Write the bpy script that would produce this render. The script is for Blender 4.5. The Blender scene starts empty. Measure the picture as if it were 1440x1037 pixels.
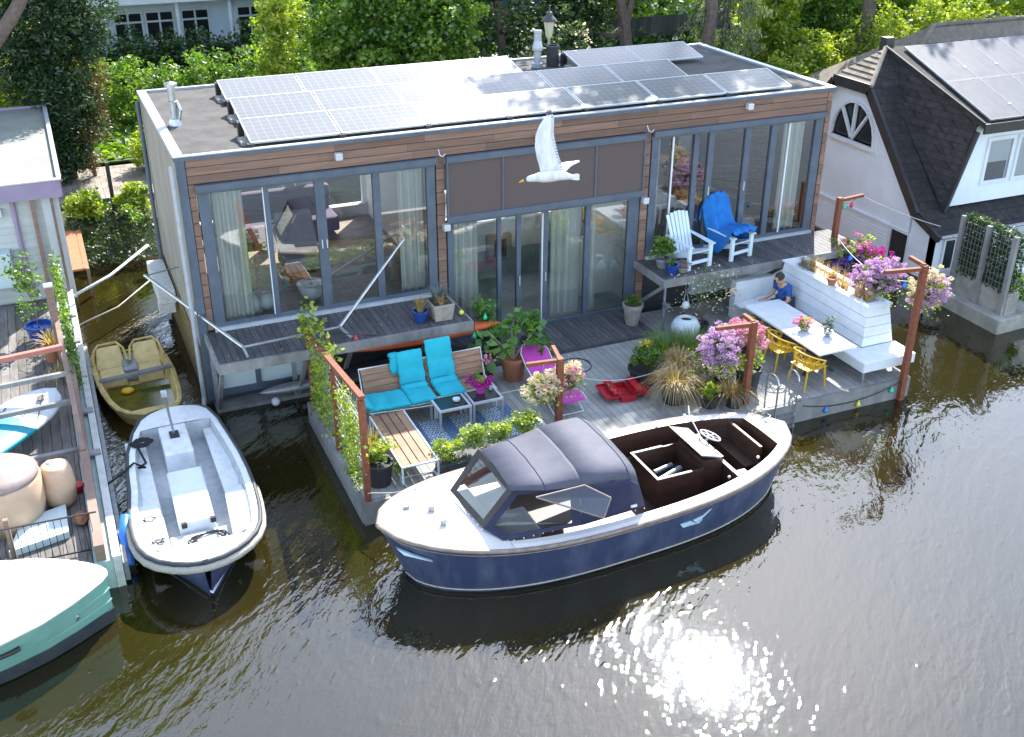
import bpy, math, random
import numpy as np
from mathutils import Vector, Matrix
R = math.radians; PI = math.pi
random.seed(7); rng = np.random.default_rng(7)
sc = bpy.context.scene; COL = sc.collection

# ---------------- camera
cd = bpy.data.cameras.new('camera'); cam = bpy.data.objects.new('camera', cd); COL.objects.link(cam)
CF, CP, CY, CPI, CR = 1513.33, (-1.9315, -19.1973, 10.33), -0.4112, 0.4751, 0.0033
def cam_axes():
    cy, sy, cp, sp = math.cos(CY), math.sin(CY), math.cos(CPI), math.sin(CPI)
    f = Vector((-sy*cp, cy*cp, -sp)); r = Vector((cy, sy, 0)); u = r.cross(f)
    cr, sr = math.cos(CR), math.sin(CR)
    return cr*r+sr*u, cr*u-sr*r, f
cr_, cu_, cf_ = cam_axes()
mw = Matrix.Identity(4)
for i in range(3):
    mw[i][0] = cr_[i]; mw[i][1] = cu_[i]; mw[i][2] = -cf_[i]; mw[i][3] = CP[i]
cam.matrix_world = mw
cd.sensor_width = 36; cd.lens = CF/1440*36; cd.clip_end = 500; cd.clip_start = .1
sc.camera = cam
# ---------------- world, sun, exposure
SUN_AZ, SUN_EL = R(37.5), R(42)      # azimuth from +y towards +x
world = bpy.data.worlds.new('World'); sc.world = world; world.use_nodes = True
nt = world.node_tree; bgn = nt.nodes['Background']
sky = nt.nodes.new('ShaderNodeTexSky'); sky.sky_type = 'NISHITA'; sky.sun_disc = False
sky.sun_elevation = SUN_EL; sky.sun_rotation = SUN_AZ; sky.dust_density = .35; sky.air_density = 1.0; sky.ozone_density = 1.4
shs = nt.nodes.new('ShaderNodeHueSaturation'); shs.inputs['Saturation'].default_value = .72; nt.links.new(sky.outputs[0], shs.inputs['Color']); nt.links.new(shs.outputs[0], bgn.inputs[0]); bgn.inputs[1].default_value = 0.15
sl = bpy.data.lights.new('sun', 'SUN'); sun = bpy.data.objects.new('sun', sl); COL.objects.link(sun)
sl.energy = 3.2; sl.angle = R(.55); sl.color = (1, .95, .86)
sd = Vector((math.sin(SUN_AZ)*math.cos(SUN_EL), math.cos(SUN_AZ)*math.cos(SUN_EL), math.sin(SUN_EL)))
sun.rotation_euler = (-sd).to_track_quat('-Z', 'Y').to_euler()
sc.view_settings.view_transform = 'Standard'; sc.view_settings.look = 'None'
sc.view_settings.exposure = 2.0; sc.view_settings.gamma = 1
sc.render.engine = 'CYCLES'
cy = sc.cycles
cy.use_denoising = True; cy.max_bounces = 7; cy.diffuse_bounces = 3; cy.glossy_bounces = 4; cy.transmission_bounces = 4
cy.transparent_max_bounces = 12; cy.caustics_reflective = False; cy.caustics_refractive = False
cy.sample_clamp_indirect = 6; cy.blur_glossy = .5

# ---------------- material helpers
MATS = {}
def nodes_of(name):
    m = bpy.data.materials.new(name); m.use_nodes = True
    n = m.node_tree.nodes; l = m.node_tree.links
    return m, n, l, n['Principled BSDF']
def c4(c): return (c[0], c[1], c[2], 1)
def M(name, c1, c2=None, rough=.6, metal=0, ns=4, st=(1, 1, 1), bump=0, bs=30, rnd=0, spec=.5, lo=.35, hi=.65, coat=0, detail=4, emit=None):
    m, n, l, p = nodes_of(name)
    tc = n.new('ShaderNodeTexCoord'); mp = n.new('ShaderNodeMapping'); mp.inputs['Scale'].default_value = st
    l.new(tc.outputs['Object'], mp.inputs['Vector'])
    p.inputs['Roughness'].default_value = rough; p.inputs['Metallic'].default_value = metal
    p.inputs['Specular IOR Level'].default_value = spec; p.inputs['Coat Weight'].default_value = coat
    out = None
    if c2 is None: c2 = tuple(v*.8 for v in c1)
    nz = n.new('ShaderNodeTexNoise'); nz.inputs['Scale'].default_value = ns; nz.inputs['Detail'].default_value = detail
    nz.inputs['Roughness'].default_value = .65
    l.new(mp.outputs[0], nz.inputs['Vector'])
    mr = n.new('ShaderNodeMapRange'); mr.inputs[1].default_value = lo; mr.inputs[2].default_value = hi
    l.new(nz.outputs[0], mr.inputs[0])
    mx = n.new('ShaderNodeMixRGB'); mx.inputs[1].default_value = c4(c1); mx.inputs[2].default_value = c4(c2)
    l.new(mr.outputs[0], mx.inputs[0]); out = mx.outputs[0]
    if rnd:
        at = n.new('ShaderNodeAttribute'); at.attribute_name = 'rnd'
        m2 = n.new('ShaderNodeMapRange'); m2.inputs[3].default_value = 1-rnd; m2.inputs[4].default_value = 1+rnd
        l.new(at.outputs['Fac'], m2.inputs[0])
        hs = n.new('ShaderNodeHueSaturation'); l.new(out, hs.inputs['Color']); l.new(m2.outputs[0], hs.inputs['Value']); out = hs.outputs[0]
    l.new(out, p.inputs['Base Color'])
    if emit: p.inputs['Emission Color'].default_value = c4(emit[0]); p.inputs['Emission Strength'].default_value = emit[1]
    if bump:
        b = n.new('ShaderNodeBump'); b.inputs['Strength'].default_value = bump; b.inputs['Distance'].default_value = .02
        n2 = n.new('ShaderNodeTexNoise'); n2.inputs['Scale'].default_value = bs; n2.inputs['Detail'].default_value = 3
        l.new(mp.outputs[0], n2.inputs['Vector']); l.new(n2.outputs[0], b.inputs['Height']); l.new(b.outputs[0], p.inputs['Normal'])
    MATS[name] = m; return m
def leafmat(name, cols, trans=.45, gloss=.06):
    m, n, l, p = nodes_of(name); n.remove(p); out = n['Material Output']
    at = n.new('ShaderNodeAttribute'); at.attribute_name = 'rnd'
    cr = n.new('ShaderNodeValToRGB'); e = cr.color_ramp.elements
    while len(e) < len(cols): e.new(.5)
    for i, c in enumerate(cols): e[i].position = i/(len(cols)-1); e[i].color = c4(c)
    l.new(at.outputs['Fac'], cr.inputs[0])
    d = n.new('ShaderNodeBsdfDiffuse'); t = n.new('ShaderNodeBsdfTranslucent'); g = n.new('ShaderNodeBsdfGlossy'); g.inputs['Roughness'].default_value = .45
    l.new(cr.outputs[0], d.inputs[0])
    br = n.new('ShaderNodeMixRGB'); br.blend_type = 'MULTIPLY'; br.inputs[0].default_value = 1; br.inputs[2].default_value = (1.6, 1.45, .5, 1)
    l.new(cr.outputs[0], br.inputs[1]); l.new(br.outputs[0], t.inputs[0])
    a = n.new('ShaderNodeMixShader'); a.inputs[0].default_value = trans; l.new(d.outputs[0], a.inputs[1]); l.new(t.outputs[0], a.inputs[2])
    b = n.new('ShaderNodeMixShader'); b.inputs[0].default_value = gloss; l.new(a.outputs[0], b.inputs[1]); l.new(g.outputs[0], b.inputs[2])
    l.new(b.outputs[0], out.inputs[0]); MATS[name] = m; return m
def petal(name, cols, trans=.35):
    m = leafmat(name, cols, trans, .02)
    for nd in m.node_tree.nodes:
        if nd.type == 'MIX_RGB': nd.inputs[2].default_value = (1, 1, 1, 1)
    return m
def glassmat(name, tint=(.9, .95, .95), base=.08, power=1.5, rough=.0):
    m, n, l, p = nodes_of(name); n.remove(p); out = n['Material Output']
    t = n.new('ShaderNodeBsdfTransparent'); t.inputs[0].default_value = c4(tint)
    g = n.new('ShaderNodeBsdfGlossy'); g.inputs['Roughness'].default_value = rough
    f = n.new('ShaderNodeFresnel'); f.inputs[0].default_value = 1.52
    a = n.new('ShaderNodeMath'); a.operation = 'MULTIPLY_ADD'; a.inputs[1].default_value = power; a.inputs[2].default_value = base; a.use_clamp = True
    l.new(f.outputs[0], a.inputs[0])
    x = n.new('ShaderNodeMixShader'); l.new(a.outputs[0], x.inputs[0]); l.new(t.outputs[0], x.inputs[1]); l.new(g.outputs[0], x.inputs[2])
    l.new(x.outputs[0], out.inputs[0]); MATS[name] = m; return m

# ---------------- mesh helpers
def basis(o):
    m = Matrix.Identity(4)
    while o is not None:
        m = o.matrix_basis @ m; o = o.parent
    return m
def link_mesh(name, me, mat, parent, world=True, smooth=False):
    o = bpy.data.objects.new(name, me); COL.objects.link(o)
    for mm in (mat if isinstance(mat, (list, tuple)) else [mat]): me.materials.append(mm)
    if smooth: me.polygons.foreach_set('use_smooth', [True]*len(me.polygons))
    if parent is not None:
        o.parent = parent
        if world: me.transform(basis(parent).inverted())
    else:
        n = len(me.vertices); co = np.empty(n*3); me.vertices.foreach_get('co', co); co = co.reshape(-1, 3)
        c = (co.min(0)+co.max(0))/2; c[2] = co[:, 2].min()
        me.transform(Matrix.Translation(-Vector(c))); o.location = c
    return o
class MB:
    def __init__(s): s.v = []; s.f = []; s.r = []; s.m = []
    def add(s, vs, fs, mi=0, r=None):
        b = len(s.v); s.v += [tuple(v) for v in vs]
        r = random.random() if r is None else r
        for f in fs: s.f.append(tuple(i+b for i in f)); s.r.append(r); s.m.append(mi)
        return s
    def box(s, x0, x1, y0, y1, z0, z1, mi=0, M_=None, r=None):
        v = [(x, y, z) for z in (z0, z1) for x, y in ((x0, y0), (x1, y0), (x1, y1), (x0, y1))]
        if M_ is not None: v = [M_ @ Vector(p) for p in v]
        return s.add(v, [(0, 3, 2, 1), (4, 5, 6, 7), (0, 1, 5, 4), (1, 2, 6, 5), (2, 3, 7, 6), (3, 0, 4, 7)], mi, r)
    def hexa(s, b, t, mi=0, r=None):   # bottom 4, top 4 points
        n = len(b)
        fs = [tuple(range(n-1, -1, -1)), tuple(range(n, 2*n))]+[(i, (i+1) % n, n+(i+1) % n, n+i) for i in range(n)]
        return s.add(list(b)+list(t), fs, mi, r)
    def prism(s, poly, z0, z1, mi=0): return s.hexa([(x, y, z0) for x, y in poly], [(x, y, z1) for x, y in poly], mi)
    def bar(s, p, q, w, h=None, mi=0, up=(0, 0, 1), r=None):
        h = h or w; p = Vector(p); q = Vector(q); d = (q-p).normalized(); up = Vector(up)
        if abs(d.dot(up)) > .98: up = Vector((0, 1, 0))
        a = d.cross(up).normalized()*w/2; c = a.cross(d).normalized()*h/2
        return s.hexa([p-a-c, p+a-c, p+a+c, p-a+c], [q-a-c, q+a-c, q+a+c, q-a+c], mi, r)
    def tube(s, path, rad, seg=8, mi=0, cap=True, r=None):
        P = [Vector(p) for p in path]; n = len(P); rad = rad if isinstance(rad, (list, tuple)) else [rad]*n
        vs = []; ref = Vector((0, 0, 1)) if abs((P[1]-P[0]).normalized().z) < .9 else Vector((1, 0, 0))
        for i, p in enumerate(P):
            d = (P[min(i+1, n-1)]-P[max(i-1, 0)]).normalized()
            a = d.cross(ref).normalized(); b = a.cross(d)
            for k in range(seg): vs.append(p+(a*math.cos(2*PI*k/seg)+b*math.sin(2*PI*k/seg))*rad[i])
        fs = [(i*seg+k, i*seg+(k+1) % seg, (i+1)*seg+(k+1) % seg, (i+1)*seg+k) for i in range(n-1) for k in range(seg)]
        if cap: fs += [tuple(range(seg-1, -1, -1)), tuple((n-1)*seg+k for k in range(seg))]
        return s.add(vs, fs, mi, r)
    def lathe(s, prof, c=(0, 0, 0), seg=20, mi=0, sx=1, sy=1, M_=None):
        vs = []; n = len(prof)
        for (r_, z) in prof:
            for k in range(seg):
                a = 2*PI*k/seg; p = Vector((c[0]+r_*math.cos(a)*sx, c[1]+r_*math.sin(a)*sy, c[2]+z)); vs.append(M_ @ p if M_ is not None else p)
        fs = [(i*seg+k, i*seg+(k+1) % seg, (i+1)*seg+(k+1) % seg, (i+1)*seg+k) for i in range(n-1) for k in range(seg)]
        if prof[0][0] > 1e-4: fs.append(tuple(range(seg-1, -1, -1)))
        if prof[-1][0] > 1e-4: fs.append(tuple((n-1)*seg+k for k in range(seg)))
        return s.add(vs, fs, mi)
    def ball(s, c, r_, seg=12, mi=0, sc_=(1, 1, 1)):
        n = seg//2+1
        pr = [(max(1e-5, math.sin(PI*i/(n-1)))*r_, -math.cos(PI*i/(n-1))*r_*sc_[2]) for i in range(n)]
        return s.lathe(pr, c, seg, mi, sc_[0], sc_[1])
    def grid(s, rows, mi=0, closed=False, flip=False, r=None):
        n = len(rows[0]); vs = [p for row in rows for p in row]; fs = []
        for i in range(len(rows)-1):
            for k in range(n if closed else n-1):
                q = (i*n+k, i*n+(k+1) % n, (i+1)*n+(k+1) % n, (i+1)*n+k); fs.append(q[::-1] if flip else q)
        return s.add(vs, fs, mi, r)
    def quad(s, a, b, c, d, mi=0, r=None): return s.add([a, b, c, d], [(0, 1, 2, 3)], mi, r)
    def build(s, name, mat, parent=None, smooth=False, bev=0, world=True, solid=0, sub=0):
        me = bpy.data.meshes.new(name); me.from_pydata([tuple(v) for v in s.v], [], s.f)
        at = me.attributes.new('rnd', 'FLOAT', 'FACE'); at.data.foreach_set('value', s.r)
        me.polygons.foreach_set('material_index', s.m); me.validate(); me.update()
        o = link_mesh(name, me, mat, parent, world, smooth)
        if solid: md = o.modifiers.new('so', 'SOLIDIFY'); md.thickness = solid; md.offset = 0
        if sub: md = o.modifiers.new('su', 'SUBSURF'); md.levels = md.render_levels = sub
        if bev: md = o.modifiers.new('be', 'BEVEL'); md.width = bev; md.segments = 2; md.limit_method = 'ANGLE'; md.angle_limit = R(40)
        return o
def tag(o, label=None, cat=None, group=None, kind=None):
    if label: o['label'] = label
    if cat: o['category'] = cat
    if group: o['group'] = group
    if kind: o['kind'] = kind
    return o
def T(name, label, cat, loc=(0, 0, 0), rz=0, group=None):
    o = bpy.data.objects.new(name, None); COL.objects.link(o); o.location = loc; o.rotation_euler = (0, 0, rz); o.empty_display_size = .2
    return tag(o, label, cat, group)
def copy_tree(o, parent=None):
    c = o.copy(); COL.objects.link(c); c.parent = parent
    for ch in list(o.children): copy_tree(ch, c)
    return c
def label_parts(o, **kw): pass
# ---------------- foliage
def unit(v): return v/np.maximum(np.linalg.norm(v, axis=1, keepdims=True), 1e-9)
def leafmesh(name, mat, parent, P, size, aspect=.5, rnd=None, up=.35, droop=0, world=True):
    P = np.asarray(P, float); n = len(P)
    d = unit(rng.normal(size=(n, 3))*np.array([1, 1, .6])+np.array([0, 0, -droop])); nn = unit(rng.normal(size=(n, 3))+np.array([0, 0, up*3]))
    s_ = unit(np.cross(d, nn)); L = size*(rng.uniform(.6, 1.25, (n, 1))); W = L*aspect
    V = np.empty((n, 4, 3)); V[:, 0] = P-d*L*.5; V[:, 1] = P+s_*W*.5+nn*L*.08; V[:, 2] = P+d*L*.5; V[:, 3] = P-s_*W*.5+nn*L*.08
    me = bpy.data.meshes.new(name); me.vertices.add(4*n); me.vertices.foreach_set('co', V.ravel())
    me.loops.add(4*n); me.loops.foreach_set('vertex_index', np.arange(4*n, dtype=np.int32))
    me.polygons.add(n); me.polygons.foreach_set('loop_start', np.arange(0, 4*n, 4, dtype=np.int32))
    me.update(calc_edges=True)
    at = me.attributes.new('rnd', 'FLOAT', 'FACE'); at.data.foreach_set('value', (rng.random(n) if rnd is None else np.clip(rnd, 0, 1)))
    return link_mesh(name, me, mat, parent, world)
def clumps(c, rad, nc, nl, cr, shell=.55, flat=.7, zmin=-9):
    """points of leaves gathered in clumps through an ellipsoid; returns pts, rnd"""
    c = np.array(c, float); rad = np.array(rad, float)
    u = unit(rng.normal(size=(nc, 3))); rr = rng.uniform(shell, 1, (nc, 1))
    C = c+u*rad*rr*(1+rng.normal(size=(nc, 1))*.08)
    cs = cr*rng.uniform(.6, 1.4, (nc, 1, 1))
    # leaves sit on the skin of each clump, so a clump reads as one tuft with a lit top
    off = rng.normal(size=(nc, nl, 3)); off /= np.linalg.norm(off, axis=2, keepdims=True); off *= rng.uniform(.55, 1.05, (nc, nl, 1))
    off[:, :, 2] *= flat
    P = (C[:, None, :]+off*cs).reshape(-1, 3)
    rnd = (rng.random((nc, 1))*.55+rng.random((nc, nl))*.45).ravel()
    k = P[:, 2] > zmin
    return P[k], rnd[k]
def tufts(name, mat, parent, c, n, h, spread, w=.012, droop=.5, seg=4, base=.06):
    mb = MB()
    for i in range(n):
        a = random.uniform(0, 2*PI); br = base*math.sqrt(random.random()); ll = h*random.uniform(.6, 1.15); sp = spread*random.uniform(.2, 1.1)
        p0 = Vector((c[0]+br*math.cos(a), c[1]+br*math.sin(a), c[2])); dx = Vector((math.cos(a), math.sin(a), 0)); sd_ = Vector((-math.sin(a), math.cos(a), 0))
        rows = []
        for k in range(seg+1):
            t = k/seg; x = sp*t**1.4; z = ll*(t-droop*t*t*t*sp/max(spread, .01)*1.1); ww = w*(1-t*.85)
            p = p0+dx*x+Vector((0, 0, z)); rows.append([p-sd_*ww, p+sd_*ww])
        mb.grid(rows)
    return mb.build(name, mat, parent)
def trunk(mb, p0, p1, r0, r1, seg=8, wob=.1, n=5):
    p0 = Vector(p0); p1 = Vector(p1); path = []; rr = []
    for i in range(n):
        t = i/(n-1); p = p0.lerp(p1, t)
        if 0 < i < n-1: p += Vector((random.uniform(-wob, wob), random.uniform(-wob, wob), 0))
        path.append(p); rr.append(r0+(r1-r0)*t)
    mb.tube(path, rr, seg)
    return path
# ---------------- materials
M('cladding', (.235, .145, .105), (.165, .10, .075), .75, ns=2.5, st=(.6, 4, 12), bump=.15, bs=25, rnd=.22)
M('frame_blue', (.095, .125, .165), (.07, .095, .13), .45, ns=3)
M('alu', (.42, .45, .49), (.34, .37, .41), .45, metal=.3, ns=5)
M('alu_bright', (.62, .66, .7), (.5, .54, .58), .4, metal=.3)
M('bitumen', (.045, .043, .042), (.085, .08, .076), .9, ns=2.2, bump=.3, bs=90, detail=8)
M('side_wall', (.33, .30, .25), (.24, .215, .175), .8, ns=1.5, st=(1, 1, .5), bump=.1)
M('side_moss', (.22, .15, .055), (.09, .08, .03), .95, ns=9, bump=.5, bs=40, detail=8)
M('hull_dark', (.035, .04, .05), (.055, .06, .065), .6, ns=4)
M('deck_grey', (.245, .25, .24), (.33, .33, .31), .75, ns=3, st=(1, 1, 1), rnd=.13, bump=.1, detail=6)
M('deck_dark', (.055, .058, .066), (.10, .095, .10), .7, ns=5, st=(3, .6, 1), rnd=.3, bump=.15, detail=6)
M('beam_grey', (.26, .265, .26), (.15, .15, .145), .8, ns=3, st=(1, 1, .5), bump=.2, detail=8)
M('blind', (.10, .078, .074), (.115, .09, .085), .9, ns=60)
M('white_paint', (.72, .76, .79), (.62, .67, .71), .5, ns=2.5, bump=.03)
M('white_old', (.62, .63, .6), (.42, .43, .4), .6, ns=6, detail=8, lo=.45, hi=.75)
M('room_white', (.8, .82, .8), (.75, .77, .75), .8)
M('room_floor', (.32, .25, .17), (.17, .12, .075), .5, ns=4, st=(1, 6, 1))
M('room_grey', (.4, .4, .38), (.33, .33, .32), .7)
M('room_dark', (.03, .03, .033), (.05, .045, .04), .6)
M('steel', (.5, .52, .54), (.38, .4, .42), .3, metal=.9, ns=8)
M('galv', (.34, .36, .38), (.24, .25, .27), .5, metal=.5, ns=8)
M('black', (.012, .012, .014), (.02, .02, .022), .5)
M('black_rubber', (.02, .022, .025), (.035, .036, .04), .7, bump=.1)
M('orange', (.75, .14, .035), (.55, .10, .03), .45)
M('rust_steel', (.24, .075, .035), (.15, .045, .022), .75, ns=12, detail=8, bump=.15)
M('turquoise', (.015, .43, .52), (.012, .37, .46), .85, ns=8, bump=.35, bs=9)
M('bench_wood', (.36, .21, .125), (.24, .135, .08), .65, ns=3, st=(1, 1, 6), rnd=.15, bump=.08)
M('terracotta', (.36, .15, .075), (.27, .115, .06), .8, ns=6, bump=.1)
M('clay_grey', (.36, .33, .29), (.25, .22, .19), .85, ns=6, bump=.1, detail=8)
M('soil', (.04, .028, .018), (.07, .05, .03), .95, ns=20, bump=.6)
M('blue_pot', (.02, .06, .28), (.015, .045, .2), .15, spec=.6)
M('white_ceramic', (.62, .72, .74), (.55, .66, .68), .25)
M('magenta', (.55, .06, .42), (.48, .05, .37), .7)
M('yellow_plastic', (.62, .38, .015), (.55, .32, .01), .4)
M('blue_towel', (.012, .17, .52), (.01, .13, .42), .95, ns=6, bump=.5, bs=35)
M('adirondack', (.62, .74, .82), (.55, .68, .76), .45)
M('glass_dark', (.02, .025, .03), (.025, .03, .035), .08, spec=.6)
M('red_plastic', (.5, .015, .03), (.42, .012, .025), .4)
M('concrete', (.36, .35, .32), (.22, .22, .19), .9, ns=3, bump=.3, bs=20, detail=8)
M('concrete_wet', (.13, .12, .085), (.06, .065, .045), .9, ns=4, bump=.4, bs=20, detail=8)
glassmat('glass', (.94, .97, .97), .13, 1.9)
glassmat('clear_vinyl', (.75, .8, .82), .06, 1.3, .05)
m, n, l, p = nodes_of('solar'); MATS['solar'] = m      # cells and grid lines are printed on the panel itself
tc = n.new('ShaderNodeTexCoord'); sx = n.new('ShaderNodeSeparateXYZ'); l.new(tc.outputs['UV'], sx.inputs[0])
def lines(o, cnt, w):
    a = n.new('ShaderNodeMath'); a.operation = 'MULTIPLY'; a.inputs[1].default_value = cnt; l.new(o, a.inputs[0])
    f = n.new('ShaderNodeMath'); f.operation = 'PINGPONG'; f.inputs[1].default_value = .5; l.new(a.outputs[0], f.inputs[0])
    g = n.new('ShaderNodeMath'); g.operation = 'LESS_THAN'; g.inputs[1].default_value = w; l.new(f.outputs[0], g.inputs[0]); return g.outputs[0]
mxx = n.new('ShaderNodeMath'); mxx.operation = 'MAXIMUM'; l.new(lines(sx.outputs[0], 10, .02), mxx.inputs[0]); l.new(lines(sx.outputs[1], 6, .02), mxx.inputs[1])
mc = n.new('ShaderNodeMixRGB'); mc.inputs[1].default_value = (.15, .15, .152, 1); mc.inputs[2].default_value = (.30, .305, .31, 1)
l.new(mxx.outputs[0], mc.inputs[0]); l.new(mc.outputs[0], p.inputs['Base Color']); p.inputs['Specular IOR Level'].default_value = .25
nz = n.new('ShaderNodeTexNoise'); nz.inputs['Scale'].default_value = 1.2; l.new(tc.outputs['Object'], nz.inputs['Vector'])
mr = n.new('ShaderNodeMapRange'); mr.inputs[3].default_value = .19; mr.inputs[4].default_value = .28; l.new(nz.outputs[0], mr.inputs[0]); l.new(mr.outputs[0], p.inputs['Roughness'])

# ---------------- water
m, n, l, p = nodes_of('water'); MATS['water'] = m
p.inputs['Roughness'].default_value = .015; p.inputs['IOR'].default_value = 1.8; p.inputs['Specular IOR Level'].default_value = .5
tc = n.new('ShaderNodeTexCoord')
def noise(scale, st, rot=0, det=2, typ='N', dist=0):
    mp = n.new('ShaderNodeMapping'); mp.inputs['Rotation'].default_value = (0, 0, rot); l.new(tc.outputs['Object'], mp.inputs[0])
    m2 = n.new('ShaderNodeMapping'); m2.inputs['Scale'].default_value = (st[0], st[1], 1); l.new(mp.outputs[0], m2.inputs[0])
    z = n.new('ShaderNodeTexNoise'); z.inputs['Scale'].default_value = scale; z.inputs['Detail'].default_value = det; z.inputs['Distortion'].default_value = dist
    l.new(m2.outputs[0], z.inputs['Vector']); return z.outputs[0]
mix = n.new('ShaderNodeMixRGB'); mix.inputs[1].default_value = (.026, .019, .0035, 1); mix.inputs[2].default_value = (.012, .012, .004, 1)
l.new(noise(.5, (1, 1)), mix.inputs[0]); l.new(mix.outputs[0], p.inputs['Base Color'])
def ma(op, a, b):
    q = n.new('ShaderNodeMath'); q.operation = op
    for i, v in enumerate((a, b)):
        if isinstance(v, (int, float)): q.inputs[i].default_value = v
        else: l.new(v, q.inputs[i])
    return q.outputs[0]
# ripples: long crests running one way, a second crossing train, and fine chop
w1 = noise(2.2, (.55, 1.7), R(-38), 2, dist=.4); w2 = noise(5.5, (.6, 1.6), R(-55), 2, dist=.3); w3 = noise(16, (1, 1), 0, 2); w4 = noise(.55, (1, 1), 0, 1)
amp = n.new('ShaderNodeMapRange'); l.new(noise(.16, (1, 1), 0, 1), amp.inputs[0]); amp.inputs[1].default_value = .35; amp.inputs[2].default_value = .65; amp.inputs[3].default_value = .35; amp.inputs[4].default_value = 1.25
# calm water between the boats and behind the terrace, open water ruffled
ps = n.new('ShaderNodeSeparateXYZ'); l.new(tc.outputs['Object'], ps.inputs[0])
calm = n.new('ShaderNodeMapRange'); calm.interpolation_type = 'SMOOTHSTEP'; calm.inputs[1].default_value = -4.2; calm.inputs[2].default_value = -9.0; calm.inputs[3].default_value = .12; calm.inputs[4].default_value = 1.0
l.new(ma('SUBTRACT', ps.outputs[1], ma('MULTIPLY', ma('MAXIMUM', ma('SUBTRACT', ps.outputs[0], 9.), 0.), .5)), calm.inputs[0])
h = ma('ADD', ma('ADD', ma('MULTIPLY', w1, .098), ma('MULTIPLY', w2, .060)), ma('ADD', ma('ADD', ma('MULTIPLY', w3, .012), ma('MULTIPLY', ma('MAXIMUM', ma('SUBTRACT', noise(5.0, (.7, 1.4), R(-45), 1), .61), 0.), .15)), ma('MULTIPLY', w4, .05)))
h = ma('MULTIPLY', ma('MULTIPLY', h, amp.outputs[0]), calm.outputs[0])
b = n.new('ShaderNodeBump'); b.inputs['Strength'].default_value = 1; b.inputs['Distance'].default_value = 1.0; l.new(h, b.inputs['Height']); l.new(b.outputs[0], p.inputs['Normal'])
tag(MB().quad((-60, -60, 0), (80, -60, 0), (80, 13.5, 0), (-60, 13.5, 0)).build('water', MATS['water']), kind='structure')

# ---------------- ground behind the water
M('earth', (.05, .045, .025), (.07, .085, .03), .95, ns=1.2, bump=.4, bs=8, detail=8)
M('paving', (.30, .26, .22), (.22, .19, .16), .85, ns=3, rnd=.15)
M('lawn_ground', (.05, .10, .02), (.08, .13, .03), .95, ns=2, bump=.3)
g = MB()
g.hexa([(-60, 7.8, -1), (6, 7.8, -1), (80, 7.8, -1), (80, 140, -1), (-60, 140, -1)], [(-60, 9.8, .70), (6, 9.8, .70), (80, 9.8, .70), (80, 140, .9), (-60, 140, .9)])
tag(g.build('ground', MATS['earth']), kind='structure')
pv = MB()
for i in range(-40, 60):
    for j in range(9):
        x = i*.32+(j % 2)*.16
        pv.box(x, x+.31, 12.0+j*.31, 12.0+j*.31+.302, .78, .845)
tag(pv.build('quay_path', MATS['paving']), kind='structure')
tag(MB().box(-14, 22, 15.2, 30, .8, .86).build('grass_verge', MATS['lawn_ground']), kind='structure')

# ================= MAIN HOUSEBOAT
H = T('houseboat', 'brown timber-clad flat-roofed houseboat with blue-grey window frames, behind the planted terrace', 'houseboat', (7.1, 2.75, 0))
b = MB(); b.box(.02, 4.93, .12, 5.4, -.4, 1.45); b.box(9.52, 14.15, .12, 5.4, -.4, 1.45); b.box(4.931, 9.519, .12, 5.4, -.4, .37); b.build('hull', MATS['hull_dark'], H)
mb = MB().box(0, .12, .16, 5.5, 1.25, 4.93); mb.build('side_wall', MATS['side_wall'], H)
mb = MB().box(-.03, .13, .18, 5.5, -.3, 1.247); mb.build('side_wall', MATS['side_moss'], H)
MB().box(14.08, 14.2, .16, 5.5, -.3, 4.93).build('side_wall', MATS['cladding'], H)
# back wall with openings so that daylight reaches the rooms
mb = MB()
for a, c in ((.12, .6), (3.2, 3.6), (4.8, 5.1), (7.1, 7.4), (9.2, 10.0), (12.8, 14.08)): mb.box(a, c, 5.38, 5.5, 1.46, 4.93)
for a, c in ((.6, 3.2), (3.6, 4.8), (5.1, 7.1), (7.4, 9.2), (10.0, 12.8)): mb.box(a, c, 5.38, 5.5, 1.46, 1.9); mb.box(a, c, 5.38, 5.5, 4.5, 4.93)
mb.build('back_wall', MATS['room_white'], H)
MB().box(.12, 14.08, .14, 5.38, 4.70, 4.93).build('roof_structure', MATS['room_white'], H)
MB().box(.1, 14.1, .08, 5.42, 4.931, 4.96).build('roof', MATS['bitumen'], H)
mb = MB()   # parapet trim
mb.box(-.03, 14.23, -.04, .07, 4.99, 5.01); mb.box(-.03, 14.23, 5.43, 5.53, 4.932, 5.01)
mb.box(-.03, .15, .07, 5.43, 4.934, 5.012); mb.box(14.08, 14.23, .07, 5.43, 4.934, 5.012)
mb.build('roof_edge', MATS['alu'], H)
MB().box(-.035, 14.235, -.045, .06, 4.925, 4.988).build('roof_fascia', MATS['frame_blue'], H)
def planks(x0, x1, z0, z1, hh, y=0, seam=2.4, horiz=True):
    mb = MB(); z = z1
    while z > z0+.02:
        zz = max(z0, z-hh); x = x0
        while x < x1-.01:
            xe = x1 if x1-x < seam*1.4 else x+seam*random.uniform(.6, 1.25)
            mb.box(x+.002, xe-.002, y, y+.09, zz+.012, z); x = xe
        z = zz
    return mb
cl = MB()
for a in ((.16, 14.06, 4.47, 4.93, .153), (.16, .28, 1.62, 4.468, .24), (4.82, 4.99, 1.1, 4.468, .24), (9.43, 9.60, .45, 4.468, .24), (14.07, 14.2, 1.6, 4.93, .24)):
    q = planks(*a)
    b0 = len(cl.v); cl.v += q.v; cl.f += [tuple(i+b0 for i in f) for f in q.f]; cl.r += q.r; cl.m += q.m
cl.build('cladding', MATS['cladding'], H)
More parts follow.
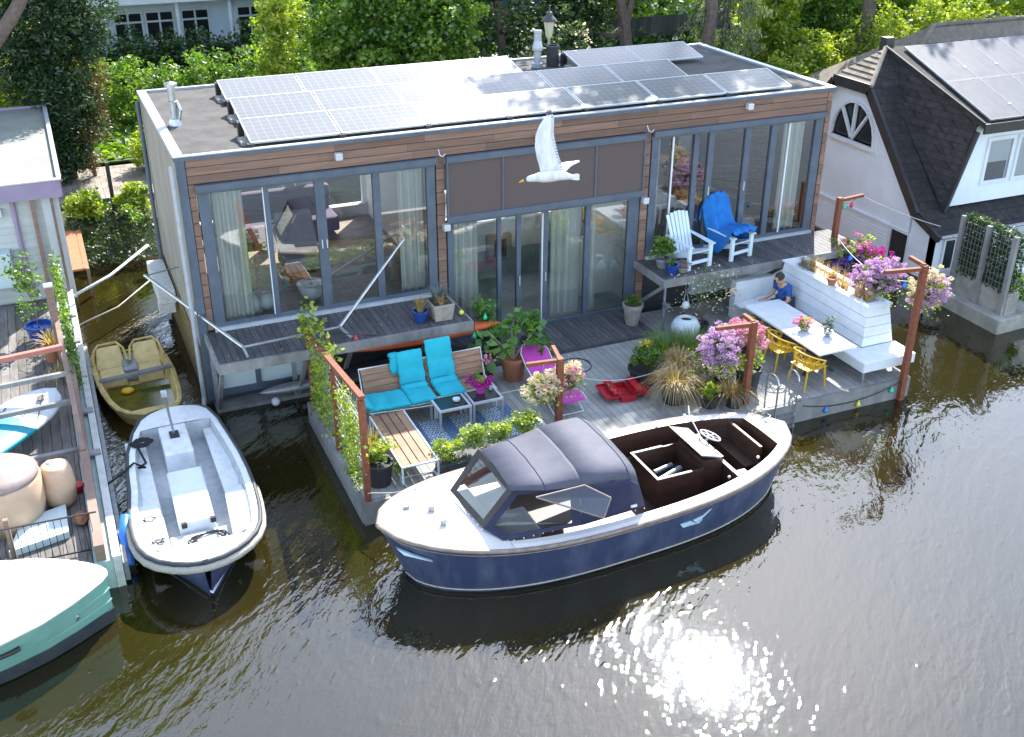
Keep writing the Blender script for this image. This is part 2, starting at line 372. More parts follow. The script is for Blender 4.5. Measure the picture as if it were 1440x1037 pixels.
MB().box(.1, 4.99, .1, .13, 1.46, 1.6).build('wall', MATS['cladding'], H); MB().box(9.45, 14.1, .1, .13, 1.46, 1.6).build('wall', MATS['cladding'], H); MB().box(4.94, 5.0, .14, 5.3, .38, 1.6).build('inner_wall', MATS['room_white'], H); MB().box(9.45, 9.5, .14, 5.3, .38, 1.6).build('inner_wall', MATS['room_white'], H)
MB().box(.0, .15, -.02, .15, .15, 4.93).build('corner_post', MATS['frame_blue'], H)
MB().tube([(-.09, -.05, 4.85), (-.09, -.05, .3), (-.12, -.12, .12)], .045, 10).build('downpipe', MATS['alu'], H)
MB().tube([(-.08, 5.2, 4.85), (-.08, 5.2, .3)], .045, 10).build('downpipe', MATS['frame_blue'], H)
MB().box(.14, 14.07, .10, .13, 4.40, 4.72).build('lintel', MATS['room_dark'], H)

def window(x0, x1, z0, z1, mull, y=.0, name='window', depth=.09, sill=True):
    """one glazed group: frame mesh with a pane between each pair of mullions"""
    f = MB(); f.box(x0, x1, y, y+depth, z1-.08, z1); f.box(x0, x1, y, y+depth, z0, z0+.1)
    for a, c in mull: f.box(a, c, y-.003, y+depth+.002, z0+.1, z1-.08)
    w_ = f.build(name, MATS['frame_blue'], H)
    for (a0, a1), (b0, b1) in zip(mull[:-1], mull[1:]):
        if b0-a1 < .1: continue
        MB().quad((a1, y+.045, z0+.1), (b0, y+.045, z0+.1), (b0, y+.045, z1-.08), (a1, y+.045, z1-.08)).build('pane', MATS['glass'], w_)
    if sill: MB().box(x0, x1, y-.07, y-.004, z0-.04, z0+.03).build('sill', MATS['alu_bright'], w_)
    return w_
WL = window(.29, 4.80, 1.64, 4.36, [(.30, .50), (1.46, 1.56), (2.42, 2.60), (3.54, 3.68), (4.62, 4.79)])
MB().box(.27, 4.82, -.11, -.006, 4.35, 4.47).build('awning_box', MATS['frame_blue'], H)
for x in (2.47, 2.56): MB().box(x, x+.02, -.03, -.004, 2.95, 3.12).build('handle', MATS['alu_bright'], WL)
MB().box(1.445, 1.462, -.012, .02, 1.75, 4.28).build('edge_strip', MATS['white_paint'], WL)
WM = window(5.02, 9.42, .45, 3.12, [(5.03, 5.16), (6.12, 6.20), (6.55, 6.64), (7.14, 7.26), (8.14, 8.26), (9.16, 9.41)], y=.02)
MB().box(7.12, 7.14, -.0, .05, .55, 3.02).build('edge_strip', MATS['white_paint'], WM)
for x in (6.60, 7.2): MB().box(x, x+.02, -.012, .012, 1.5, 1.7).build('handle', MATS['alu_bright'], WM)
MB().box(5.0, 9.42, -.13, -.02, 4.35, 4.47).build('awning_box', MATS['frame_blue'], H)
for a, c in ((5.03, 6.17), (6.21, 8.25), (8.29, 9.40)):
    bl = MB().box(a, c, -.085, -.07, 3.26, 4.35).build('sunscreen_panel', MATS['blind'], H)
mb = MB().box(5.0, 9.42, -.12, -.03, 3.13, 3.26)
for x in (5.0, 6.17, 8.25, 9.39): mb.box(x, x+.035, -.11, -.04, 3.262, 4.348)
mb.build('sunscreen_frame', MATS['frame_blue'], H)
WR = window(9.62, 14.05, 1.66, 4.38, [(9.63, 9.80), (10.68, 10.80), (11.05, 11.18), (11.98, 12.12), (12.66, 12.80), (13.84, 14.04)])
MB().box(9.62, 14.07, -.11, -.006, 4.37, 4.48).build('awning_box', MATS['frame_blue'], H)
for x in (10.14, 12.0, 13.12): MB().box(x, x+.035, .0, .03, 1.76, 4.3).build('edge_strip', MATS['white_paint'], WR)
for x in (11.11, 12.04): MB().box(x, x+.02, -.02, -.004, 2.9, 3.1).build('handle', MATS['alu_bright'], WR)
# window row in the hull under the balcony
h_ = MB(); h_.box(.2, 2.0, .0, .11, .2, .32); h_.box(.2, 2.0, .0, .11, 1.2, 1.4)
for x in (.2, .95, 1.9): h_.box(x, x+.1, .0, .11, .321, 1.199)
hw = h_.build('hull_window', MATS['frame_blue'], H)
for x in (.3, 1.05): MB().quad((x, .06, .32), (x+(.65 if x < 1 else .85), .06, .32), (x+(.65 if x < 1 else .85), .06, 1.2), (x, .06, 1.2)).build('pane', MATS['white_ceramic'], hw)
MB().box(.1, 14.1, -.3, .11, -.2, .08).build('hull_rim', MATS['beam_grey'], H)
mb = MB()
for x in (.1, 1.62): MB().box(x, x+.08, -.28, -.2, .08, 1.38).build('strut', MATS['galv'], H)
# outside lamps on the cladding
for x, z in ((2.9, 4.72), (6.98, 4.66), (11.95, 4.80), (4.98, 3.05), (9.5, 3.02)):
    MB().box(x-.07, x+.07, -.14, -.001, z-.08, z+.06).build('wall_lamp', MATS['alu_bright'], H, bev=.02)
for x in (4.87, 9.47):
    MB().tube([(x, -.02, 4.62), (x, -.1, 4.52), (x+.05, -.14, 4.5), (x+.1, -.14, 4.55)], .012, 6).build('hook', MATS['alu_bright'], H)
# roof furniture
fl = T('flue_pipe', 'silver stovepipe standing near the left edge of the flat roof', 'flue', (.36, 2.43, 4.96))
MB().lathe([(.14, 0), (.1, .12), (.075, .14), (.075, .42), (.1, .43), (.1, .46), (.075, .47), (.075, .72), (.12, .73), (.12, .80), (0, .84)], (.36, 2.43, 4.96), 14).build('pipe', MATS['steel'], fl, smooth=False)
MB().tube([(.42, 2.4, 5.0), (.48, 2.38, 5.25), (.44, 2.4, 5.4)], .035, 8).build('side_branch', MATS['steel'], fl)
vp = T('vent_pipe', 'grey-blue bottle-shaped vent pipe beside the black flue pot on the roof', 'flue', (9.08, 4.6, 4.96))
MB().lathe([(.13, 0), (.13, .1), (.09, .12), (.09, .38), (.13, .40), (.13, .46), (.09, .62), (.09, .8), (.10, .81), (.10, .86), (0, .87)], (9.08, 4.6, 4.96), 14).build('pipe', MATS['alu'], vp)
tag(MB().lathe([(.15, 0), (.15, .42), (.17, .43), (.17, .48), (.12, .48), (.12, .3), (0, .3)], (9.48, 4.6, 4.96), 16).build('flue_pot', MATS['black_rubber']), 'short black flue pot on the roof, right of the bottle-shaped vent pipe', 'flue')
tag(MB().box(9.75, 10.1, 4.95, 5.25, 4.961, 5.12).build('roof_vent', MATS['alu_bright'], bev=.02), 'low pale roof vent box behind the gap between the solar panels', 'vent')

# ---- solar panels: built once, copied
def panel_proto():
    t = T('solar_panel', '', 'solar panel', (0, 0, 0)); tl = R(11.5); c, s = math.cos(tl), math.sin(tl)
    def P(x, y, z=0): return (x, y*c-z*s, .12+y*s+z*c)
    W, D = 1.66, 1.0
    mb = MB(); mb.quad(P(.02, .02), P(W-.02, .02), P(W-.02, D-.02), P(.02, D-.02))
    o = mb.build('cells', MATS['solar'], t); uv = o.data.uv_layers.new(name='UV')
    for i, q in enumerate(((0, 0), (1, 0), (1, 1), (0, 1))): uv.data[i].uv = q
    f = MB()
    for (a, b2, c2, d2) in ((0, W, 0, .02), (0, W, D-.02, D), (0, .02, .02, D-.02), (W-.02, W, .02, D-.02)):
        f.hexa([P(a, c2, -.035), P(b2, c2, -.035), P(b2, d2, -.035), P(a, d2, -.035)], [P(a, c2, .004), P(b2, c2, .004), P(b2, d2, .004), P(a, d2, .004)])
    f.hexa([P(.02, .02, -.034), P(W-.02, .02, -.034), P(W-.02, D-.02, -.034), P(.02, D-.02, -.034)], [P(.02, .02, -.012), P(W-.02, .02, -.012), P(W-.02, D-.02, -.012), P(.02, D-.02, -.012)])
    f.build('frame', MATS['alu_bright'], t)
    MB().box(-.06, .06, -.05, .08, 0, .1).build('bracket', MATS['black'], t); MB().box(-.05, .05, .85, 1.0, 0, .28).build('bracket', MATS['black'], t)
    k = MB().box(-.12, .12, .25, .65, 0, .07); k.build('ballast', MATS['concrete'], t)
    return t
proto = panel_proto(); first = True
rows = [(1.36, .14, 7, 'front'), (1.49, 1.87, 6, 'middle'), (1.55, 3.62, 4, 'back')]
nth = ['leftmost', 'second from left', 'third from left', 'fourth from left', 'fifth from left', 'sixth from left', 'seventh and rightmost']
for x0, y0, cnt, rn in rows:
    for i in range(cnt):
        t = proto if first else copy_tree(proto); first = False
        t.location = (x0+i*1.69, y0, 4.962); tag(t, 'solar panel, %s of the %s row on the flat brown roof' % (nth[i], rn), 'solar panel', 'solar panels on the flat roof')
for i, x in enumerate((9.75, 11.44)):
    t = copy_tree(proto); t.location = (x, 3.62, 4.962); tag(t, 'dark solar panel at the back right of the flat roof, %s of the pair' % ('left' if i == 0 else 'right'), 'solar panel', 'solar panels on the flat roof')

# ---- rooms
mb = MB(); mb.box(.14, 4.9, .16, 5.3, 1.5, 1.62); mb.box(9.6, 14.06, .16, 5.3, 1.5, 1.62)
M('room_tile', (.36, .44, .44), (.3, .38, .38), .5); MB().box(5.0, 9.5, .14, 3.0, .38, .46).build('room_floor', MATS['room_tile'], H); MB().box(5.0, 9.5, 2.9, 3.0, .47, 1.2).build('inner_wall', MATS['room_tile'], H)
mb.build('room_floor', MATS['room_floor'], H)
mb = MB(); mb.box(4.9, 5.0, .14, 5.3, .46, 4.69); mb.box(9.5, 9.6, .14, 2.2, .46, 4.69); mb.box(5.0, 9.5, 2.86, 3.0, 1.202, 1.9); mb.box(5.0, 9.5, 3.0, 5.3, 1.5, 1.62)
mb.box(8.3, 9.5, 1.1, 1.2, .47, 1.9); mb.build('inner_wall', MATS['room_white'], H)
MB().box(.14, 14.0, 5.28, 5.36, 1.62, 1.9).build('inner_wall', MATS['room_grey'], H)
ov = T('wall_stove', 'square grey stove with a dark glass door, seen low through the middle glass doors', 'stove', (7.3, 2.75, 1.2))
MB().box(7.0, 7.6, 2.7, 2.9, .95, 1.6).build('casing', MATS['galv'], ov); MB().box(7.15, 7.45, 2.66, 2.7, 1.08, 1.5).build('glass_door', MATS['glass_dark'], ov)
M('curtain', (.68, .72, .67), (.55, .60, .56), .9, ns=30, st=(1, 1, .05))
def curtain(x0, x1, z0, z1, y, label, yy=.05, per=.16):
    rows = []
    nx = int((x1-x0)/.012)
    for zz in (z0, (z0+z1)/2, z1):
        rows.append([(x0+(x1-x0)*i/nx, y+yy*math.sin(2*PI*(x0+(x1-x0)*i/nx)/per+.6*math.sin(i*.07))*(1 if zz < z1 else .7), zz) for i in range(nx+1)])
    return tag(MB().grid(rows).build('curtain', MATS['curtain'], smooth=True), label, 'curtain', 'curtains behind the houseboat windows')
curtain(.55, 1.12, 1.66, 4.3, .3, 'pale pleated curtain at the far left of the left window')
curtain(4.1, 4.7, 1.66, 4.3, .3, 'pale curtain at the right end of the left window')
curtain(5.15, 5.75, .5, 3.1, .25, 'pale curtain in the leftmost pane of the middle glass front')
curtain(7.45, 8.2, .5, 3.1, .3, 'widest pale curtain, right of the white door edge in the middle glass front')
curtain(8.3, 8.55, .5, 3.1, .3, 'narrow pale curtain beside the rightmost pane of the middle glass front')
curtain(13.2, 13.8, 1.7, 4.3, .3, 'pale pleated curtain at the right end of the right window')
curtain(9.82, 10.0, 1.7, 4.3, .3, 'narrow pale curtain at the left end of the right window')
# furniture seen through the panes
M('sofa_fabric', (.33, .33, .36), (.27, .27, .3), .9); M('purple_fabric', (.13, .10, .16), (.10, .08, .13), .9); M('wood_warm', (.34, .17, .07), (.25, .12, .05), .5, st=(1, 6, 1))
so = T('armchair', 'grey lounge chair inside the left window', 'armchair', (2.6, 2.2, 1.62))
MB().box(2.1, 3.0, 1.9, 2.7, 1.75, 2.05).build('seat', MATS['sofa_fabric'], so, bev=.06); MB().hexa([(2.1, 2.6, 2.0), (3.0, 2.6, 2.0), (3.0, 2.8, 2.0), (2.1, 2.8, 2.0)], [(2.15, 2.9, 2.75), (2.95, 2.9, 2.75), (2.95, 3.05, 2.75), (2.15, 3.05, 2.75)]).build('backrest', MATS['sofa_fabric'], so, bev=.05)
so = T('sofa', 'purple sofa against the back of the left room', 'sofa', (2.4, 4.7, 1.62))
MB().box(1.2, 3.9, 4.2, 5.1, 1.7, 2.05).build('seat', MATS['purple_fabric'], so, bev=.06); MB().box(1.2, 3.9, 4.95, 5.2, 2.05, 2.6).build('backrest', MATS['purple_fabric'], so, bev=.06)
tag(MB().lathe([(.09, 0), (.13, .08), (.14, .25), (.08, .36), (.04, .42), (.04, .47), (.05, .48), (0, .44)], (1.14, .5, 1.62), 18).build('floor_vase', MATS['white_ceramic'], smooth=True), 'tall white bottle vase inside the left window', 'vase')
tag(MB().lathe([(.08, 0), (.16, .1), (.17, .2), (.1, .34), (.06, .36), (0, .33)], (1.42, .6, 1.62), 18).build('floor_vase', MATS['white_ceramic'], smooth=True), 'rounder white vase inside the left window, right of the tall one', 'vase')
tag(MB().lathe([(.12, 0), (.24, .15), (.3, .36), (.28, .37), (0, .3)], (2.35, .7, 1.62), 18).build('plant_bowl', MATS['white_ceramic'], smooth=True), 'white bowl planter inside the left window', 'planter')
cab = T('kitchen_cabinet', 'dark kitchen wall unit inside the right window', 'cabinet', (11.6, 4.8, 1.62))
MB().box(10.3, 13.2, 4.6, 5.25, 2.6, 4.3).build('upper_unit', MATS['room_dark'], cab); MB().box(10.3, 13.2, 4.2, 5.25, 1.63, 2.55).build('lower_unit', MATS['clay_grey'], cab)
mb = MB(); M('glass_yellow', (.75, .5, .1), (.6, .4, .08), .3)
for i, x in enumerate((10.9, 11.1, 11.35, 11.6)):
    tag(MB().lathe([(.04, 0), (.04, .25), (.015, .32), (.015, .42), (0, .42)], (x, 4.35, 2.56), 10).build('oil_bottle', MATS['glass_yellow']), 'yellow bottle on the kitchen counter, %s of four in the right window' % ('first', 'second', 'third', 'last')[i], 'bottle', 'yellow kitchen bottles')
tb = T('dining_table', 'white indoor table standing behind the right window', 'table', (10.4, 1.6, 1.62))
MB().box(9.9, 11.2, 1.2, 2.0, 2.33, 2.38).build('tabletop', MATS['white_paint'], tb)
for x in (9.97, 11.1):
    for y in (1.27, 1.9): MB().box(x, x+.05, y, y+.05, 1.62, 2.33).build('leg', MATS['white_paint'], tb)
tag(MB().lathe([(.15, 0), (.26, .15), (.26, .3), (.14, .42), (0, .4)], (12.6, .6, 1.62), 18).build('floor_vase', MATS['white_ceramic'], smooth=True), 'bulbous white vase inside the right window near its curtain', 'vase')
# ================= DECKS
def plank_deck(mb, x0, x1, y0, y1, z, t=.04, w=.14, gap=.008, along='y'):
    if along == 'y':
        x = x0
        while x < x1-.01: xe = min(x1, x+w); mb.box(x, xe-gap, y0, y1, z-t, z); x = xe
    else:
        y = y0
        while y < y1-.01: ye = min(y1, y+w); mb.box(x0, x1, y, ye-gap, z-t, z); y = ye
    return mb
DZ = .43
D = T('terrace_deck', 'grey planked floating terrace in front of the houseboat', 'terrace', (7.2, -3, 0))
mb = MB(); plank_deck(mb, 1.72, 12.85, -4.92, -3.05, DZ); plank_deck(mb, 1.72, 12.85, -3.045, -1.36, DZ); plank_deck(mb, 9.0, 12.85, -1.355, -.2, DZ)
mb.build('decking', MATS['deck_grey'], D)
mb = MB(); mb.box(1.66, 12.9, -5.0, -4.93, -.05, DZ-.005); mb.box(1.64, 1.715, -4.925, -1.3, -.05, DZ-.006); mb.box(12.852, 12.92, -4.925, -.2, -.05, DZ-.006)
mb.box(1.72, 12.84, -4.9, -4.6, -.3, DZ-.05); mb.build('edge_beam', MATS['beam_grey'], D)
MB().box(1.9, 12.6, -4.6, -1.4, -.35, DZ-.06).build('float', MATS['concrete_wet'], D)
P2 = T('door_platform', 'dark weathered plank platform at the middle glass doors', 'platform', (7, -.6, 0))
mb = MB(); plank_deck(mb, 4.95, 9.2, -1.3, .0, .50, .05, .12); mb.build('decking', MATS['deck_dark'], P2)
MB().box(4.95, 9.25, -1.36, -1.305, .30, .50).build('edge_beam', MATS['deck_dark'], P2)
B1 = T('balcony', 'left dark plank balcony below the left window', 'balcony', (2.6, -.75, 0))
mb = MB(); plank_deck(mb, .12, 4.92, -1.46, -.02, 1.60, .05, .13); mb.build('decking', MATS['deck_dark'], B1)
mb = MB(); mb.box(.08, 4.96, -1.53, -1.465, 1.42, 1.603); mb.box(.07, .118, -1.46, 0, 1.43, 1.60); mb.box(4.925, 4.97, -1.46, 0, 1.43, 1.60)
mb.box(.15, 4.9, -.8, -.72, 1.43, 1.545); mb.build('edge_beam', MATS['beam_grey'], B1)
for x in (.15, 1.7, 2.55, 4.1): MB().bar((x, -1.4, 1.44), (x, -.28, .1), .07).build('brace', MATS['beam_grey'], B1)
B2 = T('balcony', 'right dark plank balcony carrying the two garden chairs', 'balcony', (11.7, -.6, 0))
mb = MB(); plank_deck(mb, 9.4, 14.6, -1.22, -.02, 1.63, .05, .13); mb.build('decking', MATS['deck_dark'], B2)
mb = MB(); mb.box(9.36, 14.64, -1.29, -1.225, 1.47, 1.633); mb.box(9.35, 9.398, -1.22, 0, 1.47, 1.63); mb.build('edge_beam', MATS['beam_grey'], B2)
for x in (9.5, 12.6): MB().bar((x, -1.15, 1.46), (x, .1, .5), .07).build('brace', MATS['beam_grey'], B2)
for x in (9.45,): MB().bar((x, -1.2, 1.46), (x, -1.2, .1), .04).build('post', MATS['galv'], B2)
MB().box(10.9, 14.0, .0, .11, .55, 1.45).build('hull_panel', MATS['white_ceramic'], H)

# ---- rusty posts
def post(x, y, h, arms, label, base=DZ):
    mb = MB(); mb.box(x-.055, x+.055, y-.055, y+.055, base-.1, h)
    for dx, dy, z in arms: mb.bar((x, y, z-.05), (x+dx, y+dy, z-.05), .07, .07)
    return tag(mb.build('hanger_post', MATS['rust_steel']), label, 'post', 'rusty hanger posts of the terrace')
post(5.64, -3.96, 1.80, ((-.62, .08, 1.80), (.12, .55, 1.80)), 'rust-brown post with two arms behind the boat canopy, yellow flowers hanging on it')
post(9.23, -4.62, 2.14, ((-.75, .1, 2.14), (.02, .35, 2.17)), 'rust-brown post in front of the purple flowers near the boat ladder')
post(12.66, -5.05, 2.86, ((-.8, .15, 2.84), (.05, .45, 2.90)), 'tallest rust-brown post, standing at the right front corner of the terrace', .0)
post(14.3, -.6, 2.62, ((.75, .1, 2.60),), 'rust-brown post at the right end of the right balcony', .3)

# ---- climber fence on the left terrace edge
F = T('climber_fence', 'rusty framed wire fence overgrown with climbers on the left terrace edge', 'fence', (1.75, -3.2, DZ))
for y in (-1.42, -3.2, -4.93): MB().box(1.70, 1.80, y-.05, y+.05, .1, 2.3 if y < -4 else (2.0 if y < -2 else 1.88)).build('post', MATS['rust_steel'], F)
MB().bar((1.75, -1.3, 1.86), (1.75, -5.0, 2.36), .10, .06).build('top_rail', MATS['rust_steel'], F)
mb = MB()
for i in range(24): y = -1.55-i*.14; mb.bar((1.75, y, .6), (1.75, y, 1.83+.14*(-y-1.4)), .008)
for i in range(13): z = .6+i*.11; mb.bar((1.75, -1.45, z), (1.75, -4.9, z), .008)
mb.build('wire_mesh', MATS['galv'], F)
leafmat('leaf_lime', [(.09, .17, .01), (.18, .29, .015), (.30, .42, .03), (.46, .48, .05)], .5)
leafmat('leaf_fig', [(.04, .13, .02), (.08, .22, .03), (.14, .32, .04), (.2, .38, .06)], .45)
leafmat('leaf_green', [(.035, .10, .012), (.075, .18, .018), (.15, .28, .03), (.28, .40, .05)], .52)
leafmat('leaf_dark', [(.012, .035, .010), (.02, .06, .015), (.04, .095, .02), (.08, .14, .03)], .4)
leafmat('leaf_straw', [(.22, .15, .06), (.36, .26, .12), (.5, .4, .2), (.30, .24, .08)], .35)
petal('petal_purple', [(.36, .20, .46), (.58, .36, .60), (.74, .50, .66), (.8, .6, .7)])
petal('petal_pink', [(.55, .08, .22), (.72, .25, .40), (.8, .45, .55), (.75, .2, .35)])
petal('petal_magenta', [(.5, .01, .18), (.62, .03, .28), (.35, .02, .35), (.7, .08, .35)])
petal('petal_white', [(.8, .76, .45), (.8, .55, .38), (.8, .78, .6), (.75, .6, .15)])
petal('petal_violet', [(.08, .03, .25), (.16, .06, .40), (.28, .12, .5), (.12, .03, .3)])
petal('petal_yellow', [(.7, .55, .02), (.75, .6, .05), (.6, .4, .02)])
Pn = []; 
for i in range(230):
    y = random.uniform(-4.9, -1.5); z = random.uniform(.5, 1.9)
    if random.random() < .5+.35*math.sin(y*3.1+2): Pn.append(rng.normal(size=(26, 3))*[.05, .12, .14]+[1.75, y, z])
leafmesh('climber', MATS['leaf_lime'], F, np.vstack(Pn), .075, .7, droop=.4)
Pn = [rng.normal(size=(30, 3))*[.07, .08, .09]+c for c in ([1.75, -1.4, 2.1], [1.8, -1.3, 2.3], [1.95, -1.5, 2.0], [1.85, -2.2, 2.0], [1.9, -2.6, 2.05], [1.7, -1.35, 1.9])]
for q_ in Pn: leafmesh('climber_shoot', MATS['leaf_lime'], F, q_, .11, .8)

# ---- potted plants
def pot(name, label, cat, c, prof, mat, group=None, soil=None, lx=None):
    t = T(name, label, cat, c, 0, group)
    MB().lathe(prof, c, 22).build('pot', MATS[mat], t, smooth=False)
    r_ = max(p[0] for p in prof)*.85; zt = prof[-1][1] if soil is None else soil
    MB().lathe([(r_, zt-.03), (0, zt-.02)], c, 16).build('soil', MATS['soil'], t)
    return t
def potprof(r0, r1, h, rim=.02): return [(r0, 0), (r1, h*.85), (r1+rim, h*.86), (r1+rim, h), (r1-.02, h), (r1-.03, h*.8)]
def bush(t, c, rad, nc, nl, cr, size, mat='leaf_green', name='foliage', aspect=.5, shell=.3, droop=0):
    P, r_ = clumps(c, rad, nc, nl, cr, shell); return leafmesh(name, MATS[mat], t, P, size, aspect, r_, droop=droop)
# big terracotta pot with fig
t = pot('potted_fig', 'large terracotta pot with a broad-leaved green fig plant beside the pink chair', 'plant pot', (5.62, -1.95, DZ), potprof(.19, .25, .5), 'terracotta')
mb = MB()
for dx, dy in ((-.5, .1), (.2, .3), (.45, -.1), (0, .1)): mb.tube([(5.62, -1.95, .85), (5.62+dx*.5, -1.95+dy*.5, 1.2), (5.62+dx, -1.95+dy, 1.5)], [.02, .015, .008], 6)
mb.build('stem', MATS['clay_grey'], t)
P = np.vstack([rng.normal(size=(16, 3))*[.12, .12, .10]+c for c in ([5.62, -1.9, 1.55], [5.35, -1.8, 1.35], [6.0, -2.0, 1.4], [6.15, -2.1, 1.2], [5.1, -1.9, 1.2], [5.8, -1.7, 1.6], [5.5, -2.05, 1.2], [4.95, -2.0, 1.0])])
leafmesh('foliage', MATS['leaf_fig'], t, P, .22, .75, up=.5)
t = pot('potted_bamboo', 'black pot of tall feathery green shoots behind the fig, against the glass front', 'plant pot', (5.45, -1.0, .5), potprof(.2, .26, .4), 'black_rubber')
bush(t, (5.4, -1.0, 1.35), (.3, .2, .55), 26, 30, .13, .11, 'leaf_fig', aspect=.35)
t = pot('potted_laurel', 'small leafy laurel in a black pot right of the fig', 'plant pot', (6.35, -1.15, .5), potprof(.16, .2, .3), 'black_rubber')
bush(t, (6.38, -1.15, 1.1), (.2, .2, .32), 18, 26, .12, .12, 'leaf_fig')
t = pot('clay_flowerpot', 'grey-beige clay pot with low green plant at the right end of the glass doors', 'plant pot', (8.95, -.75, .5), potprof(.14, .21, .48), 'clay_grey')
bush(t, (8.95, -.75, 1.03), (.22, .2, .1), 20, 30, .07, .06)
tufts('grass', MATS['leaf_green'], t, (8.95, -.75, .98), 40, .25, .2)
tag(MB().lathe([(.12, 0), (.24, .06), (.31, .2), (.31, .30), (.24, .43), (.15, .47), (.13, .465), (.13, .40), (0, .38)], (9.72, -1.68, DZ), 26).build('globe_planter', MATS['white_ceramic'], smooth=True), 'round pale-blue globe planter with a dark opening on the deck', 'planter')
MB().lathe([(.128, 0), (0, .005)], (9.72, -1.68, DZ+.41), 18).build('soil', MATS['soil'], bpy.data.objects['globe_planter'])
t = pot('potted_grass', 'blue glazed pot with dry straw grass on the left balcony edge', 'plant pot', (4.02, -1.12, 1.6), potprof(.10, .15, .24), 'blue_pot')
tufts('grass', MATS['leaf_straw'], t, (4.02, -1.12, 1.8), 160, .38, .18, .008)
t = T('concrete_planter', 'weathered square stone planter with grasses beside the blue pot on the left balcony', 'planter', (4.42, -1.0, 1.6))
mb = MB(); mb.hexa([(4.27, -1.28, 1.6), (4.62, -1.28, 1.6), (4.62, -.93, 1.6), (4.27, -.93, 1.6)], [(4.22, -1.32, 1.94), (4.67, -1.32, 1.94), (4.67, -.88, 1.94), (4.22, -.88, 1.94)])
mb.build('box', MATS['clay_grey'], t, bev=.015); MB().box(4.26, 4.63, -1.28, -.92, 1.93, 1.948).build('soil', MATS['soil'], t)
leafmat('leaf_bluegrey', [(.10, .14, .13), (.16, .21, .2), (.22, .28, .27)], .3)
tufts('grass', MATS['leaf_bluegrey'], t, (4.45, -.95, 1.94), 170, .36, .26, .008, base=.12); tufts('grass', MATS['leaf_straw'], t, (4.4, -1.22, 1.94), 70, .22, .14, .008)
t = pot('blue_flowerpot', 'small blue pot at the left end of the right balcony', 'plant pot', (9.72, -.98, 1.63), potprof(.1, .14, .22), 'blue_pot'); bush(t, (9.72, -.98, 1.9), (.13, .13, .06), 10, 20, .05, .05)
t = pot('potted_fern', 'leafy green plant in a grey pot behind the small blue pot', 'plant pot', (9.75, -.55, 1.63), potprof(.12, .16, .2), 'galv'); bush(t, (9.72, -.5, 2.05), (.26, .2, .22), 20, 20, .1, .12)
t = pot('potted_lavender', 'grey-mauve bushy plant right of the small blue pot on the balcony', 'plant pot', (10.0, -.95, 1.63), potprof(.09, .12, .1), 'clay_grey')
leafmat('leaf_mauve', [(.25, .2, .25), (.35, .28, .32), (.2, .2, .16)], .3); bush(t, (10.02, -.95, 1.8), (.2, .15, .1), 22, 26, .06, .04, 'leaf_mauve')
t = pot('black_bucket', 'big black tub of lime-green trailing plant at the corner of the climber fence', 'plant pot', (2.08, -4.5, DZ), potprof(.19, .23, .42), 'black_rubber')
bush(t, (2.08, -4.4, 1.0), (.3, .3, .22), 26, 34, .1, .07, 'leaf_lime'); tufts('grass', MATS['leaf_straw'], t, (2.05, -4.3, .9), 70, .6, .3, .01)
bush(t, (2.4, -4.6, .7), (.15, .12, .2), 8, 26, .07, .06, 'leaf_lime', 'trailing_shoot')
# row of lime shrubs along the front edge
t = T('shrub_trough', 'lime-green shrubs in a low dark trough along the front edge beside the boat canopy', 'planter', (3.8, -4.5, DZ))
MB().box(3.1, 4.9, -4.75, -4.4, DZ, .62).build('trough', MATS['deck_dark'], t)
for x, y, z, r_ in ((3.3, -4.55, .85, .28), (3.75, -4.5, .98, .3), (4.25, -4.5, .92, .28), (4.75, -4.5, .98, .3)): bush(t, (x, y, z), (r_, r_*.8, r_*.75), 34, 34, .09, .06, 'leaf_lime')
# hanging baskets
def basket(name, label, c, w, petals, leafm, n=60, gl=None, size=.06, drop=.25):
    t = T(name, label, 'hanging basket', c)
    MB().lathe([(.03, -.22), (.12, -.16), (.17, 0), (.15, 0), (.1, -.12), (0, -.14)], c, 16).build('bowl', MATS['black_rubber'], t)
    MB().tube([(c[0], c[1], c[2]), (c[0], c[1], c[2]+.45)], .006, 5).build('hanger', MATS['galv'], t)
    lob = [(random.uniform(-.38, .38)*w, random.uniform(-.3, .3)*w, random.uniform(-.35, .25)*drop, random.uniform(.55, .85)) for _ in range(5)]
    def lobes(rr, nn, nl, cr, sh, off=(0, 0, 0)):
        A_ = [clumps((c[0]+a+off[0], c[1]+b+off[1], c[2]+.02+z+off[2]), (w*rr*s, w*.9*rr*s, drop*rr*s*1.05), max(4, nn//5), nl, cr, sh) for a, b, z, s in lob]
        return np.vstack([a for a, _ in A_]), np.concatenate([b for _, b in A_])
    P, r_ = lobes(1.0, n, 22, .07, .3); tr_ = rng.normal(size=(int(n*5), 3))*[w*.5, w*.45, drop*.35]+[c[0], c[1], c[2]-drop*.75]; leafmesh('foliage', MATS[leafm], t, np.vstack([P, tr_]), size, .6, np.concatenate([r_, rng.random(len(tr_))]))
    for k, (pm_, fr, off, rr) in enumerate(petals):
        P, r_ = lobes(rr*1.08, int(n*fr*1.3), 52, .06, .7, off)
        leafmesh('flowers', MATS[pm_], t, P, .032, .95, r_)
    return t
basket('hanging_basket', 'basket of pale yellow and peach flowers on the post behind the boat canopy', (5.3, -4.0, 1.3), .34, [('petal_white', 1.6, (0, 0, .05), 1.1)], 'leaf_lime', 50)
basket('hanging_basket', 'basket of orange-yellow flowers right of the post behind the boat canopy', (5.92, -3.75, 1.25), .28, [('petal_white', .8, (0, 0, .08), 1.05), ('petal_pink', .4, (0, 0, .05), 1.05)], 'leaf_lime', 44)
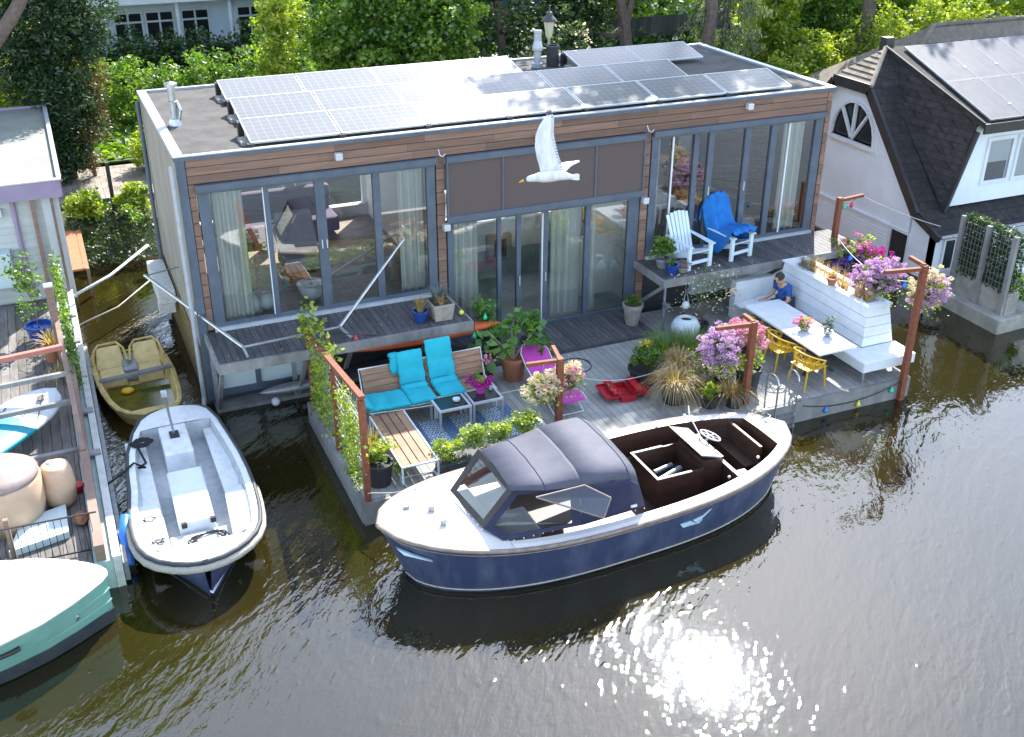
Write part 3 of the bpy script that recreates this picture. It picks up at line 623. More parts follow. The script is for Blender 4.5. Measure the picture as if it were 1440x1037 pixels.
basket('hanging_basket', 'round purple flower ball left of the post near the boat ladder', (8.65, -4.35, 1.55), .42, [('petal_purple', 3.2, (0, 0, .04), 1.12)], 'leaf_green', 60, drop=.38)
basket('hanging_basket', 'pink flower basket right of the post near the boat ladder', (9.3, -4.3, 1.55), .38, [('petal_pink', 1.5, (0, 0, .10), 1.1), ('petal_white', .6, (0, 0, 0), 1.0)], 'leaf_lime', 54, drop=.34)
basket('hanging_basket', 'big basket of lime leaves with violet and magenta petunias near the right balcony post', (14.4, -1.3, 1.55), .6, [('petal_violet', 1.1, (-.1, -.05, -.22), 1.05), ('petal_magenta', .6, (.28, -.2, -.08), .8), ('petal_pink', .25, (0, 0, .1), .9)], 'leaf_lime', 110, size=.08, drop=.4)
basket('hanging_basket', 'mauve flower basket left of the tall corner post', (12.95, -3.7, 2.0), .46, [('petal_purple', 2.6, (0, 0, .03), 1.12)], 'leaf_green', 64, drop=.36)
basket('hanging_basket', 'mauve and cream flower basket right of the tall corner post', (13.3, -4.6, 2.1), .42, [('petal_white', .8, (0, 0, .14), 1.0), ('petal_purple', 1.4, (.05, -.05, -.1), 1.05)], 'leaf_lime', 60, drop=.36)

# ---- planted bed in the middle of the terrace
def gpot(name, label, c, r_=.2, h=.3, mat='black_rubber'): return pot(name, label, 'plant pot', (c[0], c[1], DZ), potprof(r_*.8, r_, h), mat)
t = gpot('potted_flowers', 'round black tub with dark green leaves and one yellow flower, left of the grasses', (7.95, -3.05), .32, .3)
bush(t, (7.95, -3.0, .95), (.36, .32, .26), 40, 26, .1, .08, 'leaf_green'); leafmesh('flower', MATS['petal_yellow'], t, rng.normal(size=(30, 3))*[.05, .04, .03]+[7.9, -3.1, 1.28], .06, .9)
t = gpot('potted_green_grass', 'tub of fine upright green grass at the back of the planted group', (8.85, -2.6), .26, .3)
tufts('grass', MATS['leaf_green'], t, (8.75, -2.5, .65), 420, .5, .5, .008, base=.28); tufts('grass', MATS['leaf_green'], t, (9.35, -2.6, .6), 300, .5, .5, .008, base=.25)
t = gpot('potted_feather_grass', 'low green feathery plant between the two grasses and the purple flowers', (9.1, -3.4), .22, .28)
bush(t, (9.15, -3.35, .9), (.36, .3, .25), 40, 30, .08, .06, 'leaf_green', aspect=.25)
t = gpot('potted_straw_grass', 'large arching straw-coloured grass at the front left of the planted group', (8.05, -4.0), .26, .3)
tufts('grass', MATS['leaf_straw'], t, (8.05, -4.0, .72), 520, .62, .62, .008, droop=1.2, base=.18, seg=6)
t = gpot('potted_straw_grass', 'smaller straw-coloured grass behind the arching one', (8.45, -3.5), .22, .3)
tufts('grass', MATS['leaf_straw'], t, (8.5, -3.45, .8), 380, .6, .6, .008, droop=1.1, base=.15, seg=6)
t = gpot('potted_sedge', 'drooping brownish sedge low at the front of the planted group by the boat', (9.0, -4.6), .18, .22)
tufts('grass', MATS['leaf_straw'], t, (8.95, -4.5, .62), 260, .42, .6, .008, droop=1.2, base=.12, seg=6)
t = gpot('potted_marigold', 'pot of orange and yellow flowers in front of the rusty post with purple flowers', (9.0, -4.05), .2, .28)
bush(t, (9.05, -4.05, .95), (.3, .26, .25), 30, 26, .08, .06, 'leaf_lime'); P, r_ = clumps((9.05, -4.05, 1.0), (.3, .26, .25), 26, 16, .06, .7); leafmesh('flowers', MATS['petal_white'], t, P, .045, .9, r_)
t = gpot('potted_lime_shrub', 'upright yellow-green shrub under the purple flower ball', (9.15, -3.75), .22, .3)
bush(t, (9.2, -3.7, 1.15), (.34, .3, .32), 44, 30, .09, .06, 'leaf_lime')
t = gpot('tall_black_pot', 'tall dark pot with hanging yellowish shrub right of the rusty ladder-side post', (9.6, -4.15), .24, .48)
bush(t, (9.6, -4.1, 1.2), (.28, .26, .36), 40, 30, .09, .06, 'leaf_lime')
t = gpot('potted_mint', 'small bright green herb pot at the boat side of the planted group', (8.55, -4.45), .15, .2); bush(t, (8.55, -4.45, .78), (.2, .18, .12), 18, 26, .07, .07, 'leaf_lime')
M('bark', (.16, .12, .10), (.09, .07, .06), .9, ns=8, bump=.5, bs=18)
def blob(mb, c, r_, s=(1, 1, 1), seg=14):
    k = seg//2+1; rows = []
    for i in range(k):
        a = PI*i/(k-1); rows.append([(c[0]+r_*s[0]*math.sin(a)*math.cos(2*PI*j/seg)*random.uniform(.85, 1.15), c[1]+r_*s[1]*math.sin(a)*math.sin(2*PI*j/seg)*random.uniform(.85, 1.15), c[2]-r_*s[2]*math.cos(a)*random.uniform(.92, 1.08)) for j in range(seg)])
    mb.grid(rows, closed=True)
for i, c in enumerate(((8.72, -3.95, .7), (8.8, -3.7, .85))):
    mb = MB(); blob(mb, c, .2, (1.1, .9, .8)); tag(mb.build('driftwood', MATS['bark'], smooth=True), ('lower' if i == 0 else 'upper')+' knobbly brown wood lump in the middle of the planted group', 'driftwood')
# blossom twigs by the globe planter
t = gpot('potted_gaura', 'wispy plant of white dotted blossoms right of the globe planter under the right balcony', (10.15, -1.6), .16, .24)
tufts('stems', MATS['bark'], t, (10.15, -1.6, .65), 26, 1.3, .8, .006, base=.08, droop=.3)
P = []; 
for i in range(240):
    a = random.uniform(0, 2*PI); r_ = random.uniform(.1, .85); z = 1.95-random.random()**.7*1.1; P.append((10.2+r_*math.cos(a)*1.0, -1.6+r_*.6*math.sin(a), z))
for i in range(120): q = random.random(); P.append((10.3+q*.9, -1.9-q*.3+random.gauss(0, .05), 1.25+.25*math.sin(q*5)+random.gauss(0, .05)))
tag(leafmesh('flowers', MATS['petal_white'], t, P, .045, .9), kind='stuff')
leafmesh('foliage', MATS['leaf_green'], t, rng.normal(size=(260, 3))*[.22, .15, .3]+[10.3, -1.5, 1.35], .06, .5)
# ================= TERRACE FURNITURE
def adirondack(loc, rz, label, towel=False):
    t = T('garden_armchair', label, 'garden chair', loc, rz, 'white slatted garden chairs on the right balcony')
    m_ = MATS['adirondack']
    for s in (-1, 1): MB().box(s*.29-.045, s*.29+.045, -.42, -.36, 0, .52).build('front_leg', m_, t, world=False, bev=.006)
    for s in (-1, 1): MB().bar((s*.26, -.36, .34), (s*.26, .52, .04), .03, .11).build('side_rail', m_, t, world=False)
    mb = MB()
    for k in range(6): y = -.40+k*.095; z = .37-k*.032; mb.hexa([(-.27, y, z), (.27, y, z), (.27, y+.085, z-.028), (-.27, y+.085, z-.028)], [(-.27, y, z+.022), (.27, y, z+.022), (.27, y+.085, z-.006), (-.27, y+.085, z-.006)])
    mb.build('seat', m_, t, world=False)
    mb = MB()
    for k in range(6):
        x = -.265+k*.09; hh = .98+.07*math.sin(PI*(k+.5)/6); w0, w1 = .07, .082; xc = x+.043; xt = xc*1.13
        mb.hexa([(xc-w0/2, .13, .18), (xc+w0/2, .13, .18), (xc+w0/2, .152, .185), (xc-w0/2, .152, .185)], [(xt-w1/2, .46, hh), (xt+w1/2, .46, hh), (xt+w1/2, .482, hh), (xt-w1/2, .482, hh)])
    mb.bar((-.29, .34, .56), (.29, .34, .56), .03, .07); mb.build('backrest', m_, t, world=False)
    for s in (-1, 1): MB().hexa([(s*.30-.06, -.46, .52), (s*.30+.06, -.46, .52), (s*.32+.035, .38, .56), (s*.32-.035, .38, .56)], [(s*.30-.06, -.46, .545), (s*.30+.06, -.46, .545), (s*.32+.035, .38, .585), (s*.32-.035, .38, .585)]).build('armrest', m_, t, world=False)
    MB().box(-.25, .25, -.40, -.37, .12, .19).build('stretcher', m_, t, world=False)
    return t
adirondack((10.37, -.55, 1.63), R(8), 'white slatted garden chair with nothing on it, on the right balcony')
c2 = adirondack((11.5, -.42, 1.63), R(12), 'garden chair draped with a blue towel, on the right balcony')
rows = []
prof = [(.60, .45), (.56, .75), (.50, 1.06), (.43, 1.04), (.36, .86), (.27, .66), (.17, .46), (.08, .40), (-.1, .42), (-.3, .45), (-.44, .475), (-.475, .36)]
for i, (y, z) in enumerate(prof):
    row = []
    for k in range(25):
        q = k/24*2-1; e = max(0, abs(q)-.68)/.32
        dz = -e*e*.42 if 3 <= i <= 9 else 0
        if i < 9: dz -= .18*abs(q)**3
        row.append((q*(.39+.03*math.sin(i)), y+.02*math.sin(q*9+i)+.015*math.sin(q*23), z+dz+.022*math.sin(q*13+i*.8)+.014*math.sin(q*29)))
    rows.append(row)
tw = MB().grid(rows).build('blue_towel', MATS['blue_towel'], None, smooth=True, solid=.015, sub=1)
tw.location = (11.5, -.42, 1.65); tw.rotation_euler = (0, 0, R(12))
tw.data.transform(Matrix.Translation(Vector((0, .06, .03)))); tag(tw, 'big blue towel draped over the right garden chair', 'towel')

# lounge bench with turquoise cushions
L1 = T('lounge_bench', 'long white-framed bench with wooden slatted back behind the turquoise cushions', 'bench', (3.6, -2.45, DZ))
def frame_tubes(t, paths, r_=.018, nm='frame', mat='white_paint'):
    for p_ in paths: MB().tube(p_, r_, 8).build(nm, MATS[mat], t)
frame_tubes(L1, [[(2.48, -2.85, DZ), (2.48, -2.85, .8), (2.48, -2.25, .8), (2.48, -2.05, 1.3), (3.66, -2.05, 1.3), (3.66, -2.25, .8), (3.66, -2.85, .8), (3.66, -2.85, DZ)],
    [(3.70, -2.85, DZ), (3.70, -2.85, .8), (3.70, -2.25, .8), (3.70, -2.05, 1.3), (4.88, -2.05, 1.3), (4.88, -2.25, .8), (4.88, -2.85, .8), (4.88, -2.85, DZ)], [(2.48, -2.85, .8), (4.88, -2.85, .8)], [(2.48, -2.2, DZ), (2.48, -2.25, .8)], [(4.88, -2.2, DZ), (4.88, -2.25, .8)]])
mb = MB()
for s in ((2.51, 3.64), (3.73, 4.86)):
    for k in range(4): y0 = -2.25+k*.05; z0 = .87+k*.107; mb.hexa([(s[0], y0, z0), (s[1], y0, z0), (s[1], y0+.02, z0), (s[0], y0+.02, z0)], [(s[0], y0+.043, z0+.098), (s[1], y0+.043, z0+.098), (s[1], y0+.063, z0+.098), (s[0], y0+.063, z0+.098)])
mb.build('backrest', MATS['bench_wood'], L1)
mb = MB()
for s in ((2.51, 3.64), (3.73, 4.86)):
    for k in range(4): mb.box(s[0], s[1], -2.83+k*.145, -2.83+k*.145+.13, .79, .812)
mb.build('seat', MATS['bench_wood'], L1)
L2 = T('lounge_bench', 'backless slatted bench beside the climber fence, its front end sunlit', 'bench', (2.72, -3.8, DZ))
frame_tubes(L2, [[(2.40, -2.95, DZ), (2.40, -2.95, .8), (2.40, -4.78, .8), (2.40, -4.80, .5), (2.42, -4.55, DZ+.02), (3.02, -4.55, DZ+.02), (3.02, -4.80, .5), (3.02, -4.78, .8), (3.02, -2.95, .8), (3.02, -2.95, DZ)], [(2.40, -4.78, .8), (3.02, -4.78, .8)]], .02)
mb = MB()
for k in range(4): mb.box(2.425+k*.146, 2.425+k*.146+.125, -4.76, -2.97, .79, .815)
mb.build('seat', MATS['bench_wood'], L2)
def cushion(path, x0, x1, label, along='y', th=.07):
    """quilted slab following a profile; seams across it"""
    pts = []
    for (a, b) in zip(path[:-1], path[1:]):
        for k in range(8): q = k/8; pts.append((a[0]+(b[0]-a[0])*q, a[1]+(b[1]-a[1])*q))
    pts.append(path[-1]); rows = []; n_ = len(pts)
    for i, (u_, z) in enumerate(pts):
        puff = .034*abs(math.sin(PI*i/8)); row = []
        for k in range(15):
            q = k/14; x = x0+(x1-x0)*q+.012*math.sin(i*1.3)*(1 if 0 < k < 14 else .4); e = math.sin(PI*min(1, max(0, q)))**.35
            zz = z+puff*e+.006*math.sin(k*2+i); row.append((x, u_-puff*.5*e, zz) if along == 'y' else (u_+puff*.3, x, zz))
        rows.append(row)
    return tag(MB().grid(rows).build('cushion', MATS['turquoise'], None, smooth=True, solid=th), label, 'cushion', 'turquoise bench cushions')
cushion([(-2.9, .86), (-2.42, .87), (-2.28, .92), (-2.16, 1.2), (-2.04, 1.50)], 3.2, 3.68, 'middle turquoise cushion leaning on the bench back')
cushion([(-2.12, 1.12), (-2.06, 1.42), (-2.0, 1.46)], 3.08, 3.22, 'narrow edge of a turquoise cushion folded behind the middle one')
cushion([(-2.86, .86), (-2.42, .87), (-2.28, .93), (-2.12, 1.25), (-1.98, 1.62)], 3.78, 4.27, 'right turquoise cushion, the tallest, leaning on the bench back')
cushion([(2.22, 1.22), (2.32, 1.0), (2.48, .88), (2.8, .86), (3.18, .86)], -2.92, -2.32, 'left turquoise cushion lying flat on the seat and curling up at the fence', 'x')
# low tables
def side_table(x0, x1, y0, y1, label):
    t = T('side_table', label, 'side table', ((x0+x1)/2, (y0+y1)/2, DZ), 0, 'low metal side tables')
    for x in (x0+.02, x1-.02):
        for y in (y0+.02, y1-.02): MB().box(x-.02, x+.02, y-.02, y+.02, DZ, .83).build('leg', MATS['alu'], t)
    mb = MB(); 
    for a in ((x0, x1, y0, y0+.04), (x0, x1, y1-.04, y1), (x0, x0+.04, y0+.04, y1-.04), (x1-.04, x1, y0+.04, y1-.04)): mb.box(*a, .83, .87)
    mb.build('frame', MATS['alu_bright'], t); MB().box(x0+.04, x1-.04, y0+.04, y1-.04, .845, .862).build('glass_top', MATS['glass_dark'], t); return t
side_table(3.56, 4.18, -3.38, -2.84, 'left one of the two low dark-topped tables, a small bowl on it')
side_table(4.22, 4.82, -3.34, -2.83, 'right one of the two low dark-topped tables, carrying the pink flower pot')
tag(MB().lathe([(.03, 0), (.06, .01), (.07, .05), (.06, .05), (.04, .015), (0, .015)], (3.98, -3.12, .87), 16).build('glass_bowl', MATS['white_ceramic']), 'small pale bowl on the left low table', 'bowl')
tag(MB().lathe([(.03, 0), (.04, .06), (.035, .06), (.02, .015), (0, .015)], (4.72, -2.95, .87), 14).build('glass_cup', MATS['white_ceramic']), 'small glass cup behind the pink flower pot', 'cup')
t = pot('pink_flowerpot', 'pink pot of magenta flowers on the right low table', 'plant pot', (4.5, -3.0, .87), potprof(.07, .10, .17), 'magenta'); bush(t, (4.5, -3.0, 1.1), (.2, .2, .07), 14, 22, .05, .05, 'leaf_lime')
P, r_ = clumps((4.5, -3.0, 1.12), (.27, .25, .08), 26, 22, .05, .6); leafmesh('flowers', MATS['petal_magenta'], t, P, .045, .9, r_)
t = pot('orchid_pot', 'pale pink flower in a pot at the right end of the bench', 'plant pot', (4.98, -2.1, DZ), potprof(.09, .12, .3), 'black_rubber'); leafmesh('flowers', MATS['petal_pink'], t, rng.normal(size=(60, 3))*[.07, .06, .08]+[4.98, -2.1, 1.05], .07, .9); tufts('stems', MATS['leaf_green'], t, (4.98, -2.1, .7), 14, .35, .1, .01)
# rug
m, n, l, p = nodes_of('rug'); MATS['rug'] = m; p.inputs['Roughness'].default_value = .95
tc = n.new('ShaderNodeTexCoord'); mp = n.new('ShaderNodeMapping'); mp.inputs['Scale'].default_value = (6, 6, 6); l.new(tc.outputs['Object'], mp.inputs[0])
sx = n.new('ShaderNodeSeparateXYZ'); l.new(mp.outputs[0], sx.inputs[0])
def mth(op, a, b=0.):
    q = n.new('ShaderNodeMath'); q.operation = op
    for i, v in enumerate((a, b)):
        if isinstance(v, (int, float)): q.inputs[i].default_value = v
        else: l.new(v, q.inputs[i])
    return q.outputs[0]
dx = mth('ABSOLUTE', mth('SUBTRACT', mth('FRACT', sx.outputs[0]), .5)); dy = mth('ABSOLUTE', mth('SUBTRACT', mth('FRACT', mth('MULTIPLY', sx.outputs[1], 1.0)), .5))
dm = mth('ADD', dx, dy); ring = mth('GREATER_THAN', mth('ABSOLUTE', mth('SUBTRACT', mth('FRACT', mth('MULTIPLY', dm, 2.5)), .5)), .22)
band = mth('GREATER_THAN', mth('ABSOLUTE', mth('SUBTRACT', mth('FRACT', mth('MULTIPLY', sx.outputs[0], .28)), .5)), .2)
pat = mth('MULTIPLY', ring, mth('ADD', mth('MULTIPLY', band, .75), .25))
mc = n.new('ShaderNodeMixRGB'); mc.inputs[1].default_value = (.03, .10, .22, 1); mc.inputs[2].default_value = (.5, .58, .62, 1); l.new(pat, mc.inputs[0]); l.new(mc.outputs[0], p.inputs['Base Color'])
tag(MB().box(3.06, 5.1, -4.0, -2.9, DZ+.004, DZ+.012).build('outdoor_rug', m), 'blue and white patterned outdoor rug under the low tables', 'rug')
# pink rocking lounger
t = T('sling_lounger', 'magenta fabric lounger with thin white tube frame behind the hanging yellow flowers', 'lounger', (6.0, -2.9, DZ))
pr = [(-1.95, 1.12), (-2.1, 1.02), (-2.35, .86), (-2.62, .76), (-2.95, .70), (-3.3, .74), (-3.62, .80), (-3.78, .76)]
rows = [[(6.0+(.27 if i > 0 else .2)*q, y, z-.03*(1-q*q)) for q in np.linspace(-1, 1, 9)] for i, (y, z) in enumerate(pr)]
MB().grid(rows).build('fabric', MATS['magenta'], t, smooth=True, solid=.012)
for s in (-1, 1): frame_tubes(t, [[(6+s*.29, y, z) for y, z in pr[1:]], [(6+s*.29, -2.3, .88), (6+s*.29, -3.7, DZ+.02)], [(6+s*.29, -3.4, .76), (6+s*.29, -2.4, DZ+.02)]], .012)
frame_tubes(t, [[(5.71, -3.7, DZ+.02), (6.29, -3.7, DZ+.02)], [(5.71, -2.4, DZ+.02), (6.29, -2.4, DZ+.02)], [(5.71, -2.1, 1.02), (5.8, -1.95, 1.12), (6.2, -1.95, 1.12), (6.29, -2.1, 1.02)]], .012)
# white perforated stool
t = T('plastic_stool', 'white square plastic stool with round holes beside the boat canopy', 'stool', (5.0, -4.25, DZ))
mb = MB(); x0, y0, cs = 4.8, -4.44, .4/12
holes = {(2, 2), (3, 2), (8, 2), (9, 2), (2, 8), (3, 8), (8, 8), (9, 8), (2, 3), (3, 3), (8, 3), (9, 3), (2, 9), (3, 9), (8, 9), (9, 9), (5, 5), (6, 5), (5, 6), (6, 6)}
for i in range(12):
    for j in range(12):
        if (i, j) not in holes: mb.box(x0+i*cs, x0+(i+1)*cs, y0+j*cs, y0+(j+1)*cs, .72, .75, r=.5)
mb.build('seat', MATS['white_paint'], t)
for i in (4.83, 5.14):
    for j in (-4.41, -4.1): MB().box(i, i+.04, j, j+.04, DZ, .72).build('leg', MATS['white_paint'], t)
tag(MB().lathe([(.05, 0), (.07, .12), (.06, .12), (0, .05)], (5.4, -4.1, DZ), 14).build('white_cup', MATS['white_ceramic']), 'small white cup on the deck right of the perforated stool', 'cup')
# red toolbox, folded open
t = T('toolbox', 'open red cantilever toolbox lying on the grey deck', 'toolbox', (7.28, -3.4, DZ), R(-6))
def tray(x0, x1, y0, y1, z0, z1, nm):
    mb = MB(); w = .012
    mb.box(x0, x1, y0, y1, z0, z0+w); mb.box(x0, x1, y0, y0+w, z0+w, z1); mb.box(x0, x1, y1-w, y1, z0+w, z1); mb.box(x0, x0+w, y0+w, y1-w, z0+w, z1); mb.box(x1-w, x1, y0+w, y1-w, z0+w, z1)
    mb.build(nm, MATS['red_plastic'], t, world=False)
tray(-.15, .15, -.3, .3, 0, .12, 'body'); tray(-.46, -.17, -.28, .28, .10, .15, 'tray'); tray(.17, .46, -.28, .28, .10, .15, 'tray'); tray(-.30, -.17, -.28, .28, .18, .22, 'tray'); tray(.17, .30, -.28, .28, .18, .22, 'tray')
for i in range(26):
    x = random.uniform(-.4, .4); y = random.uniform(-.18, .18); z = .06 if abs(x) < .12 else .18
    MB().bar((x, y, z), (x+random.uniform(-.05, .05), y+random.uniform(-.12, .12), z+.03), .02, .015).build('tool', MATS[random.choice(['steel', 'black', 'orange', 'room_dark'])], t, world=False)

# ---- table
t = T('garden_table', 'long pale table on crossed dark legs, its near end sunlit, beside the yellow chairs', 'table', (11.3, -3.35, DZ))
mb = MB()
for k in range(4): mb.box(10.85+k*.226, 10.85+k*.226+.222, -4.62, -2.1, 1.11, 1.15)
mb.build('tabletop', MATS['white_paint'], t)
for y in (-4.15, -2.6):
    for s in (-1, 1): MB().bar((11.3-s*.33, y+s*.03, DZ), (11.3+s*.33, y+s*.03, 1.1), .07, .05).build('leg', MATS['room_dark'], t)
MB().bar((11.3, -4.15, .78), (11.3, -2.6, .78), .05).build('crossbar', MATS['room_dark'], t)
t = pot('table_flowers', 'small pot of pink and yellow flowers on the garden table', 'plant pot', (11.25, -3.62, 1.15), potprof(.07, .10, .1), 'clay_grey'); bush(t, (11.25, -3.62, 1.33), (.17, .16, .09), 14, 24, .05, .05, 'leaf_lime')
P, r_ = clumps((11.22, -3.6, 1.36), (.19, .17, .10), 24, 18, .045, .6); leafmesh('flowers', MATS['petal_pink'], t, P, .04, .9, r_)
P, r_ = clumps((11.32, -3.68, 1.37), (.12, .12, .08), 8, 18, .045, .6); leafmesh('flowers', MATS['petal_yellow'], t, P, .035, .9, r_)
t = pot('table_plant', 'grey-green leafy plant in a glass pot at the sunny end of the garden table', 'plant pot', (11.52, -4.0, 1.15), potprof(.06, .08, .12), 'steel'); bush(t, (11.52, -3.98, 1.38), (.13, .12, .15), 16, 14, .06, .08, 'leaf_bluegrey')

# ---- raised planter with wrap-round bench
t = T('planter_bench', 'white boarded raised planter with a bench wrapped round its foot', 'planter bench', (12.5, -3, DZ))
bx = ((12.20, -4.27), (12.97, -4.27), (12.97, -1.35), (12.20, -1.35)); tx = ((12.30, -4.16), (12.84, -4.16), (12.84, -1.45), (12.30, -1.45)); mb = MB()
for k in range(4):
    q0 = k/4; q1 = (k+1)/4-.012; f = lambda q: [(bx[i][0]+(tx[i][0]-bx[i][0])*q, bx[i][1]+(tx[i][1]-bx[i][1])*q, .89+(1.68-.89)*q) for i in range(4)]
    mb.hexa(f(q0), f(q1))
mb.build('body', MATS['white_paint'], t)
mb = MB(); mb.box(12.26, 12.40, -4.2, -1.4, 1.682, 1.715); mb.box(12.74, 12.88, -4.2, -1.4, 1.682, 1.715); mb.box(12.401, 12.739, -4.2, -4.02, 1.682, 1.715); mb.box(12.401, 12.739, -1.8, -1.4, 1.682, 1.715); mb.build('rim', MATS['white_paint'], t)
mb = MB(); mb.box(11.78, 12.195, -4.86, -1.3, .84, .88); mb.box(12.197, 13.02, -4.86, -4.28, .84, .88)
mb.box(11.77, 13.03, -4.88, -4.862, .68, .875); mb.box(11.762, 11.779, -4.86, -1.3, .68, .875); mb.box(13.021, 13.04, -4.86, -4.28, .68, .875); mb.build('bench', MATS['white_paint'], t)
mb = MB(); mb.box(11.2, 12.19, -1.28, -1.1, .44, 1.30); mb.box(11.15, 12.19, -1.6, -1.285, .80, .84); mb.build('end_back', MATS['white_paint'], t)
for x, y in ((11.85, -4.8), (12.95, -4.8), (11.85, -3.2), (11.85, -1.7)): MB().box(x-.02, x+.02, y-.02, y+.02, DZ, .84).build('leg', MATS['galv'], t)
MB().box(12.35, 12.95, -4.2, -1.4, DZ, .84).build('plinth', MATS['galv'], t)
MB().box(12.401, 12.739, -4.018, -1.801, 1.60, 1.66).build('soil', MATS['soil'], t)
leafmat('leaf_russet', [(.34, .17, .06), (.5, .3, .12), (.6, .42, .2), (.28, .2, .08)], .4)
for i in range(14): tufts('grass', MATS['leaf_russet' if i % 3 else 'leaf_straw'], t, (12.57+random.uniform(-.10, .10), -3.9+i*.155+random.uniform(-.06, .06), 1.66), random.randint(24, 60), random.uniform(.3, .52), .2, .006, base=.1)
bush(t, (12.45, -1.95, 1.78), (.15, .3, .12), 20, 22, .06, .04, 'leaf_bluegrey', 'shrub'); tufts('grass', MATS['leaf_mauve'], t, (12.5, -2.0, 1.68), 90, .36, .2, .006, base=.2)
t = pot('clay_flowerpot', 'small terracotta pot standing on the planter rim', 'plant pot', (12.35, -2.95, 1.715), potprof(.07, .10, .15), 'terracotta'); bush(t, (12.35, -2.95, 1.9), (.1, .1, .04), 6, 16, .04, .04, 'leaf_straw')
# ---- yellow lattice chairs
def yellow_chair(loc, rz, label):
    t = T('yellow_chair', label, 'chair', loc, rz, 'yellow lattice chairs at the garden table'); m_ = MATS['yellow_plastic']
    for s in (-1, 1):
        MB().tube([(.24, s*.20, .44), (.27, s*.24, 0)], [.022, .016], 8).build('leg', m_, t, world=False); MB().tube([(-.20, s*.20, .44), (-.26, s*.24, 0)], [.022, .016], 8).build('leg', m_, t, world=False)
    rows = [[(.27-.5*i/6, -.24+.48*k/8, .45-.02*math.sin(PI*k/8)) for k in range(9)] for i in range(7)]
    MB().grid(rows).build('seat', m_, t, world=False, solid=.015)
    mb = MB()
    def pt(a, v):  # shell of the back: a along arc, v height
        ang = R(-118+236*a); r_ = .29+.03*v; top = .80-.20*abs(2*a-1)**1.6; return (-.0-r_*math.cos(ang)*1.0+.02, r_*math.sin(ang)*.98, .46+(top-.46)*v)
    for k in range(15): a = k/14; a2 = min(1, max(0, a+(.12 if k % 2 else -.12))); mb.tube([pt(a, 0), pt((a+a2)/2, .5), pt(a2, 1)], .011, 5)
    for k in range(12): a = k/12; mb.tube([pt(a, .33), pt(a+1/12, .66)], .009, 5)
    for v in (1, .5): mb.tube([pt(k/20, v) for k in range(21)], .016 if v == 1 else .008, 6)
    mb.build('backrest', m_, t, world=False); return t
yellow_chair((10.76, -4.45, DZ), R(6), 'nearest yellow lattice chair, at the sunlit end of the table')
yellow_chair((10.74, -3.62, DZ), R(-4), 'middle yellow lattice chair at the table')
yellow_chair((10.70, -2.80, DZ), R(0), 'farthest yellow lattice chair, partly behind the pink flowers')
# ---- swim ladder
t = T('swim_ladder', 'steel swim ladder with two hooped rails on the terrace edge right of the post', 'ladder', (9.95, -5.0, DZ))
for x in (9.62, 10.08): MB().tube([(x, -4.72, DZ), (x, -4.72, .95)]+[(x, -4.89+.17*math.cos(a), .95+.14*math.sin(a)) for a in np.linspace(0, PI, 9)]+[(x, -5.06, .5), (x, -5.06, -.6)], .018, 8).build('rail', MATS['steel'], t)
for z in (.25, .0, -.3): MB().box(9.62, 10.08, -5.12, -5.0, z-.012, z+.012).build('rung', MATS['steel'], t)
tag(MB().box(10.2, 10.3, -4.95, -4.85, DZ, .5).build('mooring_cleat', MATS['galv'], bev=.01), 'small grey cleat on the terrace edge right of the ladder', 'cleat')
# cable on deck
tag(MB().tube([(7.0+.32*math.cos(a)*(1-.01*a), -1.95+.30*math.sin(a)*(1+.02*a), DZ+.012) for a in np.linspace(0, 7.2, 50)], .008, 5).build('garden_hose', MATS['black']), 'thin dark cable coiled on the deck before the dark platform', 'cable')

# ---- string lights
bulbm = {}
for nm, c in (('red', (.7, .03, .06)), ('green', (.02, .55, .28)), ('blue', (.03, .2, .7)), ('yellow', (.75, .7, .08))): bulbm[nm] = M('bulb_'+nm, c, None, .3)
M('cable_white', (.6, .6, .55), None, .6)
def string(a, b, sag, cols, label, nseg=26, white=False, r_=.05):
    a = Vector(a); b = Vector(b); t = T('string_lights', label, 'string lights', a)
    P = [a.lerp(b, i/nseg)-Vector((0, 0, sag*4*(i/nseg)*(1-i/nseg))) for i in range(nseg+1)]
    MB().tube(P, .009, 5).build('cable', MATS['cable_white' if white else 'black'], t)
    for k, cl_ in enumerate(cols):
        q = (k+.7)/(len(cols)+.4)*nseg; i = min(nseg-1, int(q)); p_ = P[i].lerp(P[i+1], q-i)
        MB().lathe([(.015, 0), (.018, -.04), (r_*.7, -.06), (r_, -.095), (r_*.8, -.13), (0, -.155)], p_, 10).build('bulb', bulbm[cl_], t, smooth=True)
string((1.75, -1.4, 2.0), (5.64, -1.35, 1.75), .35, ['yellow', 'red', 'blue', 'yellow', 'green', 'red', 'green'], 'coloured string lights hanging under the left balcony edge', r_=.045)
string((5.0, -1.45, 1.55), (4.95, -1.6, .9), .0, ['green', 'red'], 'short drop of string light bulbs by the orange kayak tip', r_=.045)
string((12.66, -5.05, 2.55), (13.9, -1.3, 1.85), .3, ['blue', 'green', 'red', 'blue'], 'coloured string lights between the tall corner post and the big petunia basket', white=True)
string((14.9, -.5, 2.55), (14.3, -.6, 2.55), .12, ['red', 'green'], 'two string light bulbs under the arm of the right balcony post')
string((14.95, -.5, 2.58), (18.4, -.6, 1.2), .1, [], 'white cord running from the right balcony post to the white neighbour house', white=True)
string((12.95, -5.06, .55), (10.3, -5.02, .35), .25, ['green', 'yellow', 'blue'], 'string light bulbs dangling over the water below the planter bench')
string((2.4, -2.95, .86), (6.4, -3.2, .9), .06, [], 'white cord light chain running past the low tables', white=True)
string((6.4, -3.2, .9), (9.0, -3.6, 1.3), .35, [], 'white cord light chain running over the toolbox to the planted group', white=True)
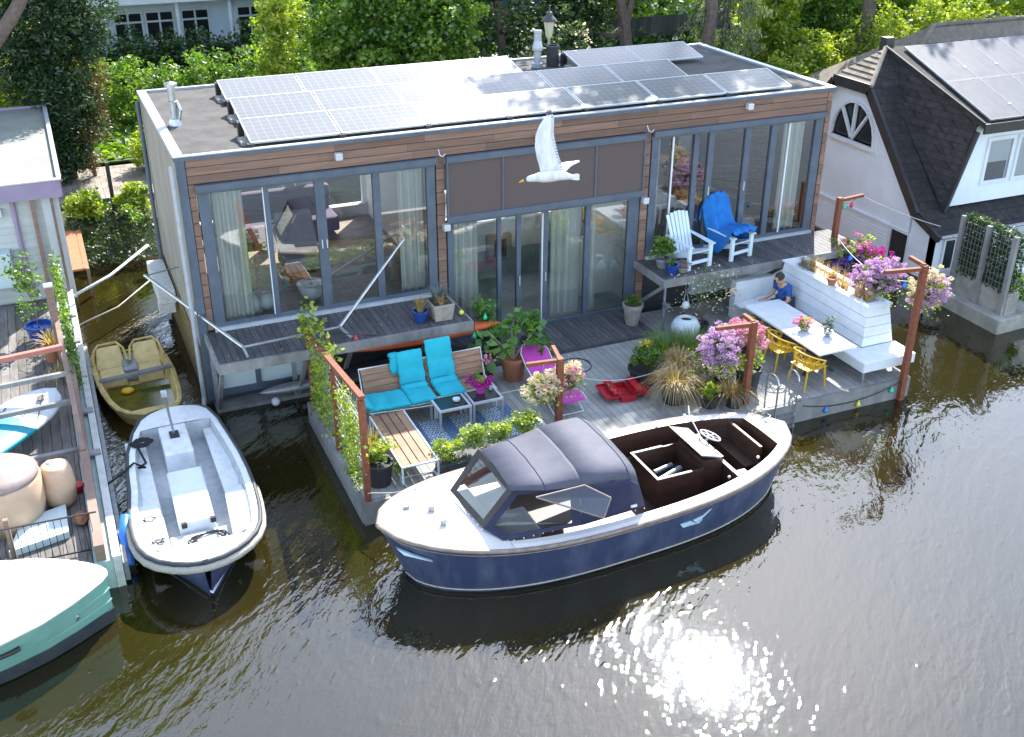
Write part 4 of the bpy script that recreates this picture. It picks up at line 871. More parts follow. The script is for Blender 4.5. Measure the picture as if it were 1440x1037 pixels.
tag(MB().ball((9.05, -1.28, 1.72), .05, 10, sc_=(1, 1, 1)).build('tennis_ball', bulbm['yellow']), 'pale yellow ball lying on the edge of the right balcony', 'ball') if False else None
tag(MB().ball((4.85, -1.15, 1.66), .055, 10).build('garden_ball', bulbm['yellow'], smooth=True), 'small yellow-green ball at the right end of the left balcony', 'ball')
# hanging bell lantern and bottle under the right balcony
t = T('hanging_lantern', 'small round white lantern on a cord below the right balcony', 'lantern', (9.9, -1.35, .95))
MB().ball((9.9, -1.35, 1.02), .09, 12).build('shade', MATS['white_ceramic'], t, smooth=True); MB().tube([(9.85, -1.35, 1.08), (9.9, -1.3, 1.48), (9.96, -1.35, 1.08)], .006, 5).build('cord', MATS['white_paint'], t)
tag(MB().lathe([(0, -.1), (.02, -.1), (.09, .02), (.10, .03), (0, .05)], (9.35, -1.45, 1.15), 14).build('outdoor_lamp', MATS['steel']), 'small metal bell lamp on the corner of the right balcony', 'lamp')

# ---- left boarding boom poles
t = T('davit_pole', 'silver pole reaching from the left side wall down to the left balcony corner', 'pole', (.1, .6, 1.6)); MB().tube([(-.71, 1.6, 2.3), (.60, -1.2, 1.74)], .032, 8).build('pole', MATS['steel'], t); MB().tube([(-.71, 1.6, 2.28), (0, 2.3, 2.1)], .012, 6).build('stay', MATS['galv'], t); MB().tube([(.60, -1.2, 1.74), (.64, -1.42, 1.62)], .025, 8).build('foot', MATS['galv'], t); MB().tube([(.60, -1.2, 1.74), (2.45, -1.0, 1.72)], .025, 8).build('crossbar', MATS['galv'], t)
t = T('davit_pole', 'slanting silver pole standing on the left balcony before the left window', 'pole', (3.3, -.6, 1.6)); MB().tube([(2.45, -1.0, 1.72), (4.05, -.16, 2.95)], [.032, .022], 8).build('pole', MATS['steel'], t); MB().tube([(2.45, -1.0, 1.72), (2.58, -1.35, 1.62)], .03, 8).build('foot', MATS['galv'], t)
t = T('side_box', 'pale weathered wall cabinet hanging on the left side wall above the water', 'cabinet', (-.2, 4.2, 1.1))
MB().box(-.42, -.05, 3.2, 5.2, .95, 1.25).build('body', MATS['white_old'], t, bev=.02); MB().box(-.43, -.10, 3.18, 3.5, .75, .95).build('foot', MATS['white_old'], t)
# ---- kayak and dinghy under the left balcony
def spindle(x0, x1, y, z, ry, rz_, n_=18, seg=12, tip=.6):
    rows = []
    for i in range(n_+1):
        q = i/n_; w = max(.02, math.sin(PI*q)**tip); rows.append([(x0+(x1-x0)*q, y+ry*w*math.cos(2*PI*k/seg), z+rz_*w*math.sin(2*PI*k/seg)) for k in range(seg)])
    return MB().grid(rows, closed=True)
tag(spindle(2.3, 5.68, -1.15, 1.30, .26, .13).build('kayak', MATS['orange'], smooth=True), 'orange kayak stored under the left balcony, its tip sticking out at the right', 'kayak')
t = T('rubber_dinghy', 'black upturned rubber dinghy lying below the orange kayak under the left balcony', 'dinghy', (3.8, -.8, .2))
spindle(2.3, 5.4, -.95, .62, .42, .24, tip=.4).build('hull', MATS['black_rubber'], t, smooth=True); MB().tube([(2.4, -1.3, .70), (5.3, -1.3, .80)], .03, 8).build('rub_strake', MATS['hull_dark'], t)
tag(spindle(.9, 2.3, -.45, .35, .12, .1).build('canoe', MATS['galv'], smooth=True), 'grey canoe nose visible below the left balcony behind the climber fence', 'canoe')
tag(MB().ball((1.2, -.45, .1), .09, 12).build('float_ball', MATS['white_paint'], smooth=True), 'small white float at the hull below the left balcony', 'float')

# ================= MAN on the bench
M('skin', (.50, .30, .21), (.45, .26, .18), .55); M('tshirt', (.02, .085, .30), (.015, .065, .24), .9, ns=12, bump=.3, bs=14); M('hair', (.03, .022, .018), (.05, .035, .03), .8, ns=40, bump=.5, bs=60); M('shorts', (.05, .06, .09), (.04, .05, .07), .9)
PX, PY, PZ = 12.0, -1.98, .88      # seat point, facing -x
def skin(name, V, E, Rr, mat, parent, root=0, lev=2):
    me = bpy.data.meshes.new(name); me.from_pydata([(PX+v[0], PY+v[1], PZ+v[2]) for v in V], E, []); me.transform(basis(parent).inverted()) if parent else None
    o = bpy.data.objects.new(name, me); COL.objects.link(o); o.parent = parent; o.modifiers.new('sk', 'SKIN')
    for i, r_ in enumerate(Rr):
        me.skin_vertices[0].data[i].radius = (r_, r_) if not isinstance(r_, tuple) else r_
    me.skin_vertices[0].data[root].use_root = True; me.materials.append(mat)
    s_ = o.modifiers.new('su', 'SUBSURF'); s_.levels = s_.render_levels = lev; o.modifiers['sk'].use_smooth_shade = True
    return o
man = T('person', 'man in a blue T-shirt sitting at the far end of the table, looking down', 'person', (PX, PY, PZ))
V = [(0, 0, .10), (-.03, 0, .26), (-.07, 0, .42), (-.10, 0, .50), (-.14, 0, .575), (-.19, 0, .64), (-.22, 0, .72),  # pelvis..head 0-6
     (-.08, .19, .475), (-.16, .25, .24), (-.36, .17, .20), (-.44, .14, .21),   # far arm 7-10
     (-.08, -.19, .475), (-.12, -.25, .23), (-.33, -.18, .19), (-.41, -.15, .20),   # near arm 11-14
     (0, .10, .09), (-.42, .13, .10), (-.40, .13, -.36), (-.52, .13, -.42),
     (0, -.10, .09), (-.42, -.13, .10), (-.38, -.13, -.36), (-.50, -.13, -.42)]
E_ = [(0, 1), (1, 2), (2, 3), (3, 4), (4, 5), (5, 6), (3, 7), (7, 8), (8, 9), (9, 10), (3, 11), (11, 12), (12, 13), (13, 14), (0, 15), (15, 16), (16, 17), (17, 18), (0, 19), (19, 20), (20, 21), (21, 22)]
Rr = [(.13, .15), (.12, .145), (.12, .165), (.09, .12), .055, .075, .06, .06, .043, .033, .025, .06, .043, .033, .025, .09, .065, .05, .035, .09, .065, .05, .035]
skin('body', V, E_, Rr, MATS['skin'], man)
SV = [(0, 0, .06), (-.03, 0, .26), (-.07, 0, .42), (-.10, 0, .51), (-.08, .20, .475), (-.125, .235, .33), (-.08, -.20, .475), (-.10, -.235, .33)]
skin('tshirt', SV, [(0, 1), (1, 2), (2, 3), (3, 4), (4, 5), (3, 6), (6, 7)], [(.15, .17), (.14, .165), (.14, .185), (.10, .14), .075, .065, .075, .065], MATS['tshirt'], man)
skin('shorts', [(0, 0, .08), (0, .10, .09), (-.34, .13, .10), (0, -.10, .09), (-.34, -.13, .10)], [(0, 1), (1, 2), (0, 3), (3, 4)], [(.15, .17), .10, .085, .10, .085], MATS['shorts'], man)
Mh = Matrix.Translation(Vector((PX-.205, PY, PZ+.68))) @ Matrix.Rotation(R(-28), 4, 'Y')
MB().lathe([(1e-4, -.125), (.05, -.115), (.072, -.06), (.082, 0), (.085, .05), (.07, .10), (.035, .125), (1e-4, .13)], (0, 0, 0), 16, 0, 1.12, .92, Mh).build('head', MATS['skin'], man, smooth=True)
MB().lathe([(.097, .01), (.099, .05), (.083, .108), (.042, .142), (1e-4, .148)], (.018, 0, 0), 16, 0, 1.08, .95, Mh).build('hair', MATS['hair'], man, smooth=True)
mb = MB(); mb.lathe([(1e-4, -.018), (.014, -.01), (.01, .02), (1e-4, .03)], (-.095, 0, -.01), 8, M_=Mh)
for s in (-1, 1): mb.lathe([(1e-4, -.03), (.012, -.015), (.015, .015), (1e-4, .03)], (.0, s*.078, 0), 8, 0, 1.2, .6, Mh)
mb.build('nose_and_ears', MATS['skin'], man, smooth=True)
mb = MB()
for s in (-1, 1): mb.lathe([(1e-4, -.008), (.009, 0), (1e-4, .008)], (-.088, s*.032, .018), 8, M_=Mh)
mb.build('eye', MATS['black'], man)
for s, (hx, hy, hz) in ((1, V[10]), (-1, V[14])):
    base = Vector((hx, hy, hz)); HV = [tuple(base), tuple(base+Vector((-.07, -s*.01, -.01)))]; HE = [(0, 1)]; HR = [.026, .034]
    for k in range(4):
        o_ = (k-1.5)*.02; ln = (.034, .04, .037, .028)[k]; i0 = len(HV)
        HV += [tuple(base+Vector((-.085, o_, -.01))), tuple(base+Vector((-.085-ln, o_*1.1, -.018))), tuple(base+Vector((-.085-ln*1.5, o_*1.1, -.045)))]; HE += [(1, i0), (i0, i0+1), (i0+1, i0+2)]; HR += [.011, .009, .008]
    i0 = len(HV); HV += [tuple(base+Vector((-.03, -s*.04, -.005))), tuple(base+Vector((-.065, -s*.055, -.015)))]; HE += [(0, i0), (i0, i0+1)]; HR += [.012, .009]
    skin('hand', HV, HE, HR, MATS['skin'], man, lev=1)

# ================= GULL in flight
M('gull_white', (.78, .78, .78), (.52, .54, .57), .7, ns=14, st=(1, 1, .25), detail=6); M('gull_grey', (.62, .63, .66), (.42, .44, .48), .7, ns=20, st=(1, 1, .3)); M('beak', (.7, .3, .02), None, .5); M('gull_tip', (.05, .05, .055), (.15, .15, .15), .7)
G = Vector((2.35, -10.35, 7.37)); gu, gr, gf = cu_.copy(), cr_.copy(), cf_.copy()
def gp(a, b, c=0): return tuple(G+gr*a+gu*b-gf*c)
gl = T('seagull', 'white gull flying past the houseboat with one wing raised, orange beak to the left', 'gull', G)
k_ = .0066
V = [(-40, -14), (-33, -12), (-22, -10.5), (-8, -8), (6, -7), (20, -9), (30, -10.5)]
me = bpy.data.meshes.new('body'); me.from_pydata([gp(a*k_, b*k_) for a, b in V], [(i, i+1) for i in range(6)], []); me.transform(basis(gl).inverted())
o = bpy.data.objects.new('body', me); COL.objects.link(o); o.parent = gl; o.modifiers.new('sk', 'SKIN')
for i, r_ in enumerate((.024, .034, .044, .062, .056, .034, .016)): me.skin_vertices[0].data[i].radius = (r_, r_)
me.skin_vertices[0].data[3].use_root = True; s_ = o.modifiers.new('su', 'SUBSURF'); s_.levels = s_.render_levels = 2; o.modifiers['sk'].use_smooth_shade = True; me.materials.append(MATS['gull_white'])
MB().tube([gp(-43*k_, -15*k_), gp(-50*k_, -17.5*k_)], [.014, .003], 6).build('beak', MATS['beak'], gl); MB().ball(gp(-37*k_, -11.5*k_, .03), .005, 6).build('eye', MATS['black'], gl)
def wing(pts, nm):   # leading / trailing edge pairs
    rows = []
    for i, (la, lb, lc, ta, tb, tc_) in enumerate(pts):
        row = []
        for q in np.linspace(0, 1, 7): row.append(Vector(gp((la+(ta-la)*q)*k_, (lb+(tb-lb)*q)*k_*(.86 if nm == 'w' else 1), lc+(tc_-lc)*q+.012*math.sin(PI*q))))
        rows.append(row)
    return rows
w1_ = wing([(-19, -5, .0, 12, -5, .0), (-21, 6, .02, 7, 8, .02), (-25, 20, .06, 3, 20, .05), (-27.5, 34, .10, -.5, 33, .09), (-27, 48, .13, -3.5, 46, .12), (-25, 58, .15, -5, 57, .14), (-20.5, 69, .16, -4.5, 68, .16), (-15.5, 77, .17, -4.5, 77, .17), (-11.5, 83, .17, -6, 84, .17)], 'w')
MB().grid(w1_).build('wing', MATS['gull_white'], gl, smooth=True, solid=.010)
mb = MB()
for i in range(6): a0 = w1_[-1][i]; mb.tube([a0, a0+gu*.05+gr*(.004*i)], [.008, .003], 5)
mb.build('wing_tip', MATS['gull_tip'], gl)
mb = MB()
for i in range(len(w1_)-1):
    for q in (0, .33, .66): a0 = w1_[i][-1].lerp(w1_[i+1][-1], q); mb.bar(a0-gr*.03, a0+gr*.022+gu*.012, .022, .006, up=tuple(gf))
mb.build('flight_feathers', MATS['gull_grey'], gl)
w2_ = wing([(-12, -3, 0, 10, -6, 0), (-4, 4, -.06, 16, -2, -.05), (8, 13, -.14, 22, 6, -.12), (20, 18, -.22, 27, 12, -.20), (30, 21, -.3, 33, 17, -.28), (38, 24, -.36, 39, 22, -.35)], 'v')
MB().grid(w2_).build('wing', MATS['gull_grey'], gl, smooth=True, solid=.010)
MB().grid([[gp(22*k_, (-7-q*2)*k_, .0) for q in range(4)], [gp(32*k_, (-5-q*3.2)*k_, .01) for q in range(4)], [gp(36*k_, (-6-q*2.8)*k_, .01) for q in range(4)]]).build('tail', MATS['gull_white'], gl, solid=.008)
# ================= BOATS
M('launch_blue', (.032, .045, .10), (.11, .13, .20), .45, ns=2.6, st=(1, 1, .35), lo=.45, hi=.85, bump=.04, detail=8, spec=.6)
M('launch_deck', (.74, .70, .66), (.66, .62, .59), .55, ns=3, bump=.03, detail=8)
M('launch_brown', (.085, .042, .028), (.05, .028, .02), .38, ns=3, st=(1, 1, 3), bump=.05)
M('canvas_sheen', (.085, .088, .12), (.065, .068, .098), .75, ns=3, bump=.12, bs=3)  # hood top paler than the sides: sky sheen put into the colour
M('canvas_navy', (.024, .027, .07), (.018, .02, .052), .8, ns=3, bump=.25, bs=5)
M('bronze_strip', (.30, .24, .20), (.18, .14, .11), .6, ns=6, detail=8)
M('gelcoat', (.78, .80, .81), (.55, .57, .57), .4, ns=5, bump=.03, detail=8, lo=.45, hi=.8)
M('rope_black', (.02, .02, .022), None, .9); M('rope_grey', (.45, .42, .36), (.3, .28, .24), .9, ns=30, bump=.5, bs=40)
M('yellow_hull', (.66, .50, .19), (.42, .31, .10), .6, ns=5, bump=.2, bs=12, detail=8); M('yellow_seat', (.74, .58, .27), (.55, .42, .18), .6, ns=5, detail=8)
M('bilge_water', (.16, .12, .012), (.05, .06, .008), .1, ns=3, spec=.5); M('boat_teal', (.19, .40, .33), (.15, .33, .27), .5, ns=2, bump=.03); M('antifoul', (.02, .03, .04), (.04, .045, .045), .7, ns=6)
M('aqua', (.02, .33, .42), (.015, .28, .36), .45); M('engine_grey', (.3, .33, .33), (.2, .22, .22), .4, metal=.4)
def loft(stn, A, parent, mat_out, mat_in, mat_cap, cap=.16, floor=.15, u_in=None, keel=-.3, strip=None, rub=.035, name='hull', rake=(0, 0)):
    """stn: (u, centre, half, sheer, waterline_half). outer skin, rub rail, deck cap and inner well between u_in[0]..u_in[1]"""
    rows = []
    for u, c, h, z, hw in stn:
        L_ = [(-h, z-.03), (-h*.995+(h-hw)*.03, z-.12), (-(h*.55+hw*.45), z*.5), (-hw, .06), (-hw*.93, -.06), (-hw*.5, keel*.7), (0, keel)]
        ring = L_+[(-a, b_) for a, b_ in L_[-2::-1]]; 
        um = max(abs(stn[0][0]), abs(stn[-1][0])); k_ = (abs(u)/um)**6*(rake[0] if u < 0 else -rake[1]); rows[-1:] = rows[-1:]; rows.append([A(u+k_*min(1.25, 1-b_/z), c+a, b_) for a, b_ in ring])
    n_ = len(rows[0]); MB().grid(rows, flip=True).build(name, mat_out, parent, smooth=True)
    o1 = [A(u, c-h, z-.02) for u, c, h, z, hw in stn]+[A(u, c+h, z-.02) for u, c, h, z, hw in stn[::-1]]
    MB().tube(o1+[o1[0]], rub, 8).build('rub_rail', strip or mat_cap, parent, smooth=True)
    cam_ = lambda z, q: z+.03*(1-q*q)
    mb = MB(); ins = []; 
    def cs(u, c, h, z, qs): return [A(u, c+h*q, cam_(z, q)) for q in qs]
    qs = np.linspace(-1, 1, 13)
    f = [s for s in stn if s[0] <= u_in[0]+1e-6]; a_ = [s for s in stn if s[0] >= u_in[1]-1e-6]; m_ = [s for s in stn if u_in[0]-1e-6 <= s[0] <= u_in[1]+1e-6]
    if u_in[0] == u_in[1]: f, a_, m_ = stn, [], []
    if len(f) > 1: mb.grid([cs(u, c, h, z, qs) for u, c, h, z, hw in f])
    if len(a_) > 1: mb.grid([cs(u, c, h, z, qs) for u, c, h, z, hw in a_])
    for s in ((-1, 1) if m_ else ()): mb.grid([[A(u, c+s*h, z), A(u, c+s*(h-cap*.5), z+.015), A(u, c+s*max(.02, h-cap), z+.01)] for u, c, h, z, hw in m_])
    mb.build('deck', mat_cap, parent, smooth=False)
    if not m_: return
    mb = MB(); rows = []
    for u, c, h, z, hw in m_:
        i = max(.02, h-cap); fl_ = min(i-.01, hw*.88); rows.append([A(u, c-i, z+.01), A(u, c-i, z-.02), A(u, c-fl_, floor), A(u, c, floor), A(u, c+fl_, floor), A(u, c+i, z-.02), A(u, c+i, z+.01)])
    mb.grid(rows)
    for r_, s in ((rows[0], m_[0]), (rows[-1], m_[-1])): mb.add([r_[0], r_[2], r_[4], r_[6]], [(0, 1, 2, 3)])
    mb.build('well', mat_in, parent)
# ---- the blue launch
bx0, by0, br = 5.18, -6.36, math.atan2(.30, 7.6)
def AL(u, v, z): return (bx0+u*math.cos(br)-v*math.sin(br), by0+u*math.sin(br)+v*math.cos(br), z)
st = []
for i in range(45):
    t_ = -1+2*i/44; a = abs(t_); h = 1.27*(1-min(1, a)**3)**.6+.012; z = .76+(.30 if t_ < 0 else .18)*a*a
    st.append((3.72*t_, 0, h, z, max(.01, h*(.94-.30*a**3)*(1 if a < .97 else .6))))
LA = T('motor_launch', 'blue-hulled open motor launch with grey canvas hood moored at the terrace', 'motorboat', (bx0, by0, 0))
loft(st, AL, LA, MATS['launch_blue'], MATS['launch_brown'], MATS['launch_deck'], cap=.21, floor=.14, u_in=(st[10][0], st[41][0]), strip=MATS['bronze_strip'], rake=(.42, .25))
def ring_at(zf, off, r_, nm, mat):
    P_ = [AL(u+(abs(u)/3.72)**6*(.42 if u < 0 else -.25)*zf*.95, -(h*(1-zf)+hw*zf)*off-.004, z*(1-zf)+.05*zf) for u, c, h, z, hw in st]; MB().tube(P_, r_, 6).build(nm, mat, LA, smooth=True)
ring_at(.97, 1.0, .013, 'waterline_strip', MATS['rope_grey'])
ring_at(.12, 1.0, .012, 'strake', MATS['bronze_strip'])
# hull emblem: two pale blades, and the small bow mark
def hullpt(x, zz, o_=.012):
    u = x-bx0; t_ = u/3.72; h = 1.27*(1-abs(t_)**3)**.6; y = by0+math.sin(br)*u-h*math.cos(br)+(.76-zz)*.06; return (x, y-o_-.01, zz)
M('emblem', (.45, .62, .72), (.4, .57, .68), .5)
def emb(poly, name='emblem'):
    mb = MB(); a = [hullpt(*p_) for p_ in poly]; b_ = [hullpt(p_[0], p_[1], -.05) for p_ in poly]; mb.hexa(b_, a); mb.build(name, MATS['emblem'], LA)
emb([(6.00, .50), (6.06, .42), (6.30, .43), (6.20, .50)]); emb([(6.24, .50), (6.32, .43), (6.42, .47), (6.60, .60), (6.56, .60), (6.44, .53)]); emb([(6.08, .415), (6.34, .42), (6.44, .455), (6.38, .40)])
emb([(1.62, .84), (1.70, .76), (2.05, .72), (1.8, .80)])
# hood
WBf, WBn, WBc = (2.80, -5.95, .97), (2.92, -7.05, .94), (3.10, -7.36, .88)
TFf, TFn = (3.28, -5.96, 1.62), (3.36, -7.16, 1.58)
BRn, BRf = (5.48, -7.36, .84), (5.75, -5.36, .86)
rows = []
sts = [(3.30, -7.16, -5.96, 1.60, .015, .01), (3.8, -7.30, -5.80, 1.62, .02, .05), (4.32, -7.36, -5.64, 1.635, .03, .08), (4.36, -7.36, -5.62, 1.655, .03, .08), (4.85, -7.38, -5.54, 1.64, .03, .09), (5.16, -7.38, -5.48, 1.60, .03, .10), (5.32, -7.36, -5.44, 1.50, .03, .10)]
for x, yn, yf, z, cr_v, sh in sts:
    row = []
    for k in range(17):
        q = k/16; y = yn+(yf-yn)*(.5-.5*math.cos(PI*q)) if False else yn+(yf-yn)*q; e = abs(2*q-1)
        row.append((x+.02*(1-e), y, z+cr_v*(1-e*e)*.9-sh*1.7*e**9+.004*math.sin(k*1.7+x*5)))
    rows.append(row)
MB().grid(rows[:4]).build('hood_front', MATS['canvas_sheen'], LA, smooth=True, solid=.02); MB().grid(rows[3:]).build('hood_rear', MATS['canvas_sheen'], LA, smooth=True, solid=.02)
for i_ in (1, 5): MB().tube([Vector(p_)+Vector((0, 0, .012)) for p_ in rows[i_]], .008, 5).build('seam', MATS['canvas_navy'], LA)
near = [r_[0] for r_ in rows]; far = [r_[-1] for r_ in rows]
def side(edge, base0, base1, nm):
    n_ = len(edge); R_ = []
    for i, e in enumerate(edge):
        q = i/(n_-1); bb = Vector(base0).lerp(Vector(base1), q); ev = Vector(e); R_.append([ev.lerp(bb, k/6)+Vector((0, -.015*math.sin(PI*k/6), .0)) for k in range(7)])
    return MB().grid(R_).build(nm, MATS['canvas_navy'], LA, smooth=True, solid=.012)
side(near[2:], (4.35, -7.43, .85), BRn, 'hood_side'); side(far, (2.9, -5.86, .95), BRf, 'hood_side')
# near front window: frame strips round a clear sheet
cn = Vector(near[2]); bn = Vector((4.35, -7.43, .85)); pn = [Vector(TFn), Vector(WBn), Vector(WBc), bn, cn]
f = MB(); c0 = sum(pn, Vector())/5
def inner(p_, k=.80): return c0.lerp(p_, k)
for a, b_ in zip(pn, pn[1:]+pn[:1]): f.quad(a, b_, inner(b_), inner(a))
f.build('window_frame', MATS['canvas_navy'], LA, solid=.012)
g_ = MB(); g_.add([inner(p_) for p_ in pn], [tuple(range(5))]); g_.build('side_window', MATS['clear_vinyl'], LA)
pw = [Vector(WBf), Vector(WBn), Vector(TFn), Vector(TFf)]; c0 = sum(pw, Vector())/4; f = MB()
for a, b_ in zip(pw, pw[1:]+pw[:1]): f.quad(a, b_, inner(b_, .78), inner(a, .78))
M('canvas_black', (.035, .033, .035), (.05, .045, .045), .85)
f.build('window_frame', MATS['canvas_black'], LA, solid=.015); g_ = MB(); g_.add([inner(p_, .78) for p_ in pw], [(0, 1, 2, 3)]); g_.build('windscreen', MATS['clear_vinyl'], LA)
fl4 = [Vector((3.62, -7.36, 1.50)), Vector((4.40, -7.38, 1.52)), Vector((4.72, -7.62, 1.36)), Vector((4.55, -7.74, 1.12))]
MB().add(fl4, [(0, 1, 2, 3)]).build('open_flap', MATS['clear_vinyl'], LA); mb = MB()
for a, b_ in zip(fl4, fl4[1:]+fl4[:1]): mb.tube([a, b_], .012, 6)
mb.build('flap_frame', MATS['bronze_strip'], LA)
mb = MB()
for i in range(16): p_ = Vector((3.1, -7.40, .87)).lerp(Vector((5.45, -7.39, .83)), i/15); mb.ball(p_, .012, 6)
for i in range(9): p_ = Vector(WBf).lerp(Vector(WBn), i/8)+Vector((-.03, 0, 0)); mb.ball(p_, .012, 6)
mb.build('stud', MATS['white_paint'], LA)
MB().box(5.2, 5.3, -7.42, -7.40, .92, .96).build('label_patch', MATS['white_paint'], LA)
# things under the hood
MB().box(3.15, 3.7, -6.2, -5.7, .15, .75).build('seat_box', MATS['launch_deck'], LA); MB().box(3.0, 3.9, -7.0, -6.3, .15, .62).build('seat_box', MATS['launch_deck'], LA, bev=.04)
tag(MB().box(3.75, 4.0, -6.0, -5.8, .76, 1.1).build('life_vest', MATS['leaf_green'], bev=.05), 'green bundle lying under the boat hood behind the windscreen', 'life vest')
# cockpit
def obox(x0, x1, y0, y1, z0, z1, w=.03):
    mb = MB(); mb.box(x0, x1, y0, y0+w, z0, z1); mb.box(x0, x1, y1-w, y1, z0, z1); mb.box(x0, x0+w, y0+w, y1-w, z0, z1); mb.box(x1-w, x1, y0+w, y1-w, z0, z1); return mb
obox(6.15, 7.05, -6.62, -5.72, .14, .70).build('engine_box', MATS['launch_brown'], LA)
mb = MB(); mb.box(6.14, 6.18, -6.63, -5.71, .701, .715); mb.box(6.181, 6.8, -6.63, -6.59, .701, .715); mb.box(6.181, 6.75, -5.75, -5.71, .701, .715); mb.build('engine_box_rim', MATS['launch_deck'], LA)
en = T('engine_block', '', '', (6.6, -6.15, .2)); en.parent = LA; en.matrix_parent_inverse = Matrix.Identity(4); en.location = Vector((6.6, -6.15, .2))-LA.location
for k in ('label', 'category'):
    if k in en: del en[k]
MB().box(6.3, 6.95, -6.4, -5.9, .15, .42).build('block', MATS['black_rubber'], en, bev=.03); MB().tube([(6.35, -6.35, .48), (6.85, -6.2, .52)], .05, 10).build('pipe', MATS['engine_grey'], en); MB().tube([(6.4, -6.1, .48), (6.8, -6.0, .48)], .04, 10).build('pipe', MATS['engine_grey'], en)
MB().box(7.06, 7.45, -6.55, -5.75, .14, .80).build('console', MATS['launch_brown'], LA)
MB().hexa([(6.98, -6.60, .93), (7.38, -6.60, .80), (7.38, -5.55, .80), (6.98, -5.55, .93)], [(6.98, -6.60, .96), (7.38, -6.60, .83), (7.38, -5.55, .83), (6.98, -5.55, .96)]).build('console_top', MATS['engine_grey'], LA, bev=.01)
mb = MB(); wc = Vector((7.52, -6.02, .90)); wd = Vector((-.35, .35, -.87)).normalized(); wa = Vector((0, 1, 0)); wb = wd.cross(wa)
mb.tube([wc+(wa*math.cos(a)+wb*math.sin(a))*.19 for a in np.linspace(0, 2*PI, 21)], .013, 6)
for k in range(6): a = k*PI/3; mb.tube([wc, wc+(wa*math.cos(a)+wb*math.sin(a))*.19], .009, 5)
mb.tube([wc, wc+wd*.15], .02, 6); mb.build('steering_wheel', MATS['launch_deck'], LA)
MB().box(7.46, 7.50, -6.98, -6.3, .14, .66).build('bulkhead', MATS['launch_brown'], LA); MB().box(7.45, 7.51, -7.0, -6.3, .661, .68).build('bulkhead_trim', MATS['launch_deck'], LA)
MB().box(7.52, 7.85, -6.86, -6.62, .14, .5).build('side_bench', MATS['launch_brown'], LA); MB().box(6.15, 7.3, -7.16, -6.95, .14, .36).build('side_bench', MATS['launch_brown'], LA)
MB().box(7.92, 8.18, -6.55, -5.5, .14, .48).build('aft_bench', MATS['launch_brown'], LA); MB().box(8.14, 8.20, -6.6, -5.45, .481, .84).build('aft_bench_back', MATS['launch_brown'], LA, bev=.01)
MB().box(6.1, 7.3, -5.55, -5.38, .14, .4).build('side_bench', MATS['launch_brown'], LA)
for p_ in ((6.9, -5.28, .82), (7.35, -6.9, .62), (7.9, -6.88, .86), (7.5, -5.22, .88)): MB().ball(p_, .03, 8).build('fitting', MATS['white_paint'], LA, smooth=True)
MB().tube([(7.62, -5.14, 1.0), (7.55, -5.3, .9), (7.5, -5.75, .75)], .012, 6).build('lanyard', MATS['white_paint'], LA)
mb = MB(); mb.bar((8.5, -5.8, .965), (8.62, -6.1, .955), .016); mb.bar((8.62, -6.1, .955), (8.8, -5.95, .965), .016); mb.bar((8.8, -5.95, .965), (8.68, -5.7, .97), .016); mb.build('hatch_outline', MATS['black'], LA)
for p_ in ((8.74, -5.85), (2.0, -6.2), (2.4, -6.75), (2.35, -6.35)): MB().box(p_[0]-.05, p_[0]+.05, p_[1]-.02, p_[1]+.02, .97, 1.06).build('cleat', MATS['galv'], LA)
MB().bar((9.08, -5.85, .85), (9.5, -5.6, .8), .10, .05).build('gangplank', MATS['launch_deck'], LA) if False else None
tag(MB().tube([(2.4, -5.75, 1.0), (2.05, -5.35, .75), (1.75, -4.98, .6), (1.72, -4.95, .5)], .012, 6).build('mooring_rope', MATS['rope_grey']), 'mooring rope from the blue launch bow to the climber fence post', 'rope')
# ---- white open boat
BS = [(-.86, -.74, .30, .60, .2), (-.93, -.74, .45, .60, .38), (-1.1, -.76, .60, .60, .5), (-1.5, -.79, .74, .59, .62), (-2.2, -.83, .86, .58, .74), (-2.8, -.83, .92, .575, .78), (-3.4, -.83, .95, .57, .78), (-3.9, -.86, .975, .58, .74), (-4.4, -.89, .975, .6, .62), (-4.8, -.91, .95, .62, .48), (-5.1, -.92, .90, .64, .36), (-5.35, -.93, .80, .65, .25), (-5.55, -.94, .65, .66, .14), (-5.7, -.94, .46, .665, .06), (-5.80, -.95, .26, .67, .02), (-5.84, -.95, .05, .67, .01)]
BS = BS[::-1]
AW = lambda u, v, z: (v, u, z)
WB = T('open_boat', 'white open boat with a steering pole, moored left of the brown houseboat', 'motorboat', (-.85, -3.4, 0))
M('gelcoat_floor', (.50, .52, .53), (.36, .38, .39), .6, ns=7, detail=8, lo=.4, hi=.7)
loft(BS, AW, WB, MATS['launch_blue'], MATS['gelcoat_floor'], MATS['gelcoat'], cap=.13, floor=.2, u_in=(-5.35, -1.5), strip=MATS['hull_dark'], rub=.04)
P_ = [(c-h-.02, u-.01, z-.11) for u, c, h, z, hw in BS if u < -3.8][::-1]+[(c+h+.02, u-.01, z-.11) for u, c, h, z, hw in BS if u < -3.8]
MB().tube(P_, .065, 10).build('rope_fender', MATS['rope_grey'], WB, smooth=True)
mb = MB(); mb.tube([(-1.42, -4.95, .06), (-.93, -5.86, .10)], .018, 5); mb.tube([(-.44, -4.95, .06), (-.93, -5.86, .10)], .018, 5); mb.build('bow_line', MATS['white_paint'], WB)
MB().hexa([(-1.4, -5.0, -.3), (-.46, -5.0, -.3), (-.90, -5.6, -.3), (-.96, -5.6, -.3)], [(-1.42, -4.95, .05), (-.44, -4.95, .05), (-.91, -5.84, .10), (-.95, -5.84, .10)]).build('stem', MATS['launch_blue'], WB)
